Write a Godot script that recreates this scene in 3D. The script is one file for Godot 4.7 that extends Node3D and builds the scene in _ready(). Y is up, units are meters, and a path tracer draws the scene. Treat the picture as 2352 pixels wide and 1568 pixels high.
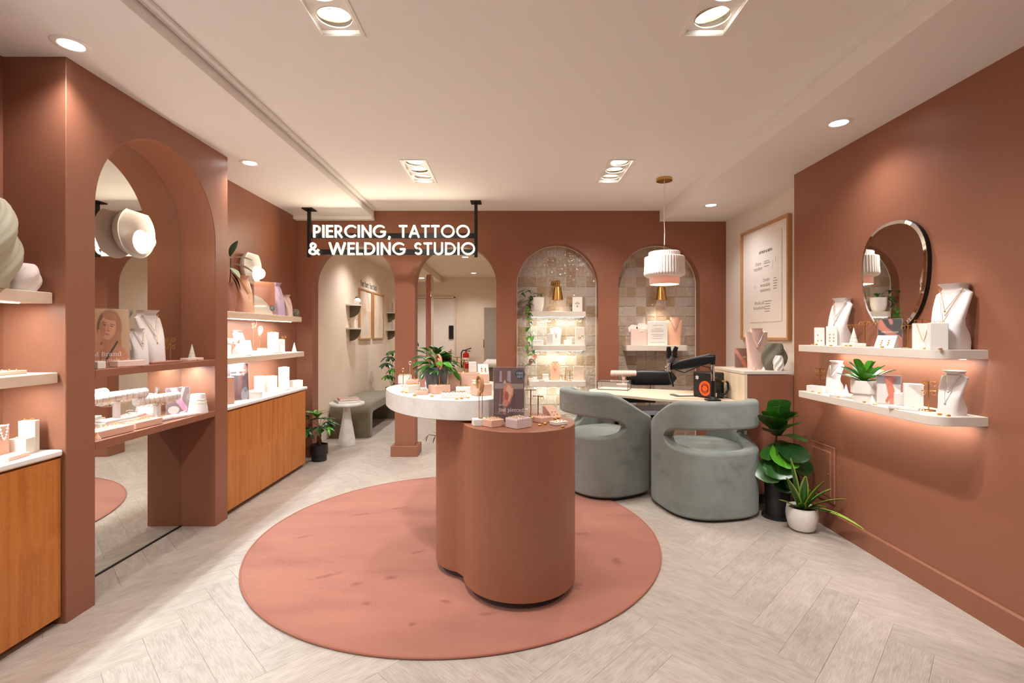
extends Node3D
# A jewellery studio seen through a wide lens. Camera stands at x 0, z 0; depth D runs along -z.
const F := 1130.0            # focal length in pixels of the 2352 x 1568 frame
const VX := 1172.0           # vanishing point of the depth lines
const VY := 767.0
const H := 1.25              # eye height
var rng := RandomNumberGenerator.new()
var mats := {}
var used := {}

class Geo:
	var v := PackedVector3Array()
	var u := PackedVector2Array()
	func tri(a: Vector3, b: Vector3, c: Vector3, ua := Vector2.ZERO, ub := Vector2.ZERO, uc := Vector2.ZERO) -> void:
		v.append(a); v.append(b); v.append(c)
		u.append(ua); u.append(ub); u.append(uc)
	func quad(a: Vector3, b: Vector3, c: Vector3, d: Vector3, ua := Vector2(0, 0), ub := Vector2(1, 0), uc := Vector2(1, 1), ud := Vector2(0, 1)) -> void:
		tri(a, b, c, ua, ub, uc)
		tri(a, c, d, ua, uc, ud)
	func seal(from: int) -> void:
		var vol := 0.0
		var o := v[from]
		for i in range(from, v.size(), 3):
			vol += (v[i] - o).dot((v[i + 2] - o).cross(v[i + 1] - o))
		if vol < 0.0:
			for i in range(from, v.size(), 3):
				var t := v[i + 1]; v[i + 1] = v[i + 2]; v[i + 2] = t
				var s := u[i + 1]; u[i + 1] = u[i + 2]; u[i + 2] = s
	func add(g: Geo, t := Transform3D.IDENTITY) -> Geo:
		for p in g.v: v.append(t * p)
		u.append_array(g.u)
		return self
	func skin(rings: Array, wrap := true, caps := true) -> Geo:
		var from := v.size()
		var n: int = rings[0].size()
		var m := rings.size()
		for j in m - 1:
			var r0: PackedVector3Array = rings[j]
			var r1: PackedVector3Array = rings[j + 1]
			for i in (n if wrap else n - 1):
				var k := (i + 1) % n
				var ua := Vector2(float(i) / n, float(j) / (m - 1)); var ub := Vector2(float(i + 1) / n, float(j) / (m - 1))
				var uc := Vector2(float(i + 1) / n, float(j + 1) / (m - 1)); var ud := Vector2(float(i) / n, float(j + 1) / (m - 1))
				if not r0[i].is_equal_approx(r0[k]): tri(r0[i], r0[k], r1[k], ua, ub, uc)
				if not r1[i].is_equal_approx(r1[k]): tri(r0[i], r1[k], r1[i], ua, uc, ud)
		if caps:
			for e in [0, m - 1]:
				var r: PackedVector3Array = rings[e]
				var c := Vector3.ZERO
				for p in r: c += p / n
				for i in n:
					var k := (i + 1) % n
					if r[i].is_equal_approx(r[k]): continue
					if e == 0: tri(c, r[k], r[i])
					else: tri(c, r[i], r[k])
			seal(from)
		return self
	func box(c: Vector3, s: Vector3, b := 0.0) -> Geo:
		var from := v.size()
		var h := s / 2
		b = minf(b, minf(h.x, minf(h.y, h.z)) * 0.95)
		if b <= 0.0:
			for a in 3:
				var ax := Vector3.ZERO; ax[a] = 1
				var ay := Vector3.ZERO; ay[(a + 1) % 3] = 1
				var az := Vector3.ZERO; az[(a + 2) % 3] = 1
				for sg in [-1.0, 1.0]:
					var o: Vector3 = c + ax * h[a] * sg
					var y: Vector3 = ay * h[(a + 1) % 3] * sg; var z: Vector3 = az * h[(a + 2) % 3]
					quad(o - y - z, o + y - z, o + y + z, o - y + z)
			seal(from)
			return self
		var pts := {}
		for sx in [-1, 1]:
			for sy in [-1, 1]:
				for sz in [-1, 1]:
					for a in 3:
						var p := Vector3(sx, sy, sz) * (h - Vector3(b, b, b))
						p[a] = Vector3(sx, sy, sz)[a] * h[a]
						pts[[sx, sy, sz, a]] = c + p
		for a in 3:
			var a1 := (a + 1) % 3; var a2 := (a + 2) % 3
			for sg in [-1, 1]:
				var q := []
				for e in [[-1, -1], [1, -1], [1, 1], [-1, 1]]:
					var k := [0, 0, 0, a]; k[a] = sg; k[a1] = e[0]; k[a2] = e[1]
					q.append(pts[k])
				if sg > 0: quad(q[0], q[3], q[2], q[1])
				else: quad(q[0], q[1], q[2], q[3])
			for e in [[-1, -1], [1, -1], [1, 1], [-1, 1]]:      # edge along axis a
				var k1 := [0, 0, 0, a1]; k1[a1] = e[0]; k1[a2] = e[1]
				var k2 := k1.duplicate(); k2[3] = a2
				var l := []
				for sg in [-1, 1]:
					var m1 := k1.duplicate(); m1[a] = sg
					var m2 := k2.duplicate(); m2[a] = sg
					l.append([pts[m1], pts[m2]])
				if e[0] * e[1] > 0: quad(l[0][0], l[0][1], l[1][1], l[1][0])
				else: quad(l[0][1], l[0][0], l[1][0], l[1][1])
		for sx in [-1, 1]:
			for sy in [-1, 1]:
				for sz in [-1, 1]:
					var a: Vector3 = pts[[sx, sy, sz, 0]]; var b2: Vector3 = pts[[sx, sy, sz, 1]]; var c2: Vector3 = pts[[sx, sy, sz, 2]]
					if sx * sy * sz > 0: tri(a, c2, b2)
					else: tri(a, b2, c2)
		return self
	func lathe(prof: Array, n := 32, at := Vector3.ZERO, amp := 0.0, lobes := 0.0, above := -99.0, beyond := 0.0) -> Geo:
		var rings := []
		for p in prof:
			var r := PackedVector3Array()
			for i in n:
				var t := TAU * i / n
				var rad: float = maxf(p[0], 0.0002)
				if amp > 0.0 and p[1] > above and rad > beyond: rad *= 1.0 + amp * cos(lobes * t)
				r.append(at + Vector3(cos(t) * rad, p[1], sin(t) * rad))
			rings.append(r)
		if prof[0][0] > 0.001 and prof[-1][0] > 0.001:      # a closed loop off the axis: a ring or a shell
			rings.append(rings[0])
			var from := v.size()
			skin(rings, true, false)
			seal(from)
			return self
		return skin(rings)
	func tube(pts: Array, rad, n := 8, shut := false) -> Geo:
		var rings := []
		var m := pts.size()
		var up := Vector3.UP
		for j in m:
			var a: Vector3 = pts[(j - 1 + m) % m] if shut or j > 0 else pts[j]
			var b: Vector3 = pts[(j + 1) % m] if shut or j < m - 1 else pts[j]
			var d := (b - a).normalized()
			if j == 0: up = Vector3.UP if absf(d.y) < 0.9 else Vector3.RIGHT
			var x := up.cross(d).normalized()
			up = d.cross(x).normalized()
			var rr: float = rad[j] if rad is Array else rad
			var r := PackedVector3Array()
			for i in n:
				var t := TAU * i / n
				r.append(pts[j] + (x * cos(t) + up * sin(t)) * rr)
			rings.append(r)
		if shut:
			rings.append(rings[0])
			var from := v.size()
			skin(rings, true, false)
			seal(from)
			return self
		return skin(rings)
	func torus(at: Vector3, r: float, t: float, b := Basis.IDENTITY, n := 20, k := 6) -> Geo:
		var p := []
		for i in n: p.append(at + b * Vector3(cos(TAU * i / n) * r, 0, sin(TAU * i / n) * r))
		return tube(p, t, k, true)
	func ball(at: Vector3, s: Vector3, n := 16, m := 10) -> Geo:
		var rings := []
		for j in m + 1:
			var f := PI * j / m
			var r := PackedVector3Array()
			for i in n: r.append(at + Vector3(cos(TAU * i / n) * sin(f), cos(f), sin(TAU * i / n) * sin(f)) * s)
			rings.append(r)
		var from := v.size()
		skin(rings, true, false)
		seal(from)
		return self
	# flat outline in x, y pushed from z0 to z1, its edges chamfered by b
	func ext(poly: PackedVector2Array, z0: float, z1: float, t := Transform3D.IDENTITY, b := 0.0) -> Geo:
		var from := v.size()
		if Geometry2D.is_polygon_clockwise(poly): poly.reverse()
		var n := poly.size()
		var inn := PackedVector2Array()
		for i in n:
			var d0 := (poly[i] - poly[(i - 1 + n) % n]).normalized(); var d1 := (poly[(i + 1) % n] - poly[i]).normalized()
			var nn := (Vector2(-d0.y, d0.x) + Vector2(-d1.y, d1.x))
			inn.append(poly[i] + nn * b / maxf(0.3, nn.length_squared() / 2.0))
		var loops := [[poly, z0], [poly, z1]] if b <= 0.0 else [[inn, z0], [poly, z0 + b], [poly, z1 - b], [inn, z1]]
		for j in loops.size() - 1:
			var A: PackedVector2Array = loops[j][0]; var B: PackedVector2Array = loops[j + 1][0]
			var za: float = loops[j][1]; var zb: float = loops[j + 1][1]
			for i in n:
				var k := (i + 1) % n
				quad(t * Vector3(A[i].x, A[i].y, za), t * Vector3(A[k].x, A[k].y, za), t * Vector3(B[k].x, B[k].y, zb), t * Vector3(B[i].x, B[i].y, zb))
		var id := Geometry2D.triangulate_polygon(loops[0][0])
		var L: PackedVector2Array = loops[0][0]
		for i in range(0, id.size(), 3):
			var p := [L[id[i]], L[id[i + 1]], L[id[i + 2]]]
			if (p[1] - p[0]).cross(p[2] - p[0]) < 0.0: p = [p[0], p[2], p[1]]
			tri(t * Vector3(p[0].x, p[0].y, z0), t * Vector3(p[2].x, p[2].y, z0), t * Vector3(p[1].x, p[1].y, z0))
			tri(t * Vector3(p[0].x, p[0].y, z1), t * Vector3(p[1].x, p[1].y, z1), t * Vector3(p[2].x, p[2].y, z1))
		seal(from)
		return self
	func mesh(crease := 38.0) -> ArrayMesh:
		var fn := PackedVector3Array()
		var near := {}
		for i in range(0, v.size(), 3):
			var nn := (v[i + 2] - v[i]).cross(v[i + 1] - v[i])
			fn.append(nn)
			for e in 3:
				var k := Vector3i((v[i + e] * 20000.0).round())
				if near.has(k): near[k].append(i / 3)
				else: near[k] = [i / 3]
		var cc := cos(deg_to_rad(crease))
		var un := PackedVector3Array()
		for x in fn: un.append(x.normalized())
		var nrm := PackedVector3Array()
		nrm.resize(v.size())
		for i in v.size():
			var f := i / 3
			var s := Vector3.ZERO
			for g in near[Vector3i((v[i] * 20000.0).round())]:
				if un[f].dot(un[g]) >= cc: s += fn[g]
			nrm[i] = s.normalized() if s.length_squared() > 1e-24 else Vector3.UP
		var a := []
		a.resize(Mesh.ARRAY_MAX)
		a[Mesh.ARRAY_VERTEX] = v
		a[Mesh.ARRAY_NORMAL] = nrm
		a[Mesh.ARRAY_TEX_UV] = u
		var m := ArrayMesh.new()
		m.add_surface_from_arrays(Mesh.PRIMITIVE_TRIANGLES, a)
		return m

# ---------- where things stand: a pixel gives a direction, the surface it touches gives the distance
func P(px: float, py: float, y: float) -> Vector3:
	var d := (H - y) * F / (py - VY)
	return Vector3((px - VX) / F * d, y, -d)
func RX(px: float, x: float, y: float) -> Vector3:
	return Vector3(x, y, -x * F / (px - VX))
func PD(px: float, py: float, d: float) -> Vector3:
	return Vector3((px - VX) / F * d, H - (py - VY) / F * d, -d)

# ---------- nodes
func numbered(n: String) -> String:
	var k: int = used.get(n, 0)
	used[n] = k + 1
	return n if k == 0 else "%s_%03d" % [n, k]
func tag(o: Node, label: String, category: String, group := "", kind := "") -> void:
	o.set_meta("label", label)
	o.set_meta("category", category)
	if group != "": o.set_meta("group", group)
	if kind != "": o.set_meta("kind", kind)
func thing(called: String, label: String, category: String, at := Vector3.ZERO, turn := 0.0, group := "") -> Node3D:
	var o := Node3D.new()
	o.name = numbered(called)
	add_child(o)
	o.position = at
	o.rotation_degrees.y = turn
	tag(o, label, category, group)
	return o
func part(parent: Node, called: String, g, m: Material, label := "", crease := 38.0) -> MeshInstance3D:
	var o := MeshInstance3D.new()
	o.name = called
	o.mesh = g.mesh(crease) if g is Geo else g
	o.material_override = m
	parent.add_child(o, true)
	if label != "": o.set_meta("label", label)
	return o
func struct(called: String, g, m: Material, label: String, category: String) -> MeshInstance3D:
	var o := part(self, numbered(called), g, m)
	tag(o, label, category, "", "structure")
	return o
func copy(o: Node3D, at: Vector3, turn: float, label: String) -> Node3D:
	var c: Node3D = o.duplicate()
	c.name = numbered(String(o.name).rstrip("0123456789").rstrip("_"))
	add_child(c)
	c.position = at
	c.rotation_degrees.y = turn
	c.set_meta("label", label)
	return c
func spot(at: Vector3, to: Vector3, col: Color, e: float, ang: float, size := 0.03, soft := 0.6) -> void:
	var l := SpotLight3D.new()
	l.name = numbered("spot_lamp")
	l.light_color = col
	l.light_energy = e
	l.spot_angle = ang
	l.spot_angle_attenuation = soft
	l.spot_range = 14.0
	l.spot_attenuation = 2.0
	l.light_size = size
	l.shadow_enabled = true
	add_child(l)
	l.look_at_from_position(at, to, Vector3.UP if absf((to - at).normalized().y) < 0.95 else Vector3.FORWARD)
func omni(at: Vector3, col: Color, e: float, size := 0.04) -> void:
	var l := OmniLight3D.new()
	l.name = numbered("bulb_lamp")
	l.light_color = col
	l.light_energy = e
	l.omni_range = 14.0
	l.omni_attenuation = 2.0
	l.light_size = size
	l.shadow_enabled = true
	add_child(l)
	l.position = at
func area(at: Vector3, to: Vector3, size: Vector2, col: Color, e: float, up := Vector3.RIGHT) -> void:
	var l := AreaLight3D.new()
	l.name = numbered("strip_lamp")
	l.light_color = col
	l.light_energy = e
	l.area_size = size
	l.area_range = 14.0
	l.area_attenuation = 2.0
	l.area_normalize_energy = true
	l.shadow_enabled = true
	add_child(l)
	l.look_at_from_position(at, to, up)

# ---------- materials
func C(r: int, g: int, b: int) -> Color:
	return Color8(r, g, b)
func mat(key: String, c: Color, rough := 0.6, metal := 0.0) -> StandardMaterial3D:
	if mats.has(key): return mats[key]
	var m := StandardMaterial3D.new()
	m.resource_name = key
	m.albedo_color = c
	m.roughness = rough
	m.metallic = metal
	mats[key] = m
	return m
func glow(key: String, c: Color, e: float) -> StandardMaterial3D:
	var m := mat(key, c, 0.5)
	m.emission_enabled = true
	m.emission = c
	m.emission_energy_multiplier = e
	return m
func noise_image(sd: int, w: int, h: int, freq: float, oct := 4) -> Image:
	var n := FastNoiseLite.new()
	n.seed = sd
	n.noise_type = FastNoiseLite.TYPE_SIMPLEX_SMOOTH
	n.frequency = freq
	n.fractal_octaves = oct
	return n.get_seamless_image(w, h)
# colours along a ramp picked by two layers of noise; sx, sy stretch the first one
func ramp_tex(sd: int, size: int, f1: float, sx: float, sy: float, f2: float, mix2: float, cols: Array) -> ImageTexture:
	var a := noise_image(sd, int(size / sx), int(size / sy), f1)
	a.resize(size, size, Image.INTERPOLATE_CUBIC)
	var b := noise_image(sd + 7, size, size, f2, 3)
	var da := a.get_data(); var db := b.get_data()
	var out := PackedByteArray()
	out.resize(size * size * 3)
	var n := cols.size() - 1
	for i in size * size:
		var t := clampf((da[i] / 255.0) * (1.0 - mix2) + (db[i] / 255.0) * mix2, 0.0, 0.9999) * n
		var k := int(t)
		var c: Color = cols[k].lerp(cols[k + 1], t - k)
		out[i * 3] = int(c.r * 255); out[i * 3 + 1] = int(c.g * 255); out[i * 3 + 2] = int(c.b * 255)
	var im := Image.create_from_data(size, size, false, Image.FORMAT_RGB8, out)
	im.generate_mipmaps()
	return ImageTexture.create_from_image(im)
func tex_mat(key: String, t: Texture2D, scale: float, rough: float, world := false) -> StandardMaterial3D:
	var m := mat(key, Color.WHITE, rough)
	m.albedo_texture = t
	m.uv1_triplanar = true
	m.uv1_world_triplanar = world
	m.uv1_scale = Vector3(scale, scale, scale)
	return m
func bump(m: StandardMaterial3D, sd: int, size: int, freq: float, cm: float) -> void:
	m.heightmap_enabled = true
	m.heightmap_texture = ImageTexture.create_from_image(noise_image(sd, size, size, freq, 3))
	m.heightmap_scale = cm
func glass(key: String, c: Color, a: float) -> StandardMaterial3D:
	var m := mat(key, Color(c.r, c.g, c.b, a), 0.03)
	m.transparency = BaseMaterial3D.TRANSPARENCY_ALPHA
	m.metallic_specular = 0.5
	return m

func make_materials() -> void:
	var terra := tex_mat("terracotta paint", ramp_tex(3, 256, 0.02, 1, 1, 0.2, 0.4, [C(145, 92, 69), C(148, 95, 71), C(151, 97, 73)]), 0.6, 0.42, true)
	terra.metallic_specular = 0.45
	mat("ceiling paint", C(240, 234, 229), 0.85)
	mat("cream paint", C(232, 212, 190), 0.7)
	mat("white wall", C(236, 224, 212), 0.75)
	mat("white lacquer", C(240, 234, 226), 0.35)
	mat("plaster white", C(226, 219, 212), 0.6)
	mat("shelf white", C(222, 211, 197), 0.4)
	mat("black metal", C(24, 25, 26), 0.4, 0.3)
	mat("black plastic", C(22, 22, 24), 0.35)
	mat("black leather", C(30, 29, 33), 0.32)
	mat("brass", C(206, 160, 92), 0.24, 1.0)
	mat("gold", C(232, 190, 110), 0.32, 1.0)
	mat("silver", C(220, 220, 222), 0.2, 1.0)
	mat("chrome", C(215, 215, 218), 0.12, 1.0)
	mat("mirror", C(232, 232, 228), 0.015, 1.0)
	mat("pearl", C(245, 238, 228), 0.2)
	mat("white leather", C(226, 218, 213), 0.5)
	mat("ivory block", C(230, 220, 204), 0.55)
	mat("pink block", C(222, 176, 152), 0.55)
	mat("pale pink", C(240, 208, 196), 0.55)
	mat("lilac block", C(214, 190, 186), 0.55)
	mat("lilac leather", C(196, 172, 196), 0.4)
	mat("sage block", C(190, 196, 178), 0.55)
	mat("peach leather", C(226, 172, 142), 0.45)
	mat("brown tray", C(172, 116, 96), 0.5)
	mat("grey pot", C(92, 92, 94), 0.6)
	mat("black pot", C(34, 32, 32), 0.45)
	mat("soil", C(54, 40, 30), 0.95)
	mat("bark", C(96, 72, 50), 0.9)
	mat("stem", C(86, 110, 52), 0.6)
	mat("grout", C(222, 208, 190), 0.8)
	mat("tile trim", C(240, 226, 208), 0.45)
	mat("skin tone", C(214, 150, 118), 0.5)
	mat("dark skin", C(150, 92, 66), 0.5)
	mat("tan frame", C(196, 146, 100), 0.5)
	mat("paper", C(240, 230, 218), 0.8)
	mat("print dark", C(52, 44, 40), 0.8)
	mat("print grey", C(150, 136, 124), 0.8)
	mat("print white", C(248, 244, 238), 0.7)
	mat("toe kick", C(74, 69, 65), 0.6)
	mat("red enamel", C(196, 30, 24), 0.3)
	mat("orange", C(246, 96, 18), 0.45)
	mat("grey cabinet", C(176, 164, 150), 0.6)
	mat("cord white", C(236, 228, 220), 0.5)
	glass("acrylic", C(255, 255, 255), 0.04)
	glass("clear pane", C(250, 252, 250), 0.08)
	# leaf blades: a paler midrib and side veins, along uv
	var vim := Image.create(64, 128, false, Image.FORMAT_RGB8)
	for y in 128:
		for x in 64:
			var q := absf(x - 31.5) / 32.0
			var side := absf(fposmod(y / 128.0 * 7.0 - q * 1.2, 1.0) - 0.5)
			var k := 0.80 + 0.20 * smoothstep(0.09, 0.02, q) + 0.09 * smoothstep(0.08, 0.0, side) * (1.0 - q * 0.5)
			k = minf(k, 1.0)
			vim.set_pixel(x, y, Color(k, minf(1.0, k * 1.02), k))
	vim.generate_mipmaps()
	var veins := ImageTexture.create_from_image(vim)
	for e in [["leaf mid", C(64, 118, 42)], ["leaf bright", C(98, 174, 46)], ["leaf dark", C(37, 76, 33)], ["leaf pale", C(196, 206, 168)], ["leaf lime", C(196, 214, 92)], ["leaf deep", C(22, 44, 26)]]:
		var m := mat(e[0], e[1], 0.28)
		m.albedo_texture = veins
		m.backlight_enabled = true
		m.backlight = Color(e[1].r * 0.35, e[1].g * 0.35, e[1].b * 0.2)
	# wood and stone
	tex_mat("teak", ramp_tex(11, 512, 0.02, 1, 24, 0.05, 0.15, [C(160, 88, 30), C(188, 112, 44), C(200, 124, 54), C(178, 102, 38), C(206, 132, 60)]), 1.2, 0.4)
	tex_mat("pale stone", ramp_tex(19, 512, 0.012, 1, 1, 0.05, 0.25, [C(196, 192, 186), C(220, 216, 208), C(230, 226, 219), C(233, 230, 224)]), 1.4, 0.35)
	tex_mat("pale oak", ramp_tex(23, 512, 0.02, 12, 1, 0.06, 0.2, [C(214, 186, 160), C(226, 202, 178), C(230, 208, 186)]), 1.5, 0.45)
	tex_mat("oak slab", ramp_tex(29, 512, 0.015, 1, 6, 0.04, 0.2, [C(208, 184, 150), C(234, 214, 186), C(240, 222, 196), C(226, 204, 172)]), 1.2, 0.45)
	var vel := tex_mat("grey velvet", ramp_tex(31, 512, 0.012, 2, 1, 0.03, 0.35, [C(100, 106, 99), C(124, 130, 122), C(133, 138, 130), C(141, 145, 137)]), 0.9, 0.8)
	vel.rim_enabled = true; vel.rim = 0.5; vel.rim_tint = 0.6
	var vel2 := tex_mat("olive velvet", ramp_tex(37, 256, 0.012, 2, 1, 0.03, 0.35, [C(92, 84, 64), C(112, 103, 80), C(124, 115, 92)]), 1.6, 0.75)
	vel2.rim_enabled = true; vel2.rim = 0.5; vel2.rim_tint = 0.6
	var rt := ramp_tex(41, 1024, 0.008, 3, 1, 0.09, 0.25, [C(138, 83, 65), C(150, 94, 76), C(158, 100, 81), C(161, 103, 84), C(164, 106, 86), C(168, 110, 90)])
	var pile := rt.get_image()
	var pn := FastNoiseLite.new()
	pn.seed = 5
	pn.frequency = 0.05
	# brushed marks in the pile, where the photograph has them: x, z from the rug's centre, half sizes in metres, turn in degrees
	for e in [[-0.62, 0.58, 0.075, 0.016, 28], [-0.44, 0.66, 0.03, 0.02, 10], [-0.29, 0.60, 0.034, 0.022, 20], [-0.34, 0.84, 0.024, 0.018, 0], [0.64, 0.68, 0.05, 0.028, 60], [0.42, 0.76, 0.04, 0.016, 20], [0.5, 0.32, 0.06, 0.018, 0], [-0.7, -0.28, 0.09, 0.016, 20], [-0.48, -0.4, 0.08, 0.014, 24], [0.02, 0.82, 0.03, 0.014, 0], [-0.1, 1.0, 0.022, 0.012, 0], [0.22, 0.92, 0.04, 0.014, 15], [0.75, 0.05, 0.07, 0.02, 10], [-0.2, 0.3, 0.05, 0.012, 30], [-0.95, 0.1, 0.05, 0.012, 30], [-0.15, -0.62, 0.08, 0.02, 12], [0.08, -0.75, 0.07, 0.018, 8], [0.9, 0.42, 0.03, 0.05, 0]]:
		var cx := int((e[0] / 2.44 + 0.5) * 1024); var cz := int((e[1] / 2.44 + 0.5) * 1024)
		for y in range(maxi(cz - 46, 0), mini(cz + 46, 1023)):
			for x in range(maxi(cx - 46, 0), mini(cx + 46, 1023)):
				var q := Vector2(x - cx, y - cz).rotated(deg_to_rad(e[4])) * 2.44 / 1024.0
				var d := Vector2(q.x / e[2], q.y / e[3]).length() + 0.7 * pn.get_noise_2d(x, y * 2.0)
				if d < 1.2: pile.set_pixel(x, y, pile.get_pixel(x, y).lerp(C(112, 62, 46), 0.5 * clampf((1.2 - d) / 0.8, 0.0, 1.0)))
	pile.generate_mipmaps()
	var rugm := tex_mat("rug wool", ImageTexture.create_from_image(pile), 1.0 / 2.44, 0.95)
	rugm.uv1_offset = Vector3(0.5, 0.5, 0.5)
	rugm.rim_enabled = true; rugm.rim = 0.3; rugm.rim_tint = 0.7
	mat("rug binding", C(160, 101, 82), 0.95)
	mat("white ceramic", C(238, 232, 224), 0.3)
	var pot := mat("ribbed ceramic", C(226, 218, 210), 0.3)
	pot.clearcoat_enabled = true
	mat("green ceramic", C(112, 108, 90), 0.7)
	mat("sage ceramic", C(168, 158, 132), 0.6)
	mat("matt clay", C(232, 214, 202), 0.75)
	var shade := mat("lamp ceramic", C(246, 238, 230), 0.45)
	shade.subsurf_scatter_enabled = true
	shade.subsurf_scatter_strength = 0.15

const WARM := Color(0.985, 0.985, 0.985)
const WHITE := Color(0.98, 0.985, 1.0)
const COOL := Color(0.90, 0.975, 1.0)
const CEIL := 2.515
const SOFL := 2.447
const SOFR := 2.405
const DB := 5.05             # front face of the back wall
# triple ceiling fittings: x, first D, and the spot each of the three lamps is turned to (x, D on the floor)
const FITTINGS := [
	[-0.71, 3.59, [[-1.2, 3.6, 58, 0.75], [-0.5, 4.6, 50, 0.7], [-1.3, 5.2, 50, 0.7]]],
	[0.815, 3.59, [[1.3, 3.3, 58, 0.75], [1.0, 4.4, 50, 0.7], [0.7, 5.2, 50, 0.7]]],
	[-0.71, 1.57, [[-1.5, 1.6, 60, 0.75], [-0.5, 2.6, 58, 0.6], [-0.58, 3.0, 23, 1.5]]],
	[0.815, 1.57, [[1.5, 1.7, 60, 0.85], [0.5, 2.4, 58, 0.6], [2.35, 3.0, 27, 1.2]]],
	[-0.71, -0.45, [[-1.2, 0.2, 55, 0.28], [-0.6, 0.4, 50, 0.25], [-1.1, 0.9, 50, 0.35]]],
	[0.815, -0.45, [[1.3, 0.3, 55, 0.28], [0.7, 0.4, 50, 0.25], [1.3, 0.9, 50, 0.35]]],
]
const DOWN_L := [[-1.815, 0.63], [-1.815, 2.034], [-1.82, 3.44]]
const DOWN_R := [[1.796, 0.98], [1.796, 2.69], [1.797, 4.405]]

func _ready() -> void:
	rng.seed = 11
	var cam := Camera3D.new()
	cam.name = "camera"
	cam.projection = Camera3D.PROJECTION_FRUSTUM
	cam.near = 0.05
	cam.far = 60.0
	cam.size = 2.0 * 784.0 / F * cam.near
	cam.frustum_offset = Vector2((1176.0 - VX) / F * cam.near, -(784.0 - VY) / F * cam.near)
	cam.position = Vector3(0, H, 0)
	add_child(cam)
	cam.current = true
	var env := Environment.new()
	env.background_mode = Environment.BG_COLOR
	env.background_color = Color(0.05, 0.055, 0.07)
	env.ambient_light_source = Environment.AMBIENT_SOURCE_DISABLED
	env.tonemap_mode = Environment.TONE_MAPPER_LINEAR
	env.tonemap_exposure = 1.62
	env.sdfgi_enabled = true
	env.ssao_enabled = true
	env.ssil_enabled = true
	var we := WorldEnvironment.new()
	we.name = "environment"
	we.environment = env
	add_child(we)
	# lamps of the ceiling; their fittings are built with the ceiling
	for f in FITTINGS:
		for k in 3:
			var a := Vector3(f[0], CEIL - 0.03, -(f[1] + 0.085 + 0.165 * k))
			spot(a, Vector3(f[2][k][0], 0, -f[2][k][1]), WARM, f[2][k][3], f[2][k][2], 0.04, 0.9 if f[2][k][2] > 30 else 0.45)
	for d in DOWN_L: spot(Vector3(d[0], SOFL - 0.02, -d[1]), Vector3(d[0], 0, -d[1]), WHITE, 0.42, 66.0, 0.04, 1.0)
	for d in DOWN_R: spot(Vector3(d[0], SOFR - 0.02, -d[1]), Vector3(d[0], 0, -d[1]), WHITE, 0.42, 66.0, 0.04, 1.0)
	for d in [[-1.75, 6.5], [-1.75, 7.75], [-1.8, 10.0], [-0.74, 6.4], [-0.74, 8.08], [-0.76, 10.2]]:
		spot(Vector3(d[0], 2.38 if d[0] < -1.0 else CEIL - 0.02, -d[1]), Vector3(d[0] - 0.1, 0, -d[1]), WARM, 1.1, 66.0, 0.04, 1.0)
	make_materials()
	build_shell()
	build_back_wall()
	build_ceiling()
	build_portal()
	build_lounge()
	build_sign()
	build_alcoves()
	build_portal_goods()
	build_centre()
	build_niches()
	build_desk()
	build_seats()
	build_right_wall()
	build_plants()

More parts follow.
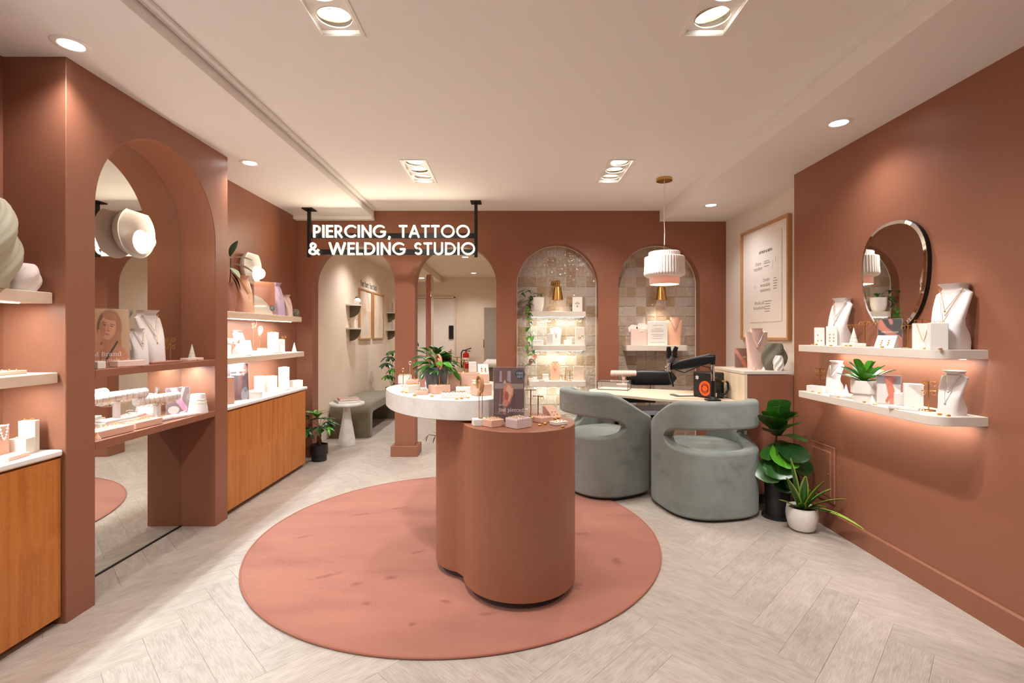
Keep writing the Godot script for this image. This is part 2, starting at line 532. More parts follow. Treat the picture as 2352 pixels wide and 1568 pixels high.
# ---------- floor and walls
func build_shell() -> void:
	var sub := struct("floor", Geo.new().box(Vector3(0, -0.06, -4.8), Vector3(4.9, 0.1, 13.2)), mat("grey cabinet", Color.WHITE), "pale oak-look herringbone plank floor", "floor")
	# herringbone: planks 5 wide by 1, at 45 degrees to the walls
	var w := 0.1445
	var L := 5 * w
	var gl := Geo.new()
	var pm := []
	for k in 6:
		var b1 := noise_image(60 + k, 256, 48, 0.018, 4)
		b1.resize(256, 512, Image.INTERPOLATE_CUBIC)     # stretched along v, the plank's length
		var b2 := noise_image(80 + k, 256, 96, 0.09, 3)
		b2.resize(256, 512, Image.INTERPOLATE_CUBIC)
		var b3 := noise_image(95 + k, 256, 512, 0.01, 3)
		var d1 := b1.get_data(); var d2 := b2.get_data(); var d3 := b3.get_data()
		var out := PackedByteArray()
		out.resize(256 * 512 * 3)
		var tone: float = [0.98, 1.0, 1.02, 0.965, 1.01, 0.99][k]
		for i in 256 * 512:
			var g := absf(fposmod(d1[i] / 255.0 * 5.0, 1.0) - 0.5) * 2.0
			var t: float = clampf(0.35 * g + 0.3 * d2[i] / 255.0 + 0.35 * d3[i] / 255.0, 0.0, 1.0)
			var c := C(162, 147, 134).lerp(C(189, 176, 164), smoothstep(0.1, 0.85, t))
			out[i * 3] = mini(255, int(c.r * 255 * tone)); out[i * 3 + 1] = mini(255, int(c.g * 255 * tone)); out[i * 3 + 2] = mini(255, int(c.b * 255 * tone))
		var im := Image.create_from_data(256, 512, false, Image.FORMAT_RGB8, out)
		im.generate_mipmaps()
		var m := mat("plank %d" % k, Color.WHITE, 0.42)
		m.albedo_texture = ImageTexture.create_from_image(im)
		pm.append(m)
	# one plank: top with a small chamfer, uv along its length
	var pl := Geo.new()
	var c := 0.0007
	var hw := w / 2 - 0.0002; var hl := L / 2 - 0.0002
	var top := [Vector3(-hw + c, 0, -hl + c), Vector3(hw - c, 0, -hl + c), Vector3(hw - c, 0, hl - c), Vector3(-hw + c, 0, hl - c)]
	var rim := [Vector3(-hw, -c * 1.3, -hl), Vector3(hw, -c * 1.3, -hl), Vector3(hw, -c * 1.3, hl), Vector3(-hw, -c * 1.3, hl)]
	var uvs := [Vector2(0, 0), Vector2(1, 0), Vector2(1, 1), Vector2(0, 1)]
	pl.quad(top[0], top[1], top[2], top[3], uvs[0], uvs[1], uvs[2], uvs[3])
	for i in 4:
		var k := (i + 1) % 4
		pl.quad(rim[i], rim[k], top[k], top[i], uvs[i], uvs[k], uvs[k], uvs[i])
		pl.quad(rim[i] + Vector3(0, -0.008, 0), rim[k] + Vector3(0, -0.008, 0), rim[k], rim[i], uvs[i], uvs[k], uvs[k], uvs[i])
	for i in range(0, pl.v.size(), 3):          # face up and out
		var n := (pl.v[i + 2] - pl.v[i]).cross(pl.v[i + 1] - pl.v[i])
		var mid := (pl.v[i] + pl.v[i + 1] + pl.v[i + 2]) / 3.0
		if n.dot(mid + Vector3(0, 1, 0) * 0.02) < 0.0:
			var t := pl.v[i + 1]; pl.v[i + 1] = pl.v[i + 2]; pl.v[i + 2] = t
			var s := pl.u[i + 1]; pl.u[i + 1] = pl.u[i + 2]; pl.u[i + 2] = s
	var pmesh := pl.mesh(20.0)
	var far := Geo.new()
	var r2 := sqrt(0.5)
	for j in range(-9, 10):
		for k in range(-80, 80):
			for e in 2:
				# in plank units, x = -s, y = t
				var cx := (k + 2.5 if e == 0 else k + 0.5) + 10.0 * j
				var cy := k + 0.5 if e == 0 else k + 1.0 + 2.5
				var s := -(-2.817 + cx * w); var t := -0.62 + cy * w
				var X := (s + t) * r2; var D := (s - t) * r2
				if X < -2.45 or X > 2.5 or D < -1.7 or D > 11.3: continue
				if D > 5.3 and X > 0.6: continue
				var yaw := deg_to_rad(-45.0 if e == 0 else 45.0)
				var tr := Transform3D(Basis(Vector3.UP, yaw), Vector3(X, 0, -D))
				if rng.randf() < 0.5: tr.basis = tr.basis * Basis(Vector3.UP, PI)
				var px := VX + X / maxf(D, 0.1) * F
				if D > 1.45 and D < 8.2 and px > -150 and px < 2500 and not (D > 5.6 and (px > 1120 or px < 640)):
					var o := part(sub, "plank", pmesh, pm[rng.randi() % 6])
					o.transform = tr
				else:
					far.add(pl, tr)
	var rest := part(sub, "plank_field", far, pm[1])
	rest.set_meta("kind", "stuff")
	var T := mat("terracotta paint", Color.WHITE)
	struct("wall_left", Geo.new().box(Vector3(-2.27, 1.3, -1.75), Vector3(0.16, 2.7, 6.9)), T, "terracotta painted side wall behind the shelved alcoves", "wall")
	struct("wall_right", Geo.new().box(Vector3(2.21, 1.3, -0.935), Vector3(0.30, 2.7, 5.27)), T, "terracotta painted side wall carrying two floating shelves", "wall")
	struct("wall_right_return", Geo.new().box(Vector3(2.30, 1.3, -4.38), Vector3(0.17, 2.7, 1.62)), mat("white wall", Color.WHITE), "short off-white wall with the framed poster", "wall")
	# glazed shop front on the street, dark outside
	var sf := Geo.new().box(Vector3(0, 0.2, 1.68), Vector3(4.9, 0.42, 0.12)).box(Vector3(0, 2.5, 1.68), Vector3(4.9, 0.3, 0.12))
	for x in [-2.2, -0.75, 0.75, 2.2]: sf.box(Vector3(x, 1.38, 1.68), Vector3(0.1, 1.96, 0.1))
	struct("wall_front", sf, mat("black metal", Color.WHITE), "black framed glazed shop front", "wall")
	for x in [-1.475, 0.0, 1.475]: struct("window_%d" % (2 + int(signf(x))), Geo.new().box(Vector3(x, 1.38, 1.68), Vector3(1.36, 1.95, 0.01)), mat("clear pane", Color.WHITE), "tall shop window pane", "window")
	# skirting of the right wall and an access panel in it
	var bb := Geo.new().ext(PackedVector2Array([Vector2(0, 0), Vector2(0.014, 0), Vector2(0.014, 0.106), Vector2(0.007, 0.114), Vector2(0, 0.114)]), -1.6, 3.565, Transform3D(Basis(Vector3(-1, 0, 0), Vector3(0, 1, 0), Vector3(0, 0, -1)), Vector3(2.061, 0, 0)))
	struct("baseboard_right", bb, T, "terracotta skirting board along the shelf wall", "baseboard")
	var ap := thing("access_panel", "terracotta painted service hatch low on the wall behind the plants", "hatch", Vector3(2.06, 0.17, -3.235))
	part(ap, "frame", Geo.new().box(Vector3(-0.006, 0.18, 0), Vector3(0.012, 0.36, 0.25), 0.004), T)
	part(ap, "door", Geo.new().box(Vector3(-0.014, 0.18, 0), Vector3(0.008, 0.29, 0.19), 0.003), T)
	part(ap, "latch", Geo.new().lathe([[0.006, 0], [0.006, 0.004], [0.003, 0.005]], 12, Vector3(0, 0, 0)), T).transform = Transform3D(Basis(Vector3(0, 0, 1), PI / 2), Vector3(-0.018, 0.18, 0.075))

# outline of an arched opening standing on the floor, from its right foot over the top to its left foot
func arch(x0: float, x1: float, top: float, n := 28) -> PackedVector2Array:
	var r := (x1 - x0) / 2
	var p := PackedVector2Array([Vector2(x1, -0.01)])
	for i in n + 1:
		var t := PI * i / n
		p.append(Vector2((x0 + x1) / 2 + cos(t) * r, top - r + sin(t) * r))
	p.append(Vector2(x0, -0.01))
	return p
const A1 := [-2.03, -1.185]
const A2 := [-0.979, -0.143]
const A3 := [0.067, 0.903]
const A4 := [1.108, 1.948]
const ATOP := 2.175

func build_back_wall() -> void:
	var T := mat("terracotta paint", Color.WHITE)
	var o := PackedVector2Array([Vector2(-2.19, 2.6), Vector2(2.215, 2.6), Vector2(2.215, -0.01)])
	for a in [A4, A3, A2, A1]: o.append_array(arch(a[0], a[1], ATOP, 40))
	o.append(Vector2(-2.19, -0.01))
	struct("wall_back", Geo.new().ext(o, -DB - 0.15, -DB), T, "terracotta cross wall with four arches, two open and two tiled", "wall")
	var foot := Geo.new()
	for s in [[-2.19, A1[0] + 0.0], [A1[1], A2[0]], [A2[1], A3[0]], [A3[1], A4[0]], [A4[1], 2.215]]:
		foot.box(Vector3((s[0] + s[1]) / 2, 0.053, -DB - 0.075), Vector3(s[1] - s[0] + 0.07, 0.106, 0.23), 0.004)
	struct("baseboard_back", foot, T, "terracotta plinths round the feet of the arched wall", "baseboard")
	# tiled niches
	var tiles := []
	var cols := [C(178, 158, 139), C(172, 150, 129), C(184, 168, 152), C(166, 141, 116), C(176, 158, 145), C(186, 172, 158), C(160, 134, 107), C(180, 162, 148)]
	var nim := noise_image(71, 512, 512, 0.012, 2)
	nim.bump_map_to_normal_map(9.0)
	var wavy := ImageTexture.create_from_image(nim)
	for i in 8:
		var m := mat("glazed tile %d" % i, cols[i], 0.16)
		m.clearcoat_enabled = true
		m.clearcoat_roughness = 0.08
		m.normal_enabled = true
		m.normal_texture = wavy
		m.normal_scale = 0.9
		m.uv1_triplanar = true
		m.uv1_world_triplanar = true
		m.uv1_scale = Vector3(3.1, 3.1, 3.1)
		tiles.append(m)
	var pit := 0.1033
	var whole := Geo.new().box(Vector3.ZERO, Vector3(pit - 0.005, pit - 0.005, 0.012), 0.0016).mesh(30.0)
	var n := 0
	for a in [A3, A4]:
		n += 1
		var bk := struct("wall_niche_%d" % n, Geo.new().box(Vector3((a[0] + a[1]) / 2, 1.2, -DB - 0.145), Vector3(a[1] - a[0] + 0.06, 2.5, 0.04)), mat("grout", Color.WHITE), "arched niche lined with uneven glazed beige tiles, " + ("with three lit shelves" if n == 1 else "behind the desk"), "wall")
		var cx: float = (a[0] + a[1]) / 2
		var hole := arch(a[0] + 0.003, a[1] - 0.003, ATOP - 0.003, 40)
		for iy in range(0, 22):
			for ix in range(-5, 5):
				var x0: float = cx + ix * pit; var y0: float = 2.055 - 19 * pit + (iy - 1) * pit
				var g := 0.0025
				var sq := PackedVector2Array([Vector2(x0 + g, y0 + g), Vector2(x0 + pit - g, y0 + g), Vector2(x0 + pit - g, y0 + pit - g), Vector2(x0 + g, y0 + pit - g)])
				if y0 + pit < 0.1: continue
				var cut := Geometry2D.intersect_polygons(sq, hole)
				if cut.is_empty(): continue
				var c := Vector3(x0 + pit / 2, y0 + pit / 2, 0)
				var zz := -DB - 0.125 + rng.randf_range(-0.0008, 0.0008)
				var mt: Material = tiles[rng.randi() % 8]
				var p: MeshInstance3D
				if cut[0].size() == 4 and absf(absf(_area(cut[0])) - pow(pit - 2 * g, 2)) < 1e-5:
					p = part(bk, "tile", whole, mt)
				else:
					if absf(_area(cut[0])) < 1e-4: continue
					var q := PackedVector2Array()
					for e in cut[0]: q.append(e - Vector2(c.x, c.y))
					p = part(bk, "tile", Geo.new().ext(q, -0.006, 0.006), mt)
				p.position = Vector3(c.x, c.y, zz)
				p.rotation = Vector3(rng.randf_range(-1, 1), rng.randf_range(-1, 1), 0) * 0.006
		# metal edge trim round the tiles
		var line := []
		var ar := arch(a[0] + 0.004, a[1] - 0.004, ATOP - 0.004, 40)
		for e in ar: line.append(Vector3(e.x, maxf(e.y, 0.1), -DB - 0.112))
		part(bk, "trim", Geo.new().tube(line, 0.0045, 6), mat("tile trim", Color.WHITE))
		part(bk, "baseboard", Geo.new().box(Vector3(cx, 0.06, -DB - 0.115), Vector3(a[1] - a[0] - 0.002, 0.12, 0.02), 0.003), T)

func _area(p: PackedVector2Array) -> float:
	var s := 0.0
	for i in p.size(): s += p[i].cross(p[(i + 1) % p.size()])
	return s / 2

# ---------- ceiling with its fittings
func build_ceiling() -> void:
	var W := mat("ceiling paint", Color.WHITE)
	var g := Geo.new()
	var cut := PackedVector2Array()
	# holes for the recessed fittings: the slab is laid as strips round them
	var xs := []
	for f in [[-0.71, 0.0], [0.815, 0.0]]: xs.append([f[0] - 0.092, f[0] + 0.092])
	var z0 := -1.75; var z1 := 5.2
	for s in [[-1.42, xs[0][0]], [xs[0][1], xs[1][0]], [xs[1][1], 1.60]]:
		g.box(Vector3((s[0] + s[1]) / 2, CEIL + 0.06, -(z0 + z1) / 2), Vector3(s[1] - s[0], 0.12, z1 - z0))
	for s in xs:
		for d in [[z0, -0.47], [0.07, 1.55], [2.09, 3.57], [4.11, z1]]:
			g.box(Vector3((s[0] + s[1]) / 2, CEIL + 0.06, -(d[0] + d[1]) / 2), Vector3(s[1] - s[0], 0.12, d[1] - d[0]))
	struct("ceiling", g, W, "flat off-white ceiling of the shop", "ceiling")
	var sl := Geo.new().box(Vector3(-1.83, SOFL + 0.1, 1.75 - 3.4), Vector3(0.86, 0.2, 6.8))
	sl.box(Vector3(-1.79, SOFL - 0.018, -5.0), Vector3(0.80, 0.036, 0.09), 0.004)
	struct("ceiling_soffit_left", sl, W, "lowered ceiling strip above the shelved alcoves", "ceiling")
	struct("ceiling_soffit_right", Geo.new().box(Vector3(1.96, SOFR + 0.1, 1.75 - 3.475), Vector3(0.854, 0.2, 6.95)), W, "lowered ceiling strip along the shelf wall", "ceiling")
	var tr := thing("ceiling_track", "thin white recessed track along the edge of the lowered ceiling", "track", Vector3(-1.375, CEIL, 0))
	for s in [[0.0, 3.05], [3.06, 4.95]]:
		part(tr, "rail", Geo.new().box(Vector3(0, -0.006, -(s[0] + s[1]) / 2), Vector3(0.034, 0.012, s[1] - s[0]), 0.002), W)
		part(tr, "slot_edge", Geo.new().box(Vector3(-0.014, -0.014, -(s[0] + s[1]) / 2), Vector3(0.004, 0.006, s[1] - s[0])), W)
		part(tr, "slot_edge", Geo.new().box(Vector3(0.014, -0.014, -(s[0] + s[1]) / 2), Vector3(0.004, 0.006, s[1] - s[0])), W)
	var hot := glow("lamp glow warm", Color(1.0, 0.86, 0.62), 9.0)
	var names := ["near the hanging sign", "near the pendant lamp", "above the wooden counter", "above the shelf wall side", "behind the shop entrance", "by the entrance on the shelf wall side"]
	var i := 0
	for f in FITTINGS:
		var x: float = -0.71 if f[0] < 0 else 0.815
		var o := thing("ceiling_fitting", "recessed white ceiling fitting with three round spotlights, " + names[i], "spotlight", Vector3(x, CEIL, -(f[1] + 0.25)), 0.0, "triple ceiling spotlights")
		i += 1
		var fr := Geo.new()
		for e in [[0.0, 0.268, 0.196, 0.016], [0.0, -0.268, 0.196, 0.016]]: fr.box(Vector3(e[0], -0.002, e[1]), Vector3(e[2], 0.006, e[3]), 0.001)
		for sx in [-1, 1]: fr.box(Vector3(sx * 0.09, -0.002, 0), Vector3(0.016, 0.006, 0.52), 0.001)
		part(o, "frame", fr, mat("white lacquer", Color.WHITE))
		var pan := Geo.new().box(Vector3(0, 0.1, 0), Vector3(0.184, 0.01, 0.54))
		for sx in [-1, 1]: pan.box(Vector3(sx * 0.0885, 0.05, 0), Vector3(0.006, 0.1, 0.54))
		for sz in [-1, 1]: pan.box(Vector3(0, 0.05, sz * 0.267), Vector3(0.184, 0.1, 0.006))
		part(o, "housing", pan, mat("white lacquer", Color.WHITE))
		for k in 3:
			var z := 0.165 - 0.165 * k
			var a := Vector3(f[0], CEIL - 0.03, -(f[1] + 0.085 + 0.165 * k))
			var dir := Vector3.DOWN.slerp((Vector3(f[2][k][0], 0, -f[2][k][1]) - a).normalized(), 0.4)
			# square plate with a round opening
			var hole := Geo.new()
			for i2 in 32:
				var t0 := TAU * i2 / 32; var t1 := TAU * (i2 + 1) / 32
				var c0 := Vector3(cos(t0), 0, sin(t0)) * 0.069; var c1 := Vector3(cos(t1), 0, sin(t1)) * 0.069
				var q0 := Vector3(cos(t0), 0, sin(t0)) / maxf(absf(cos(t0)), absf(sin(t0))) * 0.0825; var q1 := Vector3(cos(t1), 0, sin(t1)) / maxf(absf(cos(t1)), absf(sin(t1))) * 0.0825
				hole.quad(c0, q0, q1, c1)
				hole.quad(c0 + Vector3(0, 0.004, 0), c0, c1, c1 + Vector3(0, 0.004, 0))
			part(o, "plate", hole, mat("white lacquer", Color.WHITE)).position = Vector3(0, 0.012, z)
			var lampn := part(o, "lamp", Geo.new().lathe([[0.064, 0.0], [0.067, 0.0], [0.055, 0.03], [0.035, 0.048], [0.0, 0.052], [0.0, 0.05], [0.033, 0.046], [0.052, 0.029]], 32), mat("reflector", C(246, 226, 186), 0.25, 0.6))
			lampn.transform = Transform3D(Basis(Quaternion(Vector3.DOWN, dir)), Vector3(0, 0.022, z))
			part(lampn, "bulb", Geo.new().lathe([[0.0, 0.006], [0.04, 0.007], [0.05, 0.011], [0.044, 0.03], [0.0, 0.036]], 24), hot)
	var pos := 0
	var dl := ["by the shop entrance on the counter side", "above the corner of the arched portal", "between the portal and the sign", "by the shop entrance on the shelf side", "above the oval mirror", "in front of the framed poster"]
	for d in DOWN_L + DOWN_R:
		var y := SOFL if d[0] < 0 else SOFR
		var o := thing("downlight", "round white recessed downlight " + dl[pos], "downlight", Vector3(d[0], y, -d[1]), 0.0, "round downlights")
		pos += 1
		part(o, "trim_ring", Geo.new().lathe([[0.045, 0.0], [0.045, -0.003], [0.052, -0.006], [0.066, -0.004], [0.07, 0.0]], 32), mat("white lacquer", Color.WHITE))
		part(o, "lens", Geo.new().lathe([[0.0, -0.001], [0.044, -0.0015], [0.044, 0.0], [0.0, 0.0]], 28), glow("lamp glow white", Color(1.0, 0.95, 0.92), 8.0))

# ---------- arched portal with a tall mirror
func build_portal() -> void:
	var T := mat("terracotta paint", Color.WHITE)
	var o := PackedVector2Array([Vector2(2.124, 2.46), Vector2(3.34, 2.46), Vector2(3.34, -0.01)])
	o.append_array(arch(2.275, 3.2, 2.30, 40))
	o.append(Vector2(2.124, -0.01))
	# polygon x runs along depth, extruded along x
	var t := Transform3D(Basis(Vector3(0, 0, -1), Vector3(0, 1, 0), Vector3(1, 0, 0)), Vector3.ZERO)
	struct("wall_portal", Geo.new().ext(o, -2.2, -1.918, t, 0.003), T, "terracotta pier with a tall arched mirror recess between the alcoves", "wall")
	var m := thing("arch_mirror", "tall arched mirror set back in the terracotta portal", "mirror", Vector3(-2.14, 0, -2.7375))
	var ar := arch(-0.4615, 0.4615, 2.299, 40)
	var poly := PackedVector2Array()
	for e in ar: poly.append(Vector2(e.x, maxf(e.y, 0.004)))
	var tm := Transform3D(Basis(Vector3(0, 0, -1), Vector3(0, 1, 0), Vector3(1, 0, 0)), Vector3.ZERO)
	part(m, "glass", Geo.new().ext(poly, -0.03, 0.0, tm), mat("mirror", Color.WHITE))
	part(m, "bottom_edge", Geo.new().box(Vector3(0.002, 0.004, 0), Vector3(0.006, 0.008, 0.92)), mat("black metal", Color.WHITE))
	var sh := [["upper", 1.085], ["lower", 0.752]]
	for s in sh:
		var q := thing("portal_shelf", "terracotta shelf across the arched mirror, the %s of two" % s[0], "shelf", Vector3(-2.029, s[1] - 0.037, -2.7375))
		part(q, "board", Geo.new().box(Vector3(0, 0.0185, 0), Vector3(0.222, 0.037, 0.924), 0.002), T)
		if s[0] == "upper":
			part(q, "led_strip", Geo.new().box(Vector3(-0.02, -0.002, 0), Vector3(0.012, 0.004, 0.86)), glow("led strip", Color(1, 0.98, 0.95), 6.0))
			area(Vector3(-2.045, s[1] - 0.044, -2.7375), Vector3(-2.045, 0, -2.7375), Vector2(0.012, 0.86), COOL, 0.45, Vector3.FORWARD)
	sconce(Vector3(-2.14, 1.815, -2.74), "white shell-shaped wall lamp with globe bulb on the arched mirror")

func sconce(at: Vector3, label: String) -> void:
	var o := thing("wall_sconce", label, "wall lamp", at)
	var ceramic := mat("white ceramic", Color.WHITE)
	# dish facing +x, cut flat at the top
	var rings := []
	for p in [[0.0, 0.012], [0.06, 0.010], [0.105, 0.026], [0.132, 0.062], [0.139, 0.064], [0.137, 0.056], [0.112, 0.012], [0.06, -0.001], [0.0, 0.0]]:
		var r := PackedVector3Array()
		for i in 40:
			var t := TAU * i / 40
			var y: float = sin(t) * p[0] * 1.02
			r.append(Vector3(p[1], minf(y, 0.115) + (0.0 if y > 0 else y * 0.0), cos(t) * p[0]))
		rings.append(r)
	part(o, "dish", Geo.new().skin(rings), ceramic, "", 50.0)
	var cup := part(o, "cup", Geo.new().lathe([[0.02, 0.0], [0.052, 0.012], [0.064, 0.05], [0.066, 0.066], [0.061, 0.067], [0.056, 0.045], [0.03, 0.03], [0.0, 0.03]], 32), ceramic)
	cup.transform = Transform3D(Basis(Vector3(0, 0, 1), -PI / 2), Vector3(0.03, -0.055, 0.012))
	part(o, "bulb", Geo.new().ball(Vector3(0.118, -0.05, 0.012), Vector3(0.047, 0.047, 0.047), 24, 16), glow("globe bulb", Color(1, 0.97, 0.93), 3.0))
	omni(at + Vector3(0.118, -0.05, 0.012), Color(1, 0.93, 0.84), 0.075, 0.045)

func text(parent: Node, s: String, h: float, m: Material, t: Transform3D, serif := true, bold := false, part_name := "lettering", width := 0.0) -> void:
	var f := SystemFont.new()
	f.font_names = PackedStringArray(["Droid Serif" if serif else "Droid Sans"])
	f.font_weight = 700 if bold else 400
	var tm := TextMesh.new()
	tm.text = s
	tm.font = f
	tm.font_size = 64
	tm.pixel_size = h / 46.0       # capital letters come out h high
	tm.depth = 0.0006
	tm.curve_step = 2.0
	var o := MeshInstance3D.new()
	o.name = part_name
	o.mesh = tm
	o.material_override = m
	parent.add_child(o, true)
	o.transform = t
	if width > 0.0:
		var w := tm.get_aabb().size.x
		if w > 0.001: o.transform.basis = t.basis * Basis.from_scale(Vector3(width / w, 1, 1))

# ---------- lounge behind the open arches
func build_lounge() -> void:
	var K := mat("cream paint", Color.WHITE)
	struct("wall_lounge_left", Geo.new().box(Vector3(-2.28, 1.3, -8.15), Vector3(0.16, 2.7, 5.9)), K, "cream side wall of the lounge with lettering and prints", "wall")
	struct("wall_lounge_far", Geo.new().box(Vector3(-1.0, 1.3, -11.08), Vector3(2.8, 2.7, 0.16)), K, "cream end wall of the lounge", "wall")
	struct("wall_lounge_right", Geo.new().box(Vector3(0.13, 1.3, -8.15), Vector3(0.16, 2.7, 5.9)), K, "cream partition of the lounge", "wall")
	struct("ceiling_lounge", Geo.new().box(Vector3(-1.0, CEIL + 0.06, -8.15), Vector3(2.8, 0.12, 5.9)), mat("cream paint", K.albedo_color), "cream ceiling of the lounge", "ceiling")
	struct("ceiling_lounge_soffit", Geo.new().box(Vector3(-1.87, 2.45, -8.15), Vector3(0.70, 0.12, 5.88)), K, "lowered ceiling strip along the lounge side wall", "ceiling")
	struct("baseboard_lounge", Geo.new().box(Vector3(-2.193, 0.06, -8.1), Vector3(0.014, 0.12, 5.7), 0.003), mat("white wall", Color.WHITE), "white skirting of the lounge wall", "baseboard")
	var hot := glow("lamp glow warm", Color.WHITE, 9.0)
	var i := 0
	for d in [[-1.75, 6.5], [-1.75, 7.75], [-1.8, 10.0], [-0.74, 6.4], [-0.74, 8.08], [-0.76, 10.2]]:
		var y := 2.39 if d[0] < -1.0 else CEIL
		var o := thing("lounge_downlight", "small warm downlight in the lounge ceiling", "downlight", Vector3(d[0], y, -d[1]), 0.0, "lounge downlights")
		part(o, "trim_ring", Geo.new().lathe([[0.05, 0.0], [0.05, -0.003], [0.07, -0.004], [0.075, 0.0]], 24), mat("white lacquer", Color.WHITE))
		part(o, "lens", Geo.new().lathe([[0.0, -0.001], [0.049, -0.0015], [0.049, 0.0], [0.0, 0.0]], 24), hot)
		i += 1
	# door with its lock plate
	var dr := thing("door_1", "flat cream door in the lounge end wall", "door", Vector3(-1.68, 0, -10.99))
	dr.set_meta("kind", "structure")
	part(dr, "leaf", Geo.new().box(Vector3(0, 1.02, 0.01), Vector3(0.84, 2.04, 0.04), 0.003), mat("white wall", Color.WHITE))
	part(dr, "frame", Geo.new().box(Vector3(0.435, 1.04, 0.005), Vector3(0.03, 2.08, 0.06), 0.003).box(Vector3(-0.435, 1.04, 0.005), Vector3(0.03, 2.08, 0.06), 0.003).box(Vector3(0, 2.065, 0.005), Vector3(0.9, 0.03, 0.06), 0.003), K)
	part(dr, "lock_plate", Geo.new().box(Vector3(0.365, 1.29, 0.04), Vector3(0.1, 0.30, 0.03), 0.004), mat("black plastic", Color.WHITE))
	part(dr, "handle", Geo.new().tube([Vector3(0.36, 0.9, 0.03), Vector3(0.36, 0.9, 0.08), Vector3(0.36, 0.8, 0.08), Vector3(0.36, 0.8, 0.03)], 0.014, 8), mat("brass", Color.WHITE))
	# fire extinguisher
	var fe := thing("fire_extinguisher", "red fire extinguisher with black hose on the lounge end wall", "extinguisher", Vector3(-0.98, 0.49, -10.89))
	part(fe, "cylinder", Geo.new().lathe([[0.0, 0.0], [0.062, 0.0], [0.07, 0.015], [0.07, 0.30], [0.06, 0.335], [0.03, 0.355], [0.022, 0.37], [0.0, 0.37]], 24), mat("red enamel", Color.WHITE))
	part(fe, "label", Geo.new().lathe([[0.0705, 0.14], [0.0715, 0.14], [0.0715, 0.24], [0.0705, 0.24]], 24), mat("paper", Color.WHITE))
	part(fe, "handle", Geo.new().tube([Vector3(0.0, 0.37, 0), Vector3(0.0, 0.41, 0), Vector3(0.05, 0.43, 0.02), Vector3(0.12, 0.45, 0.03)], 0.012, 8).tube([Vector3(0.0, 0.39, 0), Vector3(0.1, 0.385, 0.03)], 0.01, 8), mat("black plastic", Color.WHITE))
	part(fe, "hose", Geo.new().tube([Vector3(-0.01, 0.40, 0), Vector3(-0.07, 0.40, 0.03), Vector3(-0.1, 0.34, 0.04), Vector3(-0.1, 0.1, 0.04), Vector3(-0.085, 0.02, 0.04)], [0.014, 0.014, 0.014, 0.014, 0.022], 8), mat("black plastic", Color.WHITE))
	var cb := thing("tall_cabinet", "tall flat grey cabinet beyond the second open arch", "cabinet", Vector3(-0.22, 0, -9.4))
	part(cb, "body", Geo.new().box(Vector3(0, 0.87, 0), Vector3(0.53, 1.74, 0.6), 0.004), mat("grey cabinet", Color.WHITE))
	part(cb, "handle", Geo.new().box(Vector3(-0.27, 1.07, 0.28), Vector3(0.014, 0.16, 0.014), 0.003), mat("black metal", Color.WHITE))
	var bd := thing("treatment_bed", "cream padded treatment bed in front of the grey cabinet", "bed", Vector3(-0.2, 0, -8.35))
	part(bd, "mattress", Geo.new().box(Vector3(0, 0.76, 0), Vector3(0.49, 0.09, 0.9), 0.03), mat("white wall", Color.WHITE))
	part(bd, "base", Geo.new().box(Vector3(0.03, 0.36, 0), Vector3(0.38, 0.71, 0.8), 0.01), mat("olive velvet", Color.WHITE))
	# standing arched mirror seen edge on
	var sm := thing("standing_mirror", "tall narrow round-topped mirror with rose-coloured rim, seen edge on", "mirror", Vector3(-1.267, 0, -7.75))
	var pr := arch(-0.15, 0.15, 2.19, 20)
	var pl := PackedVector2Array()
	for e in pr: pl.append(Vector2(e.x, maxf(e.y, 0.001)))
	var tt := Transform3D(Basis(Vector3(0, 0, -1), Vector3(0, 1, 0), Vector3(1, 0, 0)), Vector3.ZERO)
	part(sm, "rim", Geo.new().ext(pl, -0.04, 0.035, tt, 0.006), mat("rose rim", C(176, 110, 96), 0.3))
	var pl2 := PackedVector2Array()
	for e in arch(-0.135, 0.135, 2.175, 20): pl2.append(Vector2(e.x, maxf(e.y, 0.03)))
	part(sm, "glass", Geo.new().ext(pl2, 0.033, 0.04, tt), mat("mirror", Color.WHITE))
	# lettering on the wall
	var wl := thing("wall_lettering", "small dark lettering above the two framed prints", "lettering", Vector3(-2.199, 2.0, -7.66))
	text(wl, "Your Story, Your Stack", 0.085, mat("print dark", Color.WHITE), Transform3D(Basis(Vector3.UP, PI / 2), Vector3.ZERO), true, true, "letters", 0.88)
	# two prints in thin wooden frames
	for f in [[7.43, "pale abstract print in tan frame, under the word Story", 51], [8.15, "pale abstract print in tan frame, under the word Stack", 53]]:
		var o := thing("framed_print", f[1], "framed print", Vector3(-2.2, 1.17, -f[0]), 0.0, "framed prints in the lounge")
		frame_on_x(o, 0.62, 0.75, 0.022, 0.03, mat("tan frame", Color.WHITE))
		var t := ramp_tex(f[2], 128, 0.012, 1, 2, 0.02, 0.3, [C(206, 176, 150), C(232, 214, 192), C(238, 222, 202), C(226, 190, 156), C(214, 196, 178)])
		var m := mat("print %d" % f[2], Color.WHITE, 0.6)
		m.albedo_texture = t
		m.uv1_triplanar = true
		part(o, "print", Geo.new().box(Vector3(0.012, 0.375, 0), Vector3(0.008, 0.71, 0.58)), m)
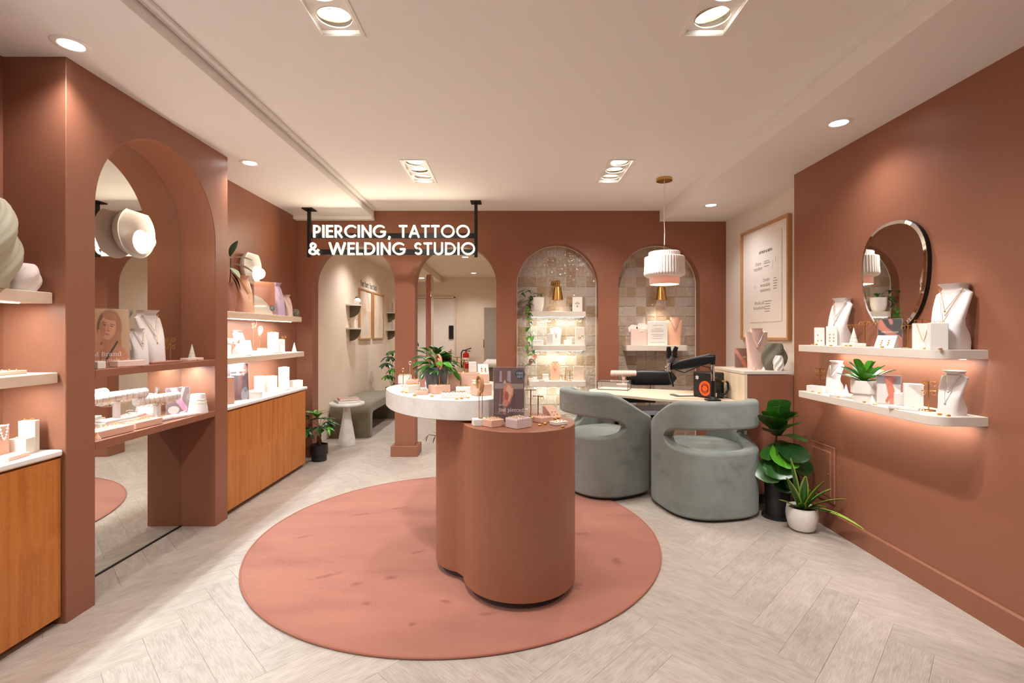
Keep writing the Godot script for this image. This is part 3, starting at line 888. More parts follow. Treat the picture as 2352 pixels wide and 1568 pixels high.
	# small half-round ledges with brackets
	for s in [[6.75, 1.645, "upper ledge near the bench end"], [6.75, 1.325, "lower ledge near the bench end"], [8.85, 1.63, "upper ledge past the prints"], [8.85, 1.32, "lower ledge past the prints"]]:
		var o := thing("wall_ledge", "half-round cream wall ledge on a curved bracket, " + s[2], "shelf", Vector3(-2.2, s[1], -s[0]), 0.0, "lounge wall ledges")
		var p := PackedVector2Array([Vector2(-0.17, 0)])
		for k in 13: p.append(Vector2(-cos(PI * k / 12) * 0.17, 0.001 + sin(PI * k / 12) * 0.16))
		part(o, "ledge", Geo.new().ext(p, -0.01, 0.01, Transform3D(Basis(Vector3(0, 0, -1), Vector3(1, 0, 0), Vector3(0, -1, 0)), Vector3.ZERO)), mat("shelf white", Color.WHITE))
		var q := PackedVector2Array([Vector2(0, 0)])
		for k in 9: q.append(Vector2(cos(PI / 2 * k / 8) * 0.15, -sin(PI / 2 * k / 8) * 0.16))
		part(o, "bracket", Geo.new().ext(q, -0.012, 0.012, Transform3D(Basis.IDENTITY, Vector3(0, -0.01, 0))), mat("olive velvet", Color.WHITE))
	var rv := thing("ring_vase", "small dark and white ring-shaped vase on the upper ledge near the bench end", "vase", Vector3(-2.12, 1.655, -6.76))
	part(rv, "ring", Geo.new().torus(Vector3(0, 0.055, -0.03), 0.045, 0.014, Basis(Vector3(0, 0, 1), PI / 2), 24, 8), mat("black pot", Color.WHITE))
	part(rv, "ball", Geo.new().ball(Vector3(0.03, 0.045, 0.03), Vector3(0.045, 0.045, 0.045)), mat("white ceramic", Color.WHITE))
	var k2 := 0
	for b in [[-0.06, 0.10, "pale pink"], [-0.025, 0.125, "paper"], [0.005, 0.12, "peach leather"], [0.03, 0.12, "paper"]]:
		var o := thing("ledge_bottle", "small %s bottle standing on the lower ledge near the bench end" % ["blush", "white", "peach", "ivory"][k2], "bottle", Vector3(-2.12, 1.335, -6.75 - b[0]), 0.0, "bottles on the lounge ledge")
		part(o, "body", Geo.new().lathe([[0.0, 0.0], [0.014, 0.0], [0.014, b[1] * 0.75], [0.007, b[1] * 0.85], [0.007, b[1]], [0.0, b[1]]], 12), mat(b[2], Color.WHITE))
		k2 += 1
	for b in [[0, 1.33], [1, 1.64]]:
		var o := thing("ledge_vase", "slim grey vase on the %s ledge past the prints" % ["lower", "upper"][b[0]], "vase", Vector3(-2.11, b[1], -8.82))
		part(o, "body", Geo.new().lathe([[0.0, 0.0], [0.02, 0.0], [0.026, 0.06], [0.012, 0.13], [0.014, 0.17], [0.0, 0.17]], 14), mat("lilac block", Color.WHITE))
	# bench of two legs and a seat in one fold
	var be := thing("waterfall_bench", "olive velvet bench with waterfall ends against the lounge wall", "bench", Vector3(-1.94, 0.0, -6.66))
	var prof := PackedVector2Array()
	var hl := 0.74; var th := 0.13; var hh := 0.42; var ro := 0.15; var ri := 0.06
	prof.append(Vector2(hl, 0.0))
	for k in 9: prof.append(Vector2(hl - ro + cos(PI / 2 * k / 8) * ro, hh - ro + sin(PI / 2 * k / 8) * ro))
	for k in 9: prof.append(Vector2(-hl + ro - sin(PI / 2 * k / 8) * ro, hh - ro + cos(PI / 2 * k / 8) * ro))
	prof.append_array(PackedVector2Array([Vector2(-hl, 0), Vector2(-hl + th, 0)]))
	for k in 7: prof.append(Vector2(-hl + th + ri - cos(PI / 2 * k / 6) * ri, hh - th - ri + sin(PI / 2 * k / 6) * ri))
	for k in 7: prof.append(Vector2(hl - th - ri + sin(PI / 2 * k / 6) * ri, hh - th - ri + cos(PI / 2 * k / 6) * ri))
	prof.append(Vector2(hl - th, 0))
	part(be, "upholstery", Geo.new().ext(prof, -0.24, 0.25, Transform3D(Basis(Vector3(0, 0, -1), Vector3(0, 1, 0), Vector3(1, 0, 0)), Vector3.ZERO), 0.02), mat("olive velvet", Color.WHITE))
	var st := thing("side_table", "round white side table on a tapering pedestal beside the bench", "table", Vector3(-1.84, 0.0, -5.54))
	part(st, "tabletop", Geo.new().lathe([[0.0, 0.445], [0.17, 0.447], [0.193, 0.458], [0.196, 0.47], [0.19, 0.482], [0.17, 0.487], [0.0, 0.487]], 48), mat("pale stone", Color.WHITE))
	part(st, "pedestal", Geo.new().lathe([[0.0, 0.0], [0.088, 0.0], [0.092, 0.012], [0.086, 0.08], [0.05, 0.30], [0.036, 0.40], [0.04, 0.445], [0.0, 0.446]], 32, Vector3.ZERO, 0.05, 4.0), mat("pale stone", Color.WHITE))
	var b1 := thing("coffee_table_book", "large grey coffee-table book under the orange one", "book", Vector3(-1.83, 0.4875, -5.53), 32.0)
	part(b1, "cover", Geo.new().box(Vector3(0, 0.001, 0), Vector3(0.25, 0.003, 0.20)).box(Vector3(0, 0.025, 0), Vector3(0.25, 0.003, 0.20)).box(Vector3(-0.1245, 0.013, 0), Vector3(0.003, 0.026, 0.20)), mat("grey cover", C(176, 172, 160), 0.6))
	part(b1, "pages", Geo.new().box(Vector3(0.0, 0.013, 0), Vector3(0.243, 0.022, 0.194)), mat("paper", Color.WHITE))
	var b2 := thing("coffee_table_book", "smaller orange-spined book lying on the grey one", "book", Vector3(-1.82, 0.5142, -5.53), 28.0)
	part(b2, "cover", Geo.new().box(Vector3(0, 0.001, 0), Vector3(0.21, 0.003, 0.16)).box(Vector3(-0.104, 0.0105, 0), Vector3(0.003, 0.021, 0.16)), mat("orange cover", C(206, 124, 50), 0.55))
	part(b2, "pages", Geo.new().box(Vector3(0, 0.0105, 0), Vector3(0.203, 0.018, 0.154)), mat("paper", Color.WHITE))
	part(b2, "front_cover", Geo.new().box(Vector3(0, 0.0205, 0), Vector3(0.21, 0.002, 0.16)), mat("mauve cover", C(190, 150, 140), 0.4))

# a wooden frame lying against a wall that faces +x
func frame_on_x(o: Node, w: float, h: float, bar: float, deep: float, m: Material) -> void:
	part(o, "frame_rail", Geo.new().box(Vector3(deep / 2, bar / 2, 0), Vector3(deep, bar, w), 0.002), m)
	part(o, "frame_rail", Geo.new().box(Vector3(deep / 2, h - bar / 2, 0), Vector3(deep, bar, w), 0.002), m)
	for s in [-1, 1]: part(o, "frame_stile", Geo.new().box(Vector3(deep / 2, h / 2, s * (w - bar) / 2), Vector3(deep, h - 2 * bar, bar), 0.002), m)

# ---------- hanging sign of lit letters
# each letter: advance width, then strokes in units of the capital height; l = straight, a = arc (centre, radii, from, to in degrees)
func glyph(ch: String) -> Array:
	var s := 0.075
	var c := 1.0 - s
	match ch:
		"P": return [0.55, ["l", s, 0, s, 1], ["l", s, c, 0.26, c], ["l", s, 0.43, 0.26, 0.43], ["a", 0.26, (c + 0.43) / 2, 0.21, (c - 0.43) / 2, -90, 90]]
		"R": return [0.6, ["l", s, 0, s, 1], ["l", s, c, 0.26, c], ["l", s, 0.45, 0.26, 0.45], ["a", 0.26, (c + 0.45) / 2, 0.21, (c - 0.45) / 2, -90, 90], ["l", 0.25, 0.45, 0.53, 0.0]]
		"I": return [0.15, ["l", s, 0, s, 1]]
		"E": return [0.5, ["l", s, 0, s, 1], ["l", s, c, 0.5, c], ["l", s, 0.52, 0.46, 0.52], ["l", s, s, 0.5, s]]
		"C": return [0.86, ["a", 0.5, 0.5, 0.435, 0.44, 42, 318]]
		"G": return [0.98, ["a", 0.5, 0.5, 0.435, 0.44, 42, 318], ["l", 0.56, 0.46, 0.94, 0.46], ["l", 0.88, 0.46, 0.84, 0.2]]
		"N": return [0.72, ["l", s, 0, s, 1], ["l", 0.65, 0, 0.65, 1], ["l", s, 0.96, 0.65, 0.04]]
		",": return [0.2, ["l", 0.13, 0.1, 0.05, -0.17]]
		"T": return [0.6, ["l", 0.3, 0, 0.3, 1], ["l", 0.0, c, 0.6, c]]
		"A": return [0.8, ["l", 0.06, 0, 0.4, 0.98], ["l", 0.74, 0, 0.4, 0.98], ["l", 0.2, 0.33, 0.6, 0.33]]
		"O": return [1.0, ["a", 0.5, 0.5, 0.435, 0.44, 0, 360]]
		"W": return [1.24, ["l", 0.06, 1, 0.33, 0.03], ["l", 0.33, 0.03, 0.62, 0.97], ["l", 0.62, 0.97, 0.91, 0.03], ["l", 0.91, 0.03, 1.18, 1]]
		"L": return [0.46, ["l", s, 0, s, 1], ["l", s, s, 0.46, s]]
		"D": return [0.78, ["l", s, 0, s, 1], ["l", s, c, 0.3, c], ["l", s, s, 0.3, s], ["a", 0.3, 0.5, 0.41, 0.425, -90, 90]]
		"S": return [0.56, ["a", 0.28, 0.72, 0.2, 0.205, 30, 250], ["a", 0.28, 0.3, 0.215, 0.225, -150, 78]]
		"U": return [0.68, ["l", s, 0.3, s, 1], ["l", 0.6, 0.3, 0.6, 1], ["a", 0.3375, 0.3, 0.2625, 0.235, 180, 360]]
		"&": return [0.86, ["a", 0.34, 0.74, 0.165, 0.19, -40, 230], ["l", 0.23, 0.6, 0.78, 0.02], ["a", 0.33, 0.27, 0.25, 0.21, 110, 330], ["l", 0.47, 0.62, 0.28, 0.48], ["l", 0.54, 0.16, 0.74, 0.44]]
	return [0.36]
func build_sign() -> void:
	var D := 4.68
	var o := thing("hanging_sign", "lit white letter sign hanging on black posts before the open arches", "sign", Vector3(0, 0, -D))
	var bk := mat("black metal", Color.WHITE)
	var lit := glow("sign letter glow", Color(1.0, 0.97, 0.86), 1.7)
	for p in [[-1.925, SOFL], [-0.328, CEIL]]:
		part(o, "post", Geo.new().box(Vector3(p[0], (p[1] + 1.985) / 2, -0.03), Vector3(0.03, p[1] - 1.985, 0.03), 0.003), bk)
		part(o, "ceiling_plate", Geo.new().box(Vector3(p[0], p[1] - 0.006, -0.03), Vector3(0.1, 0.012, 0.12), 0.002), bk)
	for y in [2.19, 2.035]:
		part(o, "rail", Geo.new().box(Vector3(-1.1265, y, -0.03), Vector3(1.60, 0.05, 0.02), 0.002), bk)
	var rows := [["PIERCING, TATTOO", 719.0, 1079.0, 545.0], ["& WELDING STUDIO", 708.0, 1091.0, 585.0]]
	for r in rows:
		var cap := 28.5 / F * D
		var gap := 0.13
		var width := 0.0
		for ch in r[0]: width += glyph(ch)[0] + gap
		width -= gap
		var a := PD(r[1], r[3], D); var b := PD(r[2], r[3], D)
		var sx := (b.x - a.x) / width
		var x := a.x
		for ch in r[0]:
			var gl := glyph(ch)
			if gl.size() > 1:
				var g := Geo.new()
				var w := 0.125 * cap
				for k in range(1, gl.size()):
					var e: Array = gl[k]
					var line := PackedVector2Array()
					if e[0] == "l": line = PackedVector2Array([Vector2(e[1] * sx, e[2] * cap), Vector2(e[3] * sx, e[4] * cap)])
					else:
						var n := maxi(6, int(absf(e[6] - e[5]) / 9.0))
						for q in n + 1:
							var t := deg_to_rad(lerpf(e[5], e[6], float(q) / n))
							line.append(Vector2((e[1] + cos(t) * e[3]) * sx, (e[2] + sin(t) * e[4]) * cap))
					stroke(g, line, w, 0.0, 0.022, e[0] == "a" and e[6] - e[5] >= 359)
				var l := part(o, "letter", g, lit, "", 25.0)
				l.position = Vector3(x, a.y, -0.016)
			x += (gl[0] + gap) * sx
	for q in [[-1.62, 2.13], [-1.13, 2.13], [-0.64, 2.13]]:
		area(Vector3(q[0], q[1], -D + 0.012), Vector3(q[0], q[1], 0), Vector2(0.48, 0.28), Color(1.0, 0.96, 0.86), 0.12, Vector3.UP)
func stroke(g: Geo, line: PackedVector2Array, w: float, z0: float, z1: float, shut := false) -> void:
	var rings := []
	var n := line.size()
	for i in n:
		var a := line[maxi(i - 1, 0)]; var b := line[mini(i + 1, n - 1)]
		if shut and (i == 0 or i == n - 1): a = line[n - 2]; b = line[1]
		var d := (b - a).normalized()
		var k := Vector2(-d.y, d.x) * w / 2
		var p := line[i]
		rings.append(PackedVector3Array([Vector3(p.x - k.x, p.y - k.y, z0), Vector3(p.x + k.x, p.y + k.y, z0), Vector3(p.x + k.x, p.y + k.y, z1), Vector3(p.x - k.x, p.y - k.y, z1)]))
	g.skin(rings, true, not shut)
	if shut: g.seal(g.v.size() - (n - 1) * 24)

# ---------- display pieces
var ring_mesh: ArrayMesh
var stud_mesh: ArrayMesh
var hoop_mesh: ArrayMesh
var tag_mesh: ArrayMesh
func small_meshes() -> void:
	if ring_mesh: return
	ring_mesh = Geo.new().torus(Vector3(0, 0.0055, 0), 0.0068, 0.001, Basis(Vector3(1, 0, 0), PI / 2), 14, 5).mesh()
	stud_mesh = Geo.new().ball(Vector3.ZERO, Vector3(0.0042, 0.0036, 0.0042), 8, 5).mesh()
	hoop_mesh = Geo.new().torus(Vector3(0, -0.011, 0), 0.009, 0.0011, Basis(Vector3(1, 0, 0), PI / 2), 14, 5).mesh()
	tag_mesh = Geo.new().box(Vector3(0, 0.004, 0), Vector3(0.018, 0.008, 0.009), 0.0025).mesh()
func bust_at(st: Array, y: float) -> Array:      # half width, front, back at a height
	for i in st.size() - 1:
		if y <= st[i + 1][0]:
			var t: float = (y - st[i][0]) / maxf(st[i + 1][0] - st[i][0], 1e-5)
			return [lerpf(st[i][1], st[i + 1][1], t), lerpf(st[i][2], st[i + 1][2], t), lerpf(st[i][3], st[i + 1][3], t)]
	return [st[-1][1], st[-1][2], st[-1][3]]
# a necklace bust: foot, waist, sloping chest, shoulders and a flared neck; chains = list of [lowest point as share of height, metal, pendant]
func bust(label: String, at: Vector3, h: float, w: float, turn: float, mk: String, chains := [], group := "", flat := false) -> Node3D:
	var o := thing("necklace_bust", label, "necklace bust", at, turn, group)
	var d := w * 0.95
	var st := [[0.0, 0.40, 0.50, -0.50], [0.12, 0.405, 0.50, -0.52], [0.24, 0.41, 0.45, -0.42], [0.36, 0.42, 0.38, -0.16], [0.46, 0.44, 0.30, -0.06], [0.62, 0.48, 0.16, -0.12], [0.78, 0.50, 0.0, -0.24], [0.85, 0.50, -0.07, -0.30], [0.865, 0.46, -0.08, -0.32], [0.90, 0.34, -0.02, -0.42], [0.935, 0.29, 0.04, -0.48], [0.965, 0.31, 0.12, -0.50], [1.0, 0.36, 0.20, -0.50]]
	if flat: st = [[0.0, 0.36, 0.20, -0.30], [0.3, 0.39, 0.14, -0.26], [0.6, 0.44, 0.08, -0.18], [0.85, 0.49, 0.0, -0.16], [0.90, 0.50, -0.02, -0.16], [0.9001, 0.27, 0.06, -0.2], [0.95, 0.25, 0.05, -0.22], [1.0, 0.28, 0.07, -0.22]]
	var rings := []
	for s in st:
		var r := PackedVector3Array()
		for i in 28:
			var t := TAU * i / 28
			var cx := signf(cos(t)) * pow(absf(cos(t)), 0.62); var cz := signf(sin(t)) * pow(absf(sin(t)), 0.62)
			var zc: float = (s[2] + s[3]) / 2 * d; var zh: float = (s[2] - s[3]) / 2 * d
			r.append(Vector3(cx * s[1] * w, s[0] * h, zc + cz * zh))
		rings.append(r)
	# throat: the neck runs down into the chest as a hollow
	part(o, "body", Geo.new().skin(rings), mat(mk, Color.WHITE), "", 42.0)
	if true:
		var thr := Geo.new()
		var rr := []
		for k in 7:
			var y: float = lerpf(0.52, 0.90, k / 6.0)
			var b := bust_at(st, minf(y, 0.88))
			var r := PackedVector3Array()
			var hw: float = 0.26 * w * pow(k / 6.0, 0.7) + 0.004
			for i in 12:
				var t := TAU * i / 12
				r.append(Vector3(cos(t) * hw, y * h, b[1] * d - 0.004 + sin(t) * (0.012 + 0.05 * d * k / 6.0)))
			rr.append(r)
		thr.skin(rr)
		part(o, "throat", thr, mat(mk, Color.WHITE), "", 60.0)
	for c in chains:
		var pts := []
		var yb: float = c[0]
		for i in 21:
			var t := -1.0 + i / 10.0
			var y := lerpf(yb, 0.93, pow(absf(t), 1.35))
			var x := t * 0.30 * w * (0.55 + 0.45 * absf(t)) * 1.15
			var b := bust_at(st, minf(y, 0.86))
			var edge := sqrt(maxf(0.0, 1.0 - pow(absf(x) / (b[0] * w), 3.2)))
			var z: float = (b[1] + b[2]) / 2 * d + (b[1] - b[2]) / 2 * d * edge
			if y > 0.55: z += 0.007 + 0.05 * d * clampf((y - 0.52) / 0.38, 0.0, 1.0) * sqrt(maxf(0.0, 1.0 - pow(x / (0.28 * w), 2.0)))
			pts.append(Vector3(x, y * h, z + 0.002))
		var ch := part(o, "chain", Geo.new().tube(pts, 0.0008, 5), mat(c[1], Color.WHITE))
		if c.size() > 2 and c[2]: part(ch, "pendant", Geo.new().ball(pts[10] + Vector3(0, -0.006, 0.002), Vector3(0.004, 0.006, 0.002), 10, 6), mat(c[1], Color.WHITE))
	return o
func block(label: String, at: Vector3, s: Vector3, turn: float, mk: String, top := "", nx := 0, nz := 0, group := "", called := "display_block") -> Node3D:
	small_meshes()
	var o := thing(called, label, "display block" if called == "display_block" else "tray", at, turn, group)
	part(o, "body", Geo.new().box(Vector3(0, s.y / 2, 0), s, 0.002), mat(mk, Color.WHITE))
	for i in nx:
		for j in nz:
			var p := Vector3(((i + 0.5) / nx - 0.5) * (s.x - 0.012), s.y, ((j + 0.5) / nz - 0.5) * (s.z - 0.012))
			if top == "rings":
				var q := part(o, "ring", ring_mesh, mat("gold" if rng.randf() < 0.7 else "silver", Color.WHITE))
				q.position = p - Vector3(0, 0.004, 0)
				q.rotation.y = rng.randf_range(-0.3, 0.3)
			elif top == "studs":
				part(o, "stud", stud_mesh, mat(["gold", "silver", "pearl"][rng.randi() % 3], Color.WHITE)).position = p + Vector3(0, 0.002, 0)
	return o
func scalloped(label: String, at: Vector3, s: Vector3, turn: float, mk: String) -> Node3D:
	small_meshes()
	var o := thing("ring_tray", label, "tray", at, turn)
	part(o, "body", Geo.new().box(Vector3(0, s.y * 0.4, 0), Vector3(s.x, s.y * 0.8, s.z), 0.002), mat(mk, Color.WHITE))
	var n := 7
	for k in n:
		var z := ((k + 0.5) / n - 0.5) * s.z
		var p := PackedVector2Array()
		var hz := s.z / n * 0.5
		p = PackedVector2Array([Vector2(-hz, 0), Vector2(hz, 0), Vector2(hz * 0.75, s.y * 0.12), Vector2(hz * 0.2, s.y * 0.2), Vector2(-hz * 0.2, s.y * 0.2), Vector2(-hz * 0.75, s.y * 0.12)])
		part(o, "ridge", Geo.new().ext(p, -s.x / 2, s.x / 2, Transform3D(Basis(Vector3(0, 0, 1), Vector3(0, 1, 0), Vector3(-1, 0, 0)), Vector3(0, s.y * 0.8, z))), mat(mk, Color.WHITE))
	for k in n - 1:
		for i in 4:
			var q := part(o, "ring", ring_mesh, mat("gold" if rng.randf() < 0.6 else "silver", Color.WHITE))
			q.position = Vector3(((i + 0.5) / 4 - 0.5) * s.x * 0.9, s.y * 0.84, ((k + 1.0) / n - 0.5) * s.z)
			q.rotation.y = PI / 2 + rng.randf_range(-0.2, 0.2)
	return o
func wedge(label: String, at: Vector3, w: float, h: float, d: float, turn: float, mk: String, topw := 0.2, group := "", chain := false, studs := 0) -> Node3D:
	small_meshes()
	var o := thing("display_wedge", label, "display stand", at, turn, group)
	# profile in z, y: sloping front
	var p := PackedVector2Array([Vector2(-d / 2, 0), Vector2(d / 2, 0), Vector2(-d / 2 + d * topw, h), Vector2(-d / 2, h)])
	part(o, "body", Geo.new().ext(p, -w / 2, w / 2, Transform3D(Basis(Vector3(0, 0, 1), Vector3(0, 1, 0), Vector3(-1, 0, 0)), Vector3.ZERO), 0.0015), mat(mk, Color.WHITE))
	if chain:
		var q := []
		for i in 15:
			var a := -1.0 + i / 7.0
			q.append(_slope(h, d, topw, 0.3 + 0.68 * pow(absf(a), 1.2), a * w * 0.3))
		part(o, "chain", Geo.new().tube(q, 0.0011, 5), mat("gold", Color.WHITE))
	for k in studs:
		part(o, "stud", stud_mesh, mat("gold", Color.WHITE)).position = _slope(h, d, topw, 0.25 + 0.5 * (k / 2) / maxf(1.0, studs / 2.0), (k % 2 - 0.5) * w * 0.35)
	return o
func _slope(h: float, d: float, topw: float, t: float, x: float) -> Vector3:
	return Vector3(x, h * t, d / 2 - d * (1.0 - topw) * t + 0.0025)
func cone(label: String, at: Vector3, h: float, r: float, mk: String, ring := true, group := "") -> Node3D:
	var o := thing("ring_cone", label, "ring cone", at, 0.0, group)
	part(o, "cone", Geo.new().lathe([[0.0, 0.0], [r, 0.0], [r, 0.003], [r * 0.06, h], [0.0, h]], 20), mat(mk, Color.WHITE))
	if ring:
		part(o, "ring", Geo.new().torus(Vector3(0, h * 0.35, 0), r * 0.68, 0.0016, Basis(Vector3(0, 0, 1), 0.12), 18, 5), mat("gold", Color.WHITE))
		part(o, "ring", Geo.new().torus(Vector3(0, h * 0.12, 0), r * 0.92, 0.0014, Basis(Vector3(1, 0, 0), 0.1), 18, 5), mat("silver", Color.WHITE))
	return o
func tstand(label: String, at: Vector3, h: float, w: float, turn: float, tiers := 1, group := "") -> Node3D:
	small_meshes()
	var o := thing("earring_stand", label, "earring stand", at, turn, group)
	var m := mat("brass", Color.WHITE)
	part(o, "base", Geo.new().lathe([[0.0, 0.0], [0.026, 0.0], [0.028, 0.002], [0.026, 0.005], [0.0, 0.005]], 24), m)
	part(o, "post", Geo.new().lathe([[0.0, 0.004], [0.0032, 0.004], [0.0032, h], [0.0, h]], 10), m)
	for t in tiers:
		var y := h - 0.004 - t * h * 0.3
		var bar := part(o, "bar", Geo.new().box(Vector3(0, y, 0), Vector3(w, 0.004, 0.006), 0.0012), m)
		for s in [-1, 1]:
			var q := part(bar, "earring", hoop_mesh, mat("gold", Color.WHITE))
			q.position = Vector3(s * w * 0.36, y, 0)
			q.rotation.y = 0.4
	return o
func bracelet_bar(label: String, at: Vector3, l: float, h: float, r: float, turn: float, mk: String, n := 6, group := "") -> Node3D:
	var o := thing("bracelet_stand", label, "bracelet stand", at, turn, group)
	var m := mat(mk, Color.WHITE)
	part(o, "base", Geo.new().box(Vector3(0, 0.006, 0), Vector3(l * 0.5, 0.012, 0.07), 0.003), m)
	part(o, "post", Geo.new().box(Vector3(0, (h - r) / 2, 0), Vector3(0.026, h - r, 0.026), 0.004), m)
	var b := part(o, "roll", Geo.new().lathe([[0.0, -l / 2], [r * 0.8, -l / 2], [r, -l / 2 + r * 0.2], [r, l / 2 - r * 0.2], [r * 0.8, l / 2], [0.0, l / 2]], 28), m)
	b.transform = Transform3D(Basis(Vector3(0, 0, 1), PI / 2), Vector3(0, h, 0))
	for i in n:
		var x := ((i + 0.5) / n - 0.5) * l * 0.86
		var drop := 0.004 + 0.004 * rng.randf()
		var q := part(o, "bracelet", Geo.new().torus(Vector3(x, h - drop, 0), r + drop * 0.9, 0.0013, Basis(Vector3(0, 0, 1), PI / 2 + rng.randf_range(-0.12, 0.12)), 26, 5), mat("gold" if rng.randf() < 0.55 else "silver", Color.WHITE))
		q.rotation.y = 0.0
	return o
# painted prints: flat areas of colour, as in a photograph seen from afar
func paint(key: String, w: int, h: int, bg: Color, bg2: Color, shapes: Array) -> StandardMaterial3D:
	var im := Image.create(w, h, false, Image.FORMAT_RGB8)
	for y in h:
		for x in w:
			var c := bg.lerp(bg2, float(y) / h)
			var p := Vector2(float(x) / w, float(y) / h)
			for s in shapes:
				if s[0] == "e":
					var q := (p - Vector2(s[1], s[2])).rotated(deg_to_rad(-s[5]))
					var e := Vector2(q.x / s[3], q.y / s[4]).length()
					if e < 1.08: c = c.lerp(s[6], clampf((1.08 - e) / 0.16, 0.0, 1.0))
				elif s[0] == "p":
					if Geometry2D.is_point_in_polygon(p, s[1]): c = s[2]
				else:
					var a := Vector2(s[1], s[2]); var b := Vector2(s[3], s[4])
					var k := Geometry2D.get_closest_point_to_segment(p, a, b).distance_to(p)
					if k < s[5]: c = c.lerp(s[6], clampf((s[5] - k) / (s[5] * 0.35), 0.0, 1.0))
			im.set_pixel(x, y, c)
	im.generate_mipmaps()
	var m := mat("print " + key, Color.WHITE, 0.35)
	m.albedo_texture = ImageTexture.create_from_image(im)
	return m
func card(w: float, h: float, t := 0.001) -> Geo:
	var g := Geo.new()
	var a := Vector3(-w / 2, 0, t); var b := Vector3(-w / 2, h, t); var c := Vector3(w / 2, h, t); var d := Vector3(w / 2, 0, t)
	g.quad(a, b, c, d, Vector2(0, 1), Vector2(0, 0), Vector2(1, 0), Vector2(1, 1))
	var z := Vector3(0, 0, -2 * t)
	g.quad(d + z, c + z, b + z, a + z)
	return g
func acrylic(label: String, at: Vector3, w: float, h: float, turn: float, m: Material, thick := 0.012, tilt := 6.0) -> Node3D:
	var o := thing("acrylic_sign_holder", label, "sign holder", at, turn)
	var t := Transform3D(Basis(Vector3(1, 0, 0), deg_to_rad(-tilt)), Vector3(0, 0.001, 0))
	for s in [-1, 1]:
		part(o, "acrylic_sheet", Geo.new().box(Vector3(0, h / 2, s * thick / 2), Vector3(w, h, 0.003), 0.001), mat("acrylic", Color.WHITE)).transform = t
	for s in [-1, 1]:
		part(o, "acrylic_edge", Geo.new().box(Vector3(s * (w / 2 - 0.002), h / 2, 0), Vector3(0.003, h, thick - 0.003)), mat("acrylic", Color.WHITE)).transform = t
	part(o, "foot", Geo.new().box(Vector3(0, 0.003, 0.01), Vector3(w * 0.96, 0.004, 0.06), 0.001), mat("acrylic", Color.WHITE))
	var pr := part(o, "print", card(w - 0.008, h - 0.006), m)
	pr.transform = t * Transform3D(Basis.IDENTITY, Vector3(0, 0.003, thick / 2 - 0.004))
	return o
func print_text(o: Node3D, s: String, x: float, y: float, h: float, thick := 0.012, tilt := 6.0, w := 0.0) -> void:
	var t := Transform3D(Basis(Vector3(1, 0, 0), deg_to_rad(-tilt)), Vector3(0, 0.001, 0)) * Transform3D(Basis.IDENTITY, Vector3(x, y, thick / 2 - 0.0022))
	text(o.get_node("print"), s, h, mat("print white", Color.WHITE), o.get_node("print").transform.affine_inverse() * t, true, false, "lettering", w)
func badge(o: Node3D, x: float, y: float, r: float, thick := 0.012, tilt := 6.0) -> void:
	var pr: Node3D = o.get_node("print")
	var b := part(pr, "badge", Geo.new().lathe([[0.0, 0.0], [r, 0.0], [r, 0.0006], [0.0, 0.0006]], 28), mat("badge blue", C(34, 58, 78), 0.5))
	b.transform = pr.transform.affine_inverse() * (Transform3D(Basis(Vector3(1, 0, 0), deg_to_rad(-tilt)), Vector3(0, 0.001, 0)) * Transform3D(Basis(Vector3(1, 0, 0), PI / 2), Vector3(x, y, thick / 2 - 0.0028)))
	print_text(o, "FREE", x, y + r * 0.22, r * 0.38, thick, tilt)
	print_text(o, "GIFT", x, y - r * 0.42, r * 0.38, thick, tilt)
# an ear of skin-coloured silicone on a thin rod
func ear_geo(s: float) -> Geo:
	var g := Geo.new()
	var rim := []
	for i in 17:
		var t := lerpf(-70.0, 215.0, i / 16.0)
		rim.append(Vector3(cos(deg_to_rad(t)) * 0.34, sin(deg_to_rad(t)) * 0.46 + 0.1, 0.05 + 0.03 * sin(deg_to_rad(t))) * s)
	g.tube(rim, 0.075 * s, 8)
	g.ball(Vector3(0.0, 0.05, -0.01) * s, Vector3(0.32, 0.46, 0.07) * s, 14, 8)
	g.ball(Vector3(-0.12, -0.42, 0.02) * s, Vector3(0.17, 0.2, 0.09) * s, 12, 8)
	var anti := []
	for i in 9:
		var t := lerpf(-60.0, 130.0, i / 8.0)
		anti.append(Vector3(cos(deg_to_rad(t)) * 0.17 - 0.02, sin(deg_to_rad(t)) * 0.3, 0.07) * s)
	g.tube(anti, 0.055 * s, 7)
	return g
func ear(label: String, at: Vector3, rod: float, s: float, turn: float, mk: String, rods := 1, metal := "brass") -> Node3D:
	small_meshes()
	var o := thing("ear_model", label, "ear model", at, turn)
	for k in rods:
		var x := (k - (rods - 1) / 2.0) * s * 0.35
		part(o, "rod", Geo.new().tube([Vector3(x, 0, 0), Vector3(x, rod, 0)], 0.0018, 6), mat(metal, Color.WHITE))
	part(o, "foot", Geo.new().lathe([[0.0, 0.0], [0.012, 0.0], [0.012, 0.003], [0.0, 0.003]], 14), mat(metal, Color.WHITE))
	var e := part(o, "ear", ear_geo(s), mat(mk, Color.WHITE), "", 60.0)
	e.position = Vector3(0, rod + s * 0.36, 0)
	part(o, "earring", hoop_mesh, mat("silver", Color.WHITE)).position = Vector3(-s * 0.1, rod - s * 0.08, s * 0.1)
	return o
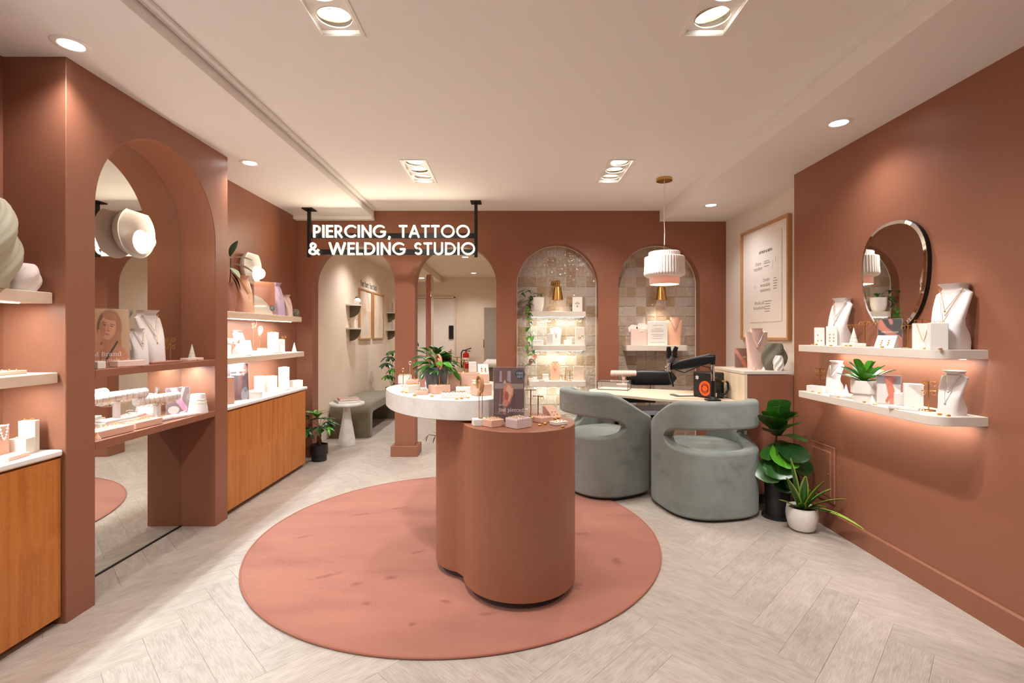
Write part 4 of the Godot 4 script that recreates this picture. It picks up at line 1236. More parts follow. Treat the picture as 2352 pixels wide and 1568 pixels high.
func twist_vase(called: String, label: String, at: Vector3, h: float, r: float, mk: String, lobes := 5, fine := 22, deep := 0.10) -> Node3D:
	var o := thing(called, label, "vase", at)
	var rings := []
	var n := 256
	var m := 48
	for j in m + 1:
		var t := float(j) / m
		var base := r * (0.55 + 0.45 * sin(PI * clampf(0.12 + t * 0.82, 0.0, 1.0))) * (1.0 if t < 0.93 else 1.0 - (t - 0.93) * 1.2)
		var ring := PackedVector3Array()
		for i in n:
			var a := TAU * i / n
			var q := a + t * 2.3
			var rad := base * (1.0 + deep * cos(lobes * q) + 0.018 * cos(lobes * fine * 0.2 * (q + 0.3 * t)))
			ring.append(Vector3(cos(a) * rad, t * h, sin(a) * rad))
		rings.append(ring)
	for k in [[0.9, 1.0], [0.85, 0.9]]:
			var ring := PackedVector3Array()
			for p in rings[m]: ring.append(Vector3(p.x * k[0], h * k[1], p.z * k[0]))
			rings.append(ring)
	part(o, "body", Geo.new().skin(rings), mat(mk, Color.WHITE), "", 60.0)
	return o
func tags(label: String, spots: Array, group: String) -> void:
	small_meshes()
	for s in spots:
		var o := thing("price_tag", label, "price tag", s, rng.randf_range(-30, 30), group)
		part(o, "plate", tag_mesh, mat("gold", Color.WHITE))

# ---------- alcoves with counters and lit shelves
func build_alcoves() -> void:
	var wood := mat("teak", Color.WHITE)
	# [D from, D to, word]
	for a in [[-0.6, 2.12, "near the entrance"], [3.344, 4.65, "by the hanging sign"]]:
		var d0: float = a[0]; var d1: float = a[1]
		var mid := -(d0 + d1) / 2; var l := d1 - d0
		var cab := thing("counter_cabinet", "orange teak-fronted counter cabinet " + a[2], "cabinet", Vector3(-2.065, 0, mid))
		part(cab, "body", Geo.new().box(Vector3(-0.004, 0.3795, 0), Vector3(0.228, 0.687, l - 0.004)), wood)
		part(cab, "plinth", Geo.new().box(Vector3(-0.02, 0.02, 0), Vector3(0.18, 0.04, l - 0.03)), wood)
		var doors := 3 if d0 < 0 else 2
		for k in doors:
			part(cab, "door", Geo.new().box(Vector3(0.121, 0.376, (k - (doors - 1) / 2.0) * l / doors), Vector3(0.018, 0.68, l / doors - 0.003), 0.001), wood)
		if d0 > 0: part(cab, "end_panel", Geo.new().box(Vector3(0, 0.376, -l / 2 - 0.002), Vector3(0.24, 0.68, 0.018), 0.001), wood)
		var topt := thing("stone_worktop", "white stone worktop of the counter " + a[2], "worktop", Vector3(-2.0575, 0.727, mid))
		part(topt, "slab", Geo.new().box(Vector3(0, 0.0135, -0.01 if d0 > 0 else 0.0), Vector3(0.265, 0.027, l + (0.03 if d0 > 0 else -0.002)), 0.006), mat("white lacquer", Color.WHITE))
		for s in [["upper", 1.41 if d0 > 0 else 1.427, 0.22, 0.046], ["middle", 1.084, 0.243, 0.044]]:
			var y: float = s[1]
			var q := thing("alcove_shelf", "pale wood-edged shelf with light strip, %s shelf of the alcove %s" % [s[0], a[2]], "shelf", Vector3(-2.19 + s[2] / 2, y - s[3], mid))
			part(q, "board", Geo.new().box(Vector3(0, s[3] / 2, 0), Vector3(s[2], s[3], l - 0.004), 0.002), mat("pale oak", Color.WHITE))
			part(q, "top_panel", Geo.new().box(Vector3(-0.001, s[3] + 0.0008, 0), Vector3(s[2] - 0.006, 0.0016, l - 0.01)), mat("white lacquer", Color.WHITE))
			part(q, "led_strip", Geo.new().box(Vector3(s[2] * 0.18, -0.002, 0), Vector3(0.012, 0.004, l - 0.16)), glow("led strip", Color.WHITE, 6.0))
			area(Vector3(-2.19 + s[2] * 0.68, y - s[3] - 0.006, mid), Vector3(-2.19 + s[2] * 0.68, 0, mid), Vector2(0.012, l - 0.16), COOL, 0.44 * l, Vector3.FORWARD)
	sconce(Vector3(-2.19, 1.80, -4.07), "white shell-shaped wall lamp with globe bulb above the shelf of the counter by the sign")
	# --- alcove near the entrance
	twist_vase("twisted_vase", "large sage twisted vase at the end of the upper shelf by the entrance", Vector3(-2.03, 1.4285, -1.872), 0.35, 0.118, "sage ceramic")
	twist_vase("twisted_vase", "small pale pink twisted vase on the upper shelf by the entrance", Vector3(-2.03, 1.4285, -2.053), 0.115, 0.054, "matt clay", 4, 40, 0.05)
	block("two-step ivory block with rings, the tall step, on the worktop by the entrance", Vector3(-2.03, 0.7545, -2.075), Vector3(0.06, 0.132, 0.03), 12.0, "ivory block", "rings", 2, 1)
	block("lower ivory block in front of the tall ivory step on the worktop by the entrance", Vector3(-2.015, 0.7545, -2.028), Vector3(0.062, 0.068, 0.05), 12.0, "ivory block", "studs", 3, 1)
	var pb := block("pale pink block hung with a pearl bracelet on the worktop by the entrance", Vector3(-2.055, 0.7545, -1.955), Vector3(0.07, 0.13, 0.06), 10.0, "pink block")
	var pts := []
	for i in 13: pts.append(Vector3(0.037, 0.13 - 0.055 * sin(PI * i / 12.0), (i / 12.0 - 0.5) * 0.04))
	var pc := part(pb, "bracelet", Geo.new().tube(pts, 0.0012, 5), mat("pearl", Color.WHITE))
	for p in pts: part(pc, "pearl", Geo.new().ball(p, Vector3(0.004, 0.004, 0.004), 8, 6), mat("pearl", Color.WHITE))
	block("flat pink tray before the pearl bracelet block", Vector3(-2.0, 0.7545, -1.955), Vector3(0.09, 0.016, 0.10), 8.0, "pink block", "", 0, 0, "", "display_tray")
	block("peach tray of earrings on the middle shelf by the entrance", Vector3(-2.07, 1.0865, -1.98), Vector3(0.12, 0.014, 0.14), 6.0, "pink block", "studs", 4, 3, "", "display_tray")
	tstand("brass earring stand with pearl drops on the middle shelf by the entrance", Vector3(-2.12, 1.0865, -1.90), 0.14, 0.06, 70.0, 2)
	# --- alcove by the sign: upper shelf
	var y1 := 1.4125
	bust("tall peach necklace bust on the upper shelf by the rubber plant", RX(562, -2.06, y1), 0.29, 0.129, 74.0, "peach leather", [[0.62, "gold", false], [0.42, "gold", true]])
	var ring := paint("orange still life", 96, 144, C(214, 130, 70), C(190, 92, 46), [["p", PackedVector2Array([Vector2(0, 0.42), Vector2(0.35, 0.5), Vector2(0.62, 0.66), Vector2(0.86, 0.9), Vector2(0.9, 1), Vector2(0, 1)]), C(222, 210, 190)], ["e", 0.86, 0.8, 0.12, 0.09, 0.0, C(60, 76, 76)], ["e", 0.86, 0.79, 0.06, 0.05, 0.0, C(120, 160, 150)]])
	acrylic("acrylic holder with an orange and white print between two busts", RX(606, -2.06, y1), 0.19, 0.275, 58.0, ring, 0.03, 0.0)
	bust("tall lilac necklace bust on the upper shelf by the orange print", RX(637, -2.06, y1), 0.29, 0.129, 74.0, "lilac leather", [])
	bust("short pale pink necklace bust at the end of the upper shelf", RX(661, -2.06, y1), 0.20, 0.090, 74.0, "pale pink", [])
	twist_vase("twisted_vase", "tiny round green vase at the sign end of the upper shelf", RX(678, -2.01, y1), 0.07, 0.036, "green ceramic")
	# middle shelf
	var y2 := 1.0865
	bracelet_bar("white bracelet roll at the portal end of the middle shelf", RX(526, -2.08, y2), 0.14, 0.11, 0.022, 8.0, "white leather", 3)
	bust("short white necklace bust with layered chains on the middle shelf", RX(550, -2.07, y2), 0.195, 0.095, 74.0, "white leather", [[0.6, "gold", false], [0.42, "silver", false]])
	wedge("sage wedge stand beside the white bust on the middle shelf", RX(570, -2.06, y2), 0.05, 0.115, 0.06, 60.0, "sage block", 0.35)
	block("oval white ring tray at the front of the middle shelf", RX(556, -1.99, y2), Vector3(0.14, 0.012, 0.05), 78.0, "white leather", "studs", 5, 1, "", "display_tray")
	block("low white box at the front of the middle shelf", RX(592, -2.03, y2), Vector3(0.09, 0.03, 0.06), 70.0, "ivory block")
	ear("brown ear model on a clear rod above the middle shelf", RX(582, -2.12, y2), 0.215, 0.07, 70.0, "dark skin", 1, "acrylic")
	ear("peach ear model with dangling chain on a clear rod above the middle shelf", RX(597, -2.12, y2), 0.165, 0.07, 74.0, "skin tone", 1, "acrylic")
	wedge("white sloped earring stand by the tall block on the middle shelf", RX(608, -2.05, y2), 0.07, 0.045, 0.09, 74.0, "plaster white", 0.3, "", false, 4)
	var tb := block("tall white block hung with chains on the middle shelf", RX(627, -2.08, y2), Vector3(0.07, 0.178, 0.06), 62.0, "plaster white", "studs", 4, 1)
	chains_on(tb, 0.178, 0.031, 0.06)
	var tb2 := block("medium white block hung with chains on the middle shelf", RX(645, -2.06, y2), Vector3(0.05, 0.115, 0.05), 62.0, "plaster white", "studs", 3, 1)
	chains_on(tb2, 0.115, 0.026, 0.04)
	block("flat peach tray below the chain blocks on the middle shelf", RX(633, -2.0, y2), Vector3(0.11, 0.012, 0.06), 76.0, "pink block", "", 0, 0, "", "display_tray")
	tstand("brass stand with dangling earrings by the medium chain block", RX(652, -2.11, y2), 0.15, 0.045, 60.0, 1)
	cone("white ring cone at the sign end of the middle shelf", RX(676, -2.04, y2), 0.085, 0.022, "plaster white")
	# worktop
	var y3 := 0.7545
	block("tall peach block at the portal end of the worktop by the sign", RX(528, -2.0, y3), Vector3(0.05, 0.19, 0.05), 40.0, "pink block")
	var bs := paint("plum portrait", 96, 144, C(72, 34, 40), C(110, 58, 62), [["e", 0.55, 0.1, 0.45, 0.2, 10.0, C(206, 150, 136)], ["e", 0.3, 0.25, 0.12, 0.4, 12.0, C(52, 24, 30)], ["l", 0.62, 0.3, 0.55, 0.75, 0.12, C(136, 74, 74)], ["e", 0.8, 0.86, 0.18, 0.2, 20.0, C(170, 160, 172)], ["e", 0.84, 0.72, 0.09, 0.08, 0.0, C(120, 128, 140)]])
	var bh := acrylic("acrylic holder with a plum print and white title on the worktop by the sign", RX(547, -2.03, y3), 0.16, 0.275, 55.0, bs, 0.02, 3.0)
	print_text(bh, "Birthstone", 0.0, 0.225, 0.017, 0.02, 3.0)
	print_text(bh, "Jewellery", -0.005, 0.195, 0.017, 0.02, 3.0)
	scalloped("white scalloped ring holder before the plum print", RX(583, -2.0, y3), Vector3(0.075, 0.055, 0.11), 60.0, "plaster white")
	wedge("white earring card leaning on a block on the worktop", RX(596, -2.07, y3), 0.075, 0.15, 0.035, 58.0, "plaster white", 0.6, "", false, 6)
	block("medium ivory block of rings on the worktop by the sign", RX(622, -2.06, y3), Vector3(0.08, 0.135, 0.07), 55.0, "ivory block", "rings", 4, 1)
	var tb3 := block("tallest ivory block hung with chains on the worktop by the sign", RX(652, -2.06, y3), Vector3(0.07, 0.195, 0.065), 58.0, "ivory block", "studs", 4, 1)
	chains_on(tb3, 0.195, 0.034, 0.06)
	block("flat white tray of rings between the ivory blocks", RX(628, -1.99, y3), Vector3(0.18, 0.012, 0.06), 80.0, "plaster white", "rings", 6, 1, "", "display_tray")
	block("flat peach tray under the tallest ivory block", RX(655, -1.985, y3), Vector3(0.08, 0.014, 0.05), 80.0, "pink block", "", 0, 0, "", "display_tray")
	block("white open watch box at the rounded end of the worktop", RX(679, -2.03, y3), Vector3(0.11, 0.06, 0.07), 60.0, "plaster white", "rings", 4, 1)
	block("grey velvet slip tray before the watch box", RX(673, -1.97, y3), Vector3(0.12, 0.008, 0.04), 82.0, "lilac block", "", 0, 0, "", "display_tray")
	tags("small brass price tag on the worktop of the counter by the sign", [RX(610, -1.97, y3), RX(600, -1.96, y3)], "price tags by the sign")
func chains_on(o: Node3D, h: float, front: float, w: float) -> void:
	for k in 3:
		var x := (k - 1) * w * 0.32
		var q := []
		for i in 9: q.append(Vector3(x + 0.0015 * sin(i * 1.3 + k), h - h * (0.35 + 0.12 * k) * i / 8.0, front + 0.0012))
		part(o, "chain", Geo.new().tube(q, 0.001, 5), mat("gold" if k != 1 else "silver", Color.WHITE))

# ---------- goods on the portal shelves
func build_portal_goods() -> void:
	var y := 1.0855
	var face := paint("portrait", 176, 248, C(214, 178, 134), C(206, 166, 122), [
		["e", 0.58, 0.34, 0.26, 0.33, 8.0, C(176, 116, 66)], ["e", 0.70, 0.52, 0.12, 0.3, -12.0, C(188, 124, 70)], ["e", 0.42, 0.36, 0.1, 0.28, 8.0, C(128, 80, 50)],
		["e", 0.64, 0.92, 0.34, 0.3, 0.0, C(204, 134, 92)], ["l", 0.5, 0.45, 0.55, 0.72, 0.11, C(198, 128, 88)], ["e", 0.2, 0.86, 0.2, 0.26, 20.0, C(150, 92, 68)],
		["e", 0.55, 0.32, 0.17, 0.225, 10.0, C(226, 166, 124)], ["e", 0.44, 0.36, 0.06, 0.16, 8.0, C(198, 132, 94)], ["e", 0.60, 0.13, 0.16, 0.07, 10.0, C(190, 130, 78)],
		["e", 0.49, 0.278, 0.038, 0.009, 12.0, C(120, 80, 62)], ["e", 0.485, 0.278, 0.014, 0.0085, 0.0, C(60, 44, 40)], ["e", 0.63, 0.303, 0.036, 0.009, 12.0, C(120, 80, 62)], ["e", 0.625, 0.303, 0.014, 0.0085, 0.0, C(60, 44, 40)], ["l", 0.44, 0.235, 0.53, 0.245, 0.009, C(150, 100, 66)], ["l", 0.6, 0.265, 0.7, 0.285, 0.009, C(150, 100, 66)],
		["l", 0.565, 0.28, 0.545, 0.37, 0.014, C(206, 142, 104)], ["e", 0.555, 0.385, 0.03, 0.012, 10.0, C(180, 112, 84)], ["e", 0.53, 0.445, 0.046, 0.014, 10.0, C(190, 108, 92)],
		["l", 0.32, 0.85, 0.34, 0.52, 0.07, C(214, 148, 106)], ["l", 0.33, 0.55, 0.30, 0.36, 0.032, C(222, 158, 116)], ["l", 0.37, 0.55, 0.37, 0.38, 0.028, C(218, 152, 110)], ["l", 0.41, 0.56, 0.43, 0.42, 0.026, C(210, 144, 104)],
		["l", 0.74, 0.58, 0.5, 0.9, 0.022, C(34, 26, 26)], ["p", PackedVector2Array([Vector2(0.0, 0.9), Vector2(0.28, 0.94), Vector2(0.3, 1.0), Vector2(0.0, 1.0)]), C(40, 32, 30)], ["e", 0.84, 0.96, 0.06, 0.06, 0.0, C(36, 26, 26)]])
	var ps := acrylic("acrylic poster holder with a portrait of a model, on the upper portal shelf", Vector3(-2.035, y, -2.475), 0.20, 0.295, 48.0, face, 0.016, 5.0)
	print_text(ps, "A&M Brand", -0.015, 0.062, 0.02, 0.016, 5.0)
	print_text(ps, "Essentials", 0.0, 0.03, 0.018, 0.016, 5.0)
	badge(ps, -0.072, 0.255, 0.026, 0.016, 5.0)
	bust("tall white necklace bust with gold chains on the upper portal shelf", RX(346, -2.045, y), 0.30, 0.142, 74.0, "white leather", [[0.62, "gold", false], [0.40, "gold", true]])
	bust("small white necklace bust with a long chain before the tall one on the portal shelf", RX(319, -1.985, y), 0.195, 0.090, 74.0, "white leather", [[0.42, "gold", false], [0.62, "silver", true]])
	block("pale pink ring block at the foot of the small portal bust", RX(293, -1.96, y), Vector3(0.13, 0.03, 0.065), 70.0, "pale pink", "rings", 5, 1)
	block("small ivory block at the pier end of the upper portal shelf", RX(224, -1.96, y), Vector3(0.04, 0.035, 0.05), 80.0, "ivory block")
	block("flat brown-pink tray before the tall portal bust", RX(372, -1.97, y), Vector3(0.20, 0.012, 0.075), 82.0, "brown tray", "", 0, 0, "", "display_tray")
	tstand("brass earring stand with two tiers on the upper portal shelf", RX(391, -2.03, y), 0.145, 0.045, 40.0, 2)
	tstand("second brass earring stand close behind the first on the portal shelf", RX(378, -2.07, y), 0.12, 0.04, 40.0, 1)
	block("low white tray under the ring cone on the portal shelf", RX(441, -1.995, y), Vector3(0.11, 0.016, 0.065), 72.0, "pale pink", "", 0, 0, "", "display_tray")
	cone("marbled ring cone standing on a white tray on the portal shelf", RX(441, -1.995, y + 0.016), 0.085, 0.02, "pale stone")
	tags("small brass price tag on the front edge of the upper portal shelf", [RX(320, -1.935, y), RX(407, -1.935, y), RX(455, -1.94, y)], "price tags on the portal shelf")
	y = 0.7525
	block("white plinth under the first bracelet stand", RX(268, -2.055, y), Vector3(0.2, 0.048, 0.075), 74.0, "plaster white")
	bracelet_bar("long white bracelet stand on a plinth on the lower portal shelf", RX(268, -2.055, y + 0.0485), 0.34, 0.125, 0.026, 80.0, "white leather", 9)
	bracelet_bar("white bracelet stand standing on the lower portal shelf itself", RX(362, -2.02, y), 0.28, 0.128, 0.026, 80.0, "white leather", 8)
	block("pink-sided ring tray at the pier end of the lower portal shelf", Vector3(-1.985, y, -2.43), Vector3(0.21, 0.035, 0.085), 86.0, "pink block", "rings", 8, 3, "", "display_tray")
	block("pink-sided ring tray next to the bracelet stands' feet", Vector3(-1.985, y, -2.655), Vector3(0.18, 0.035, 0.085), 86.0, "pink block", "rings", 7, 3, "", "display_tray")
	block("low white tray with a bangle near the bracelet cone", RX(420, -1.985, y), Vector3(0.17, 0.013, 0.09), 74.0, "pale pink", "", 0, 0, "", "display_tray")
	var ban := thing("bangle", "thin silver bangle lying on the low white tray", "bangle", RX(420, -1.985, y + 0.0135), 20.0)
	part(ban, "band", Geo.new().torus(Vector3(0, 0.012, 0), 0.028, 0.0022, Basis(Vector3(0, 0, 1), 0.35), 28, 6), mat("silver", Color.WHITE))
	var pk := paint("pink sleeves", 80, 112, C(120, 84, 78), C(96, 66, 62), [["l", 0.3, 0.0, 0.55, 0.5, 0.16, C(226, 140, 164)], ["l", 0.55, 0.5, 0.8, 0.85, 0.14, C(214, 120, 150)], ["l", 0.75, 0.0, 0.6, 0.4, 0.08, C(222, 160, 150)], ["e", 0.3, 0.85, 0.25, 0.15, 0.0, C(200, 176, 168)]])
	acrylic("acrylic holder with a pink photograph standing against the arched mirror", RX(409, -2.07, y), 0.13, 0.165, 48.0, pk, 0.012, 3.0)
	var bc := thing("bracelet_cone", "white tapered bracelet form with two thin bracelets", "bracelet stand", RX(455, -1.975, y))
	part(bc, "body", Geo.new().lathe([[0.0, 0.0], [0.056, 0.0], [0.056, 0.004], [0.041, 0.115], [0.039, 0.12], [0.0, 0.121]], 32), mat("white leather", Color.WHITE))
	part(bc, "bracelet", Geo.new().torus(Vector3(0, 0.082, 0), 0.0465, 0.0015, Basis(Vector3(0, 0, 1), 0.08), 30, 5), mat("silver", Color.WHITE))
	part(bc, "bracelet", Geo.new().torus(Vector3(0, 0.068, 0), 0.0485, 0.0015, Basis(Vector3(1, 0, 0), 0.1), 30, 5), mat("gold", Color.WHITE))
	cone("tiny pink ring cone at the pier end of the lower portal shelf", RX(224, -1.945, y), 0.03, 0.014, "pink block", true)

# union of two round drums joined by a hollow fillet, as an outline in x, depth
func drum_outline(c0: Vector2, r0: float, c1: Vector2, r1: float, f: float, grow := 0.0) -> PackedVector2Array:
	var pts := PackedVector2Array()
	var big := PackedVector2Array(); var two := PackedVector2Array()
	for i in 72:
		var a := TAU * i / 72
		big.append(c0 + Vector2(cos(a), sin(a)) * r0)
		two.append(c1 + Vector2(cos(a), sin(a)) * r1)
	var m := Geometry2D.merge_polygons(big, two)[0]
	# closing: grow, then shrink, rounds the inner corner
	var g := Geometry2D.offset_polygon(m, f, Geometry2D.JOIN_ROUND)[0]
	pts = Geometry2D.offset_polygon(g, -f + grow, Geometry2D.JOIN_ROUND)[0]
	return pts
func build_centre() -> void:
	# rug
	var rug := thing("round_rug", "large round terracotta wool rug under the display table", "rug", Vector3(-0.32, 0.0, -3.10))
	part(rug, "pile", Geo.new().lathe([[0.0, 0.0005], [1.205, 0.0005], [1.21, 0.008], [1.2, 0.0115], [1.0, 0.012], [0.5, 0.012], [0.0, 0.012]], 128), mat("rug wool", Color.WHITE))
	part(rug, "binding", Geo.new().torus(Vector3(0, 0.0065, 0), 1.212, 0.006, Basis.IDENTITY, 160, 8), mat("rug binding", Color.WHITE))
	# table: tall pedestal under a stone top, joined to a lower drum
	var t := thing("display_table", "terracotta display table of two joined drums, the taller under a thick stone top", "table")
	var T := mat("terracotta paint", Color.WHITE)
	var flat := Transform3D(Basis(Vector3(1, 0, 0), Vector3(0, 0, -1), Vector3(0, 1, 0)), Vector3.ZERO)   # outline x, depth; push along y
	var c0 := Vector2(0.044, 2.463); var c1 := Vector2(-0.195, 2.67)
	var both := drum_outline(c0, 0.278, c1, 0.206, 0.06)
	part(t, "low_drum", Geo.new().ext(both, 0.05, 0.8145, flat, 0.0025), T)
	var c1p := PackedVector2Array()
	for i in 64: c1p.append(c1 + Vector2(cos(TAU * i / 64), sin(TAU * i / 64)) * 0.2055)
	part(t, "pedestal", Geo.new().ext(c1p, 0.75, 0.8275, flat), T)
	part(t, "plinth", Geo.new().ext(drum_outline(c0, 0.245, c1, 0.172, 0.06), 0.012, 0.055, flat), mat("felt", C(74, 58, 56), 0.95))
	var cv := Curve2D.new()
	var rim := [[-0.22, 2.40], [-0.09, 2.455], [0.01, 2.60], [0.05, 2.80], [0.03, 3.05], [-0.07, 3.30], [-0.27, 3.46], [-0.50, 3.43], [-0.67, 3.26], [-0.75, 3.02], [-0.70, 2.82], [-0.595, 2.63], [-0.43, 2.465]]
	for k in 14:
		var p0 := Vector2(rim[(k + 12) % 13][0], rim[(k + 12) % 13][1]); var p1 := Vector2(rim[(k + 1) % 13][0], rim[(k + 1) % 13][1])
		cv.add_point(Vector2(rim[k % 13][0], rim[k % 13][1]), (p0 - p1) / 6.0, (p1 - p0) / 6.0)
	cv.bake_interval = 0.025
	var el := cv.get_baked_points()
	el.remove_at(el.size() - 1)
	part(t, "stone_top", Geo.new().ext(el, 0.827, 0.927, flat, 0.003), mat("pale stone", Color.WHITE), "thick white veined stone top")
	# --- on the stone top
	var y := 0.9275
	scalloped("white scalloped ring block at the outer edge of the stone top", P(930, 880, y), Vector3(0.06, 0.055, 0.085), 100.0, "plaster white")
	block("peach block behind the white ring block on the stone top", P(948, 886, y), Vector3(0.075, 0.04, 0.06), 8.0, "pink block", "studs", 4, 2)
	block("white block of rings near the edge of the stone top", P(945, 900, y), Vector3(0.075, 0.04, 0.07), 35.0, "ivory block", "rings", 5, 3)
	block("low peach tray between the white ring block and the ear model", P(967, 905, y), Vector3(0.065, 0.018, 0.05), 20.0, "pink block", "rings", 4, 1)
	block("wide peach block carrying the peach ear model", P(1009, 902, y), Vector3(0.095, 0.045, 0.08), 36.0, "pink block", "studs", 4, 3)
	block("oval white ring tray at the front of the stone top", P(1043, 912, y), Vector3(0.13, 0.022, 0.07), 6.0, "plaster white", "rings", 7, 3, "", "display_tray")
	block("white ring tray just behind the oval one on the stone top", P(1064, 903, y), Vector3(0.08, 0.036, 0.045), 6.0, "plaster white", "rings", 6, 2, "", "display_tray")
	ring_stick("gold ring holder pin nearest the outer edge of the stone top", P(926, 886, y), 0.10, "brass")
	ring_stick("silver ring holder pin on the peach block", P(942, 884, y), 0.10, "silver", 0.04)
	ring_stick("bronze ring holder pin with two rings on the peach block", P(953, 886, y), 0.095, "brass", 0.04)
	block("tall terracotta slab behind the grey planter", P(970, 887, y), Vector3(0.03, 0.135, 0.08), 12.0, "brown tray")
	ear("peach ear model on a brass rod before the grey planter", P(1009, 902, y) + Vector3(0, 0.0455, 0), 0.085, 0.085, -50.0, "skin tone")
	ear("brown ear model on a tall rod beside the planter leaves", P(1026, 897, y), 0.145, 0.085, -20.0, "dark skin")
	block("tall peach block beside the planter on the stone top", P(1041, 895, y), Vector3(0.065, 0.10, 0.06), 18.0, "pink block")
	block("small ivory block on the tall peach block beside the planter", P(1041, 895, y) + Vector3(0, 0.1005, 0), Vector3(0.04, 0.038, 0.04), 18.0, "ivory block")
	block("large peach block in the middle of the stone top", P(1078, 893, y), Vector3(0.11, 0.098, 0.09), 14.0, "pink block")
	tstand("brass earring stand behind the large peach block", P(1050, 889, y), 0.185, 0.05, 10.0, 1)
	tstand("short brass stand on the large peach block", P(1078, 893, y) + Vector3(-0.03, 0.0985, 0.0), 0.075, 0.04, 10.0, 1)
	block("white block on the large peach block", P(1078, 893, y) + Vector3(0.018, 0.0985, -0.018), Vector3(0.042, 0.06, 0.04), 14.0, "plaster white")
	block("peach step block under the white sloped earring stand", P(1110, 893, y), Vector3(0.06, 0.09, 0.07), 14.0, "pink block")
	wedge("white sloped earring stand on the peach step", P(1110, 893, y) + Vector3(0, 0.0905, 0), 0.062, 0.055, 0.055, 10.0, "plaster white", 0.3, "", false, 6)
	block("peach block at the front corner of the stone top by the poster", P(1106, 907, y), Vector3(0.085, 0.06, 0.075), 38.0, "pink block", "rings", 3, 1)
	var bf := thing("ring_box", "small white ring box on the front corner block", "ring box", P(1103, 908, y) + Vector3(0, 0.0605, 0), 38.0)
	part(bf, "box", Geo.new().box(Vector3(-0.01, 0.008, -0.01), Vector3(0.045, 0.016, 0.035), 0.002), mat("ivory block", Color.WHITE))
	part(bf, "lid", Geo.new().box(Vector3(-0.01, 0.018, -0.01), Vector3(0.05, 0.005, 0.04), 0.002), mat("plaster white", Color.WHITE))
	tags("small brass price tag on the stone top", [P(924, 901, y), P(933, 902, y), P(952, 909, y), P(992, 911, y), P(1049, 917, y), P(1060, 916, y), P(1075, 914, y)], "price tags on the stone top")
	# --- on the low drum
	y = 0.8153
	var earp := paint("ear photograph", 160, 256, C(120, 84, 80), C(84, 46, 44), [
		["p", PackedVector2Array([Vector2(0.2, 0.06), Vector2(0.26, 0.06), Vector2(0.3, 0.26), Vector2(0.18, 0.26)]), C(190, 176, 176)], ["e", 0.36, 0.16, 0.1, 0.16, 0.0, C(140, 82, 70)], ["p", PackedVector2Array([Vector2(0.45, 0.06), Vector2(0.56, 0.06), Vector2(0.56, 0.28), Vector2(0.44, 0.24)]), C(184, 176, 182)],
		["p", PackedVector2Array([Vector2(0.03, 0.29), Vector2(0.97, 0.29), Vector2(0.97, 0.39), Vector2(0.03, 0.39)]), C(168, 152, 136)], ["p", PackedVector2Array([Vector2(0.36, 0.22), Vector2(0.42, 0.29), Vector2(0.3, 0.29)]), C(210, 196, 170)],
		["l", 0.1, 0.45, 0.08, 0.95, 0.05, C(108, 62, 54)], ["l", 0.22, 0.42, 0.2, 0.7, 0.03, C(150, 90, 78)], ["l", 0.8, 0.45, 0.86, 0.9, 0.06, C(110, 62, 58)], ["l", 0.66, 0.5, 0.62, 0.8, 0.05, C(74, 40, 38)],
		["e", 0.48, 0.44, 0.17, 0.16, 8.0, C(232, 146, 112)], ["e", 0.44, 0.55, 0.14, 0.14, 16.0, C(216, 116, 84)], ["e", 0.49, 0.41, 0.08, 0.09, 10.0, C(246, 196, 160)], ["e", 0.42, 0.52, 0.06, 0.08, 20.0, C(178, 78, 52)], ["l", 0.6, 0.4, 0.5, 0.6, 0.03, C(252, 190, 150)], ["e", 0.38, 0.66, 0.09, 0.07, 0.0, C(226, 142, 104)], ["l", 0.37, 0.7, 0.36, 0.84, 0.05, C(190, 104, 62)],
		["p", PackedVector2Array([Vector2(0.0, 0.86), Vector2(1, 0.86), Vector2(1, 1), Vector2(0, 1)]), C(58, 32, 32)]])
	var ep := acrylic("clear acrylic holder with a close-up of a pierced ear on the low drum", P(1169, 970, y), 0.16, 0.272, -10.0, earp, 0.024, 2.0)
	print_text(ep, "just pierced", 0.012, 0.062, 0.017, 0.024, 2.0, 0.125)
	print_text(ep, "FIND YOUR", -0.03, 0.085, 0.005, 0.024, 2.0)
	badge(ep, 0.055, 0.236, 0.025, 0.024, 2.0)
	block("white block carrying the gold ear model on the low drum", P(1101, 976, y), Vector3(0.065, 0.032, 0.05), 16.0, "plaster white")
	ear("tan ear model on two brass rods beside the ear poster", P(1104, 976, y) + Vector3(0, 0.0325, 0), 0.125, 0.085, -58.0, "tan frame", 2)
	block("peach ring tray nearest the joint of the drums", P(1133, 978, y), Vector3(0.075, 0.034, 0.07), 40.0, "pink block", "rings", 5, 3)
	scalloped("pinkish scalloped ring tray at the front of the low drum", P(1191, 980, y), Vector3(0.08, 0.045, 0.095), -48.0, "lilac block")
	block("ivory cube of rings before the ear poster", P(1197, 961, y), Vector3(0.06, 0.05, 0.055), 38.0, "ivory block", "rings", 4, 2)
	block("peach ring tray beside the brass stand on the low drum", P(1246, 968, y), Vector3(0.075, 0.026, 0.065), 40.0, "pink block", "rings", 4, 3)
	wedge("peach sloped earring stand at the back of the low drum", P(1268, 956, y), 0.07, 0.055, 0.075, 42.0, "pink block", 0.25, "", false, 4)
	block("flat white ring tray at the rim of the low drum", P(1283, 974, y), Vector3(0.075, 0.016, 0.05), 34.0, "plaster white", "studs", 3, 2, "", "display_tray")
	tstand("taller brass earring stand behind the ivory cube", P(1219, 957, y), 0.145, 0.06, 10.0, 1)
	tstand("shorter brass earring stand behind the ivory cube", P(1236, 961, y), 0.12, 0.055, -16.0, 1)
	tags("small brass price tag on the low drum", [P(1240, 977, y), P(1252, 974, y), P(1275, 963, y), P(1283, 961, y), P(1293, 981, y)], "price tags on the low drum")
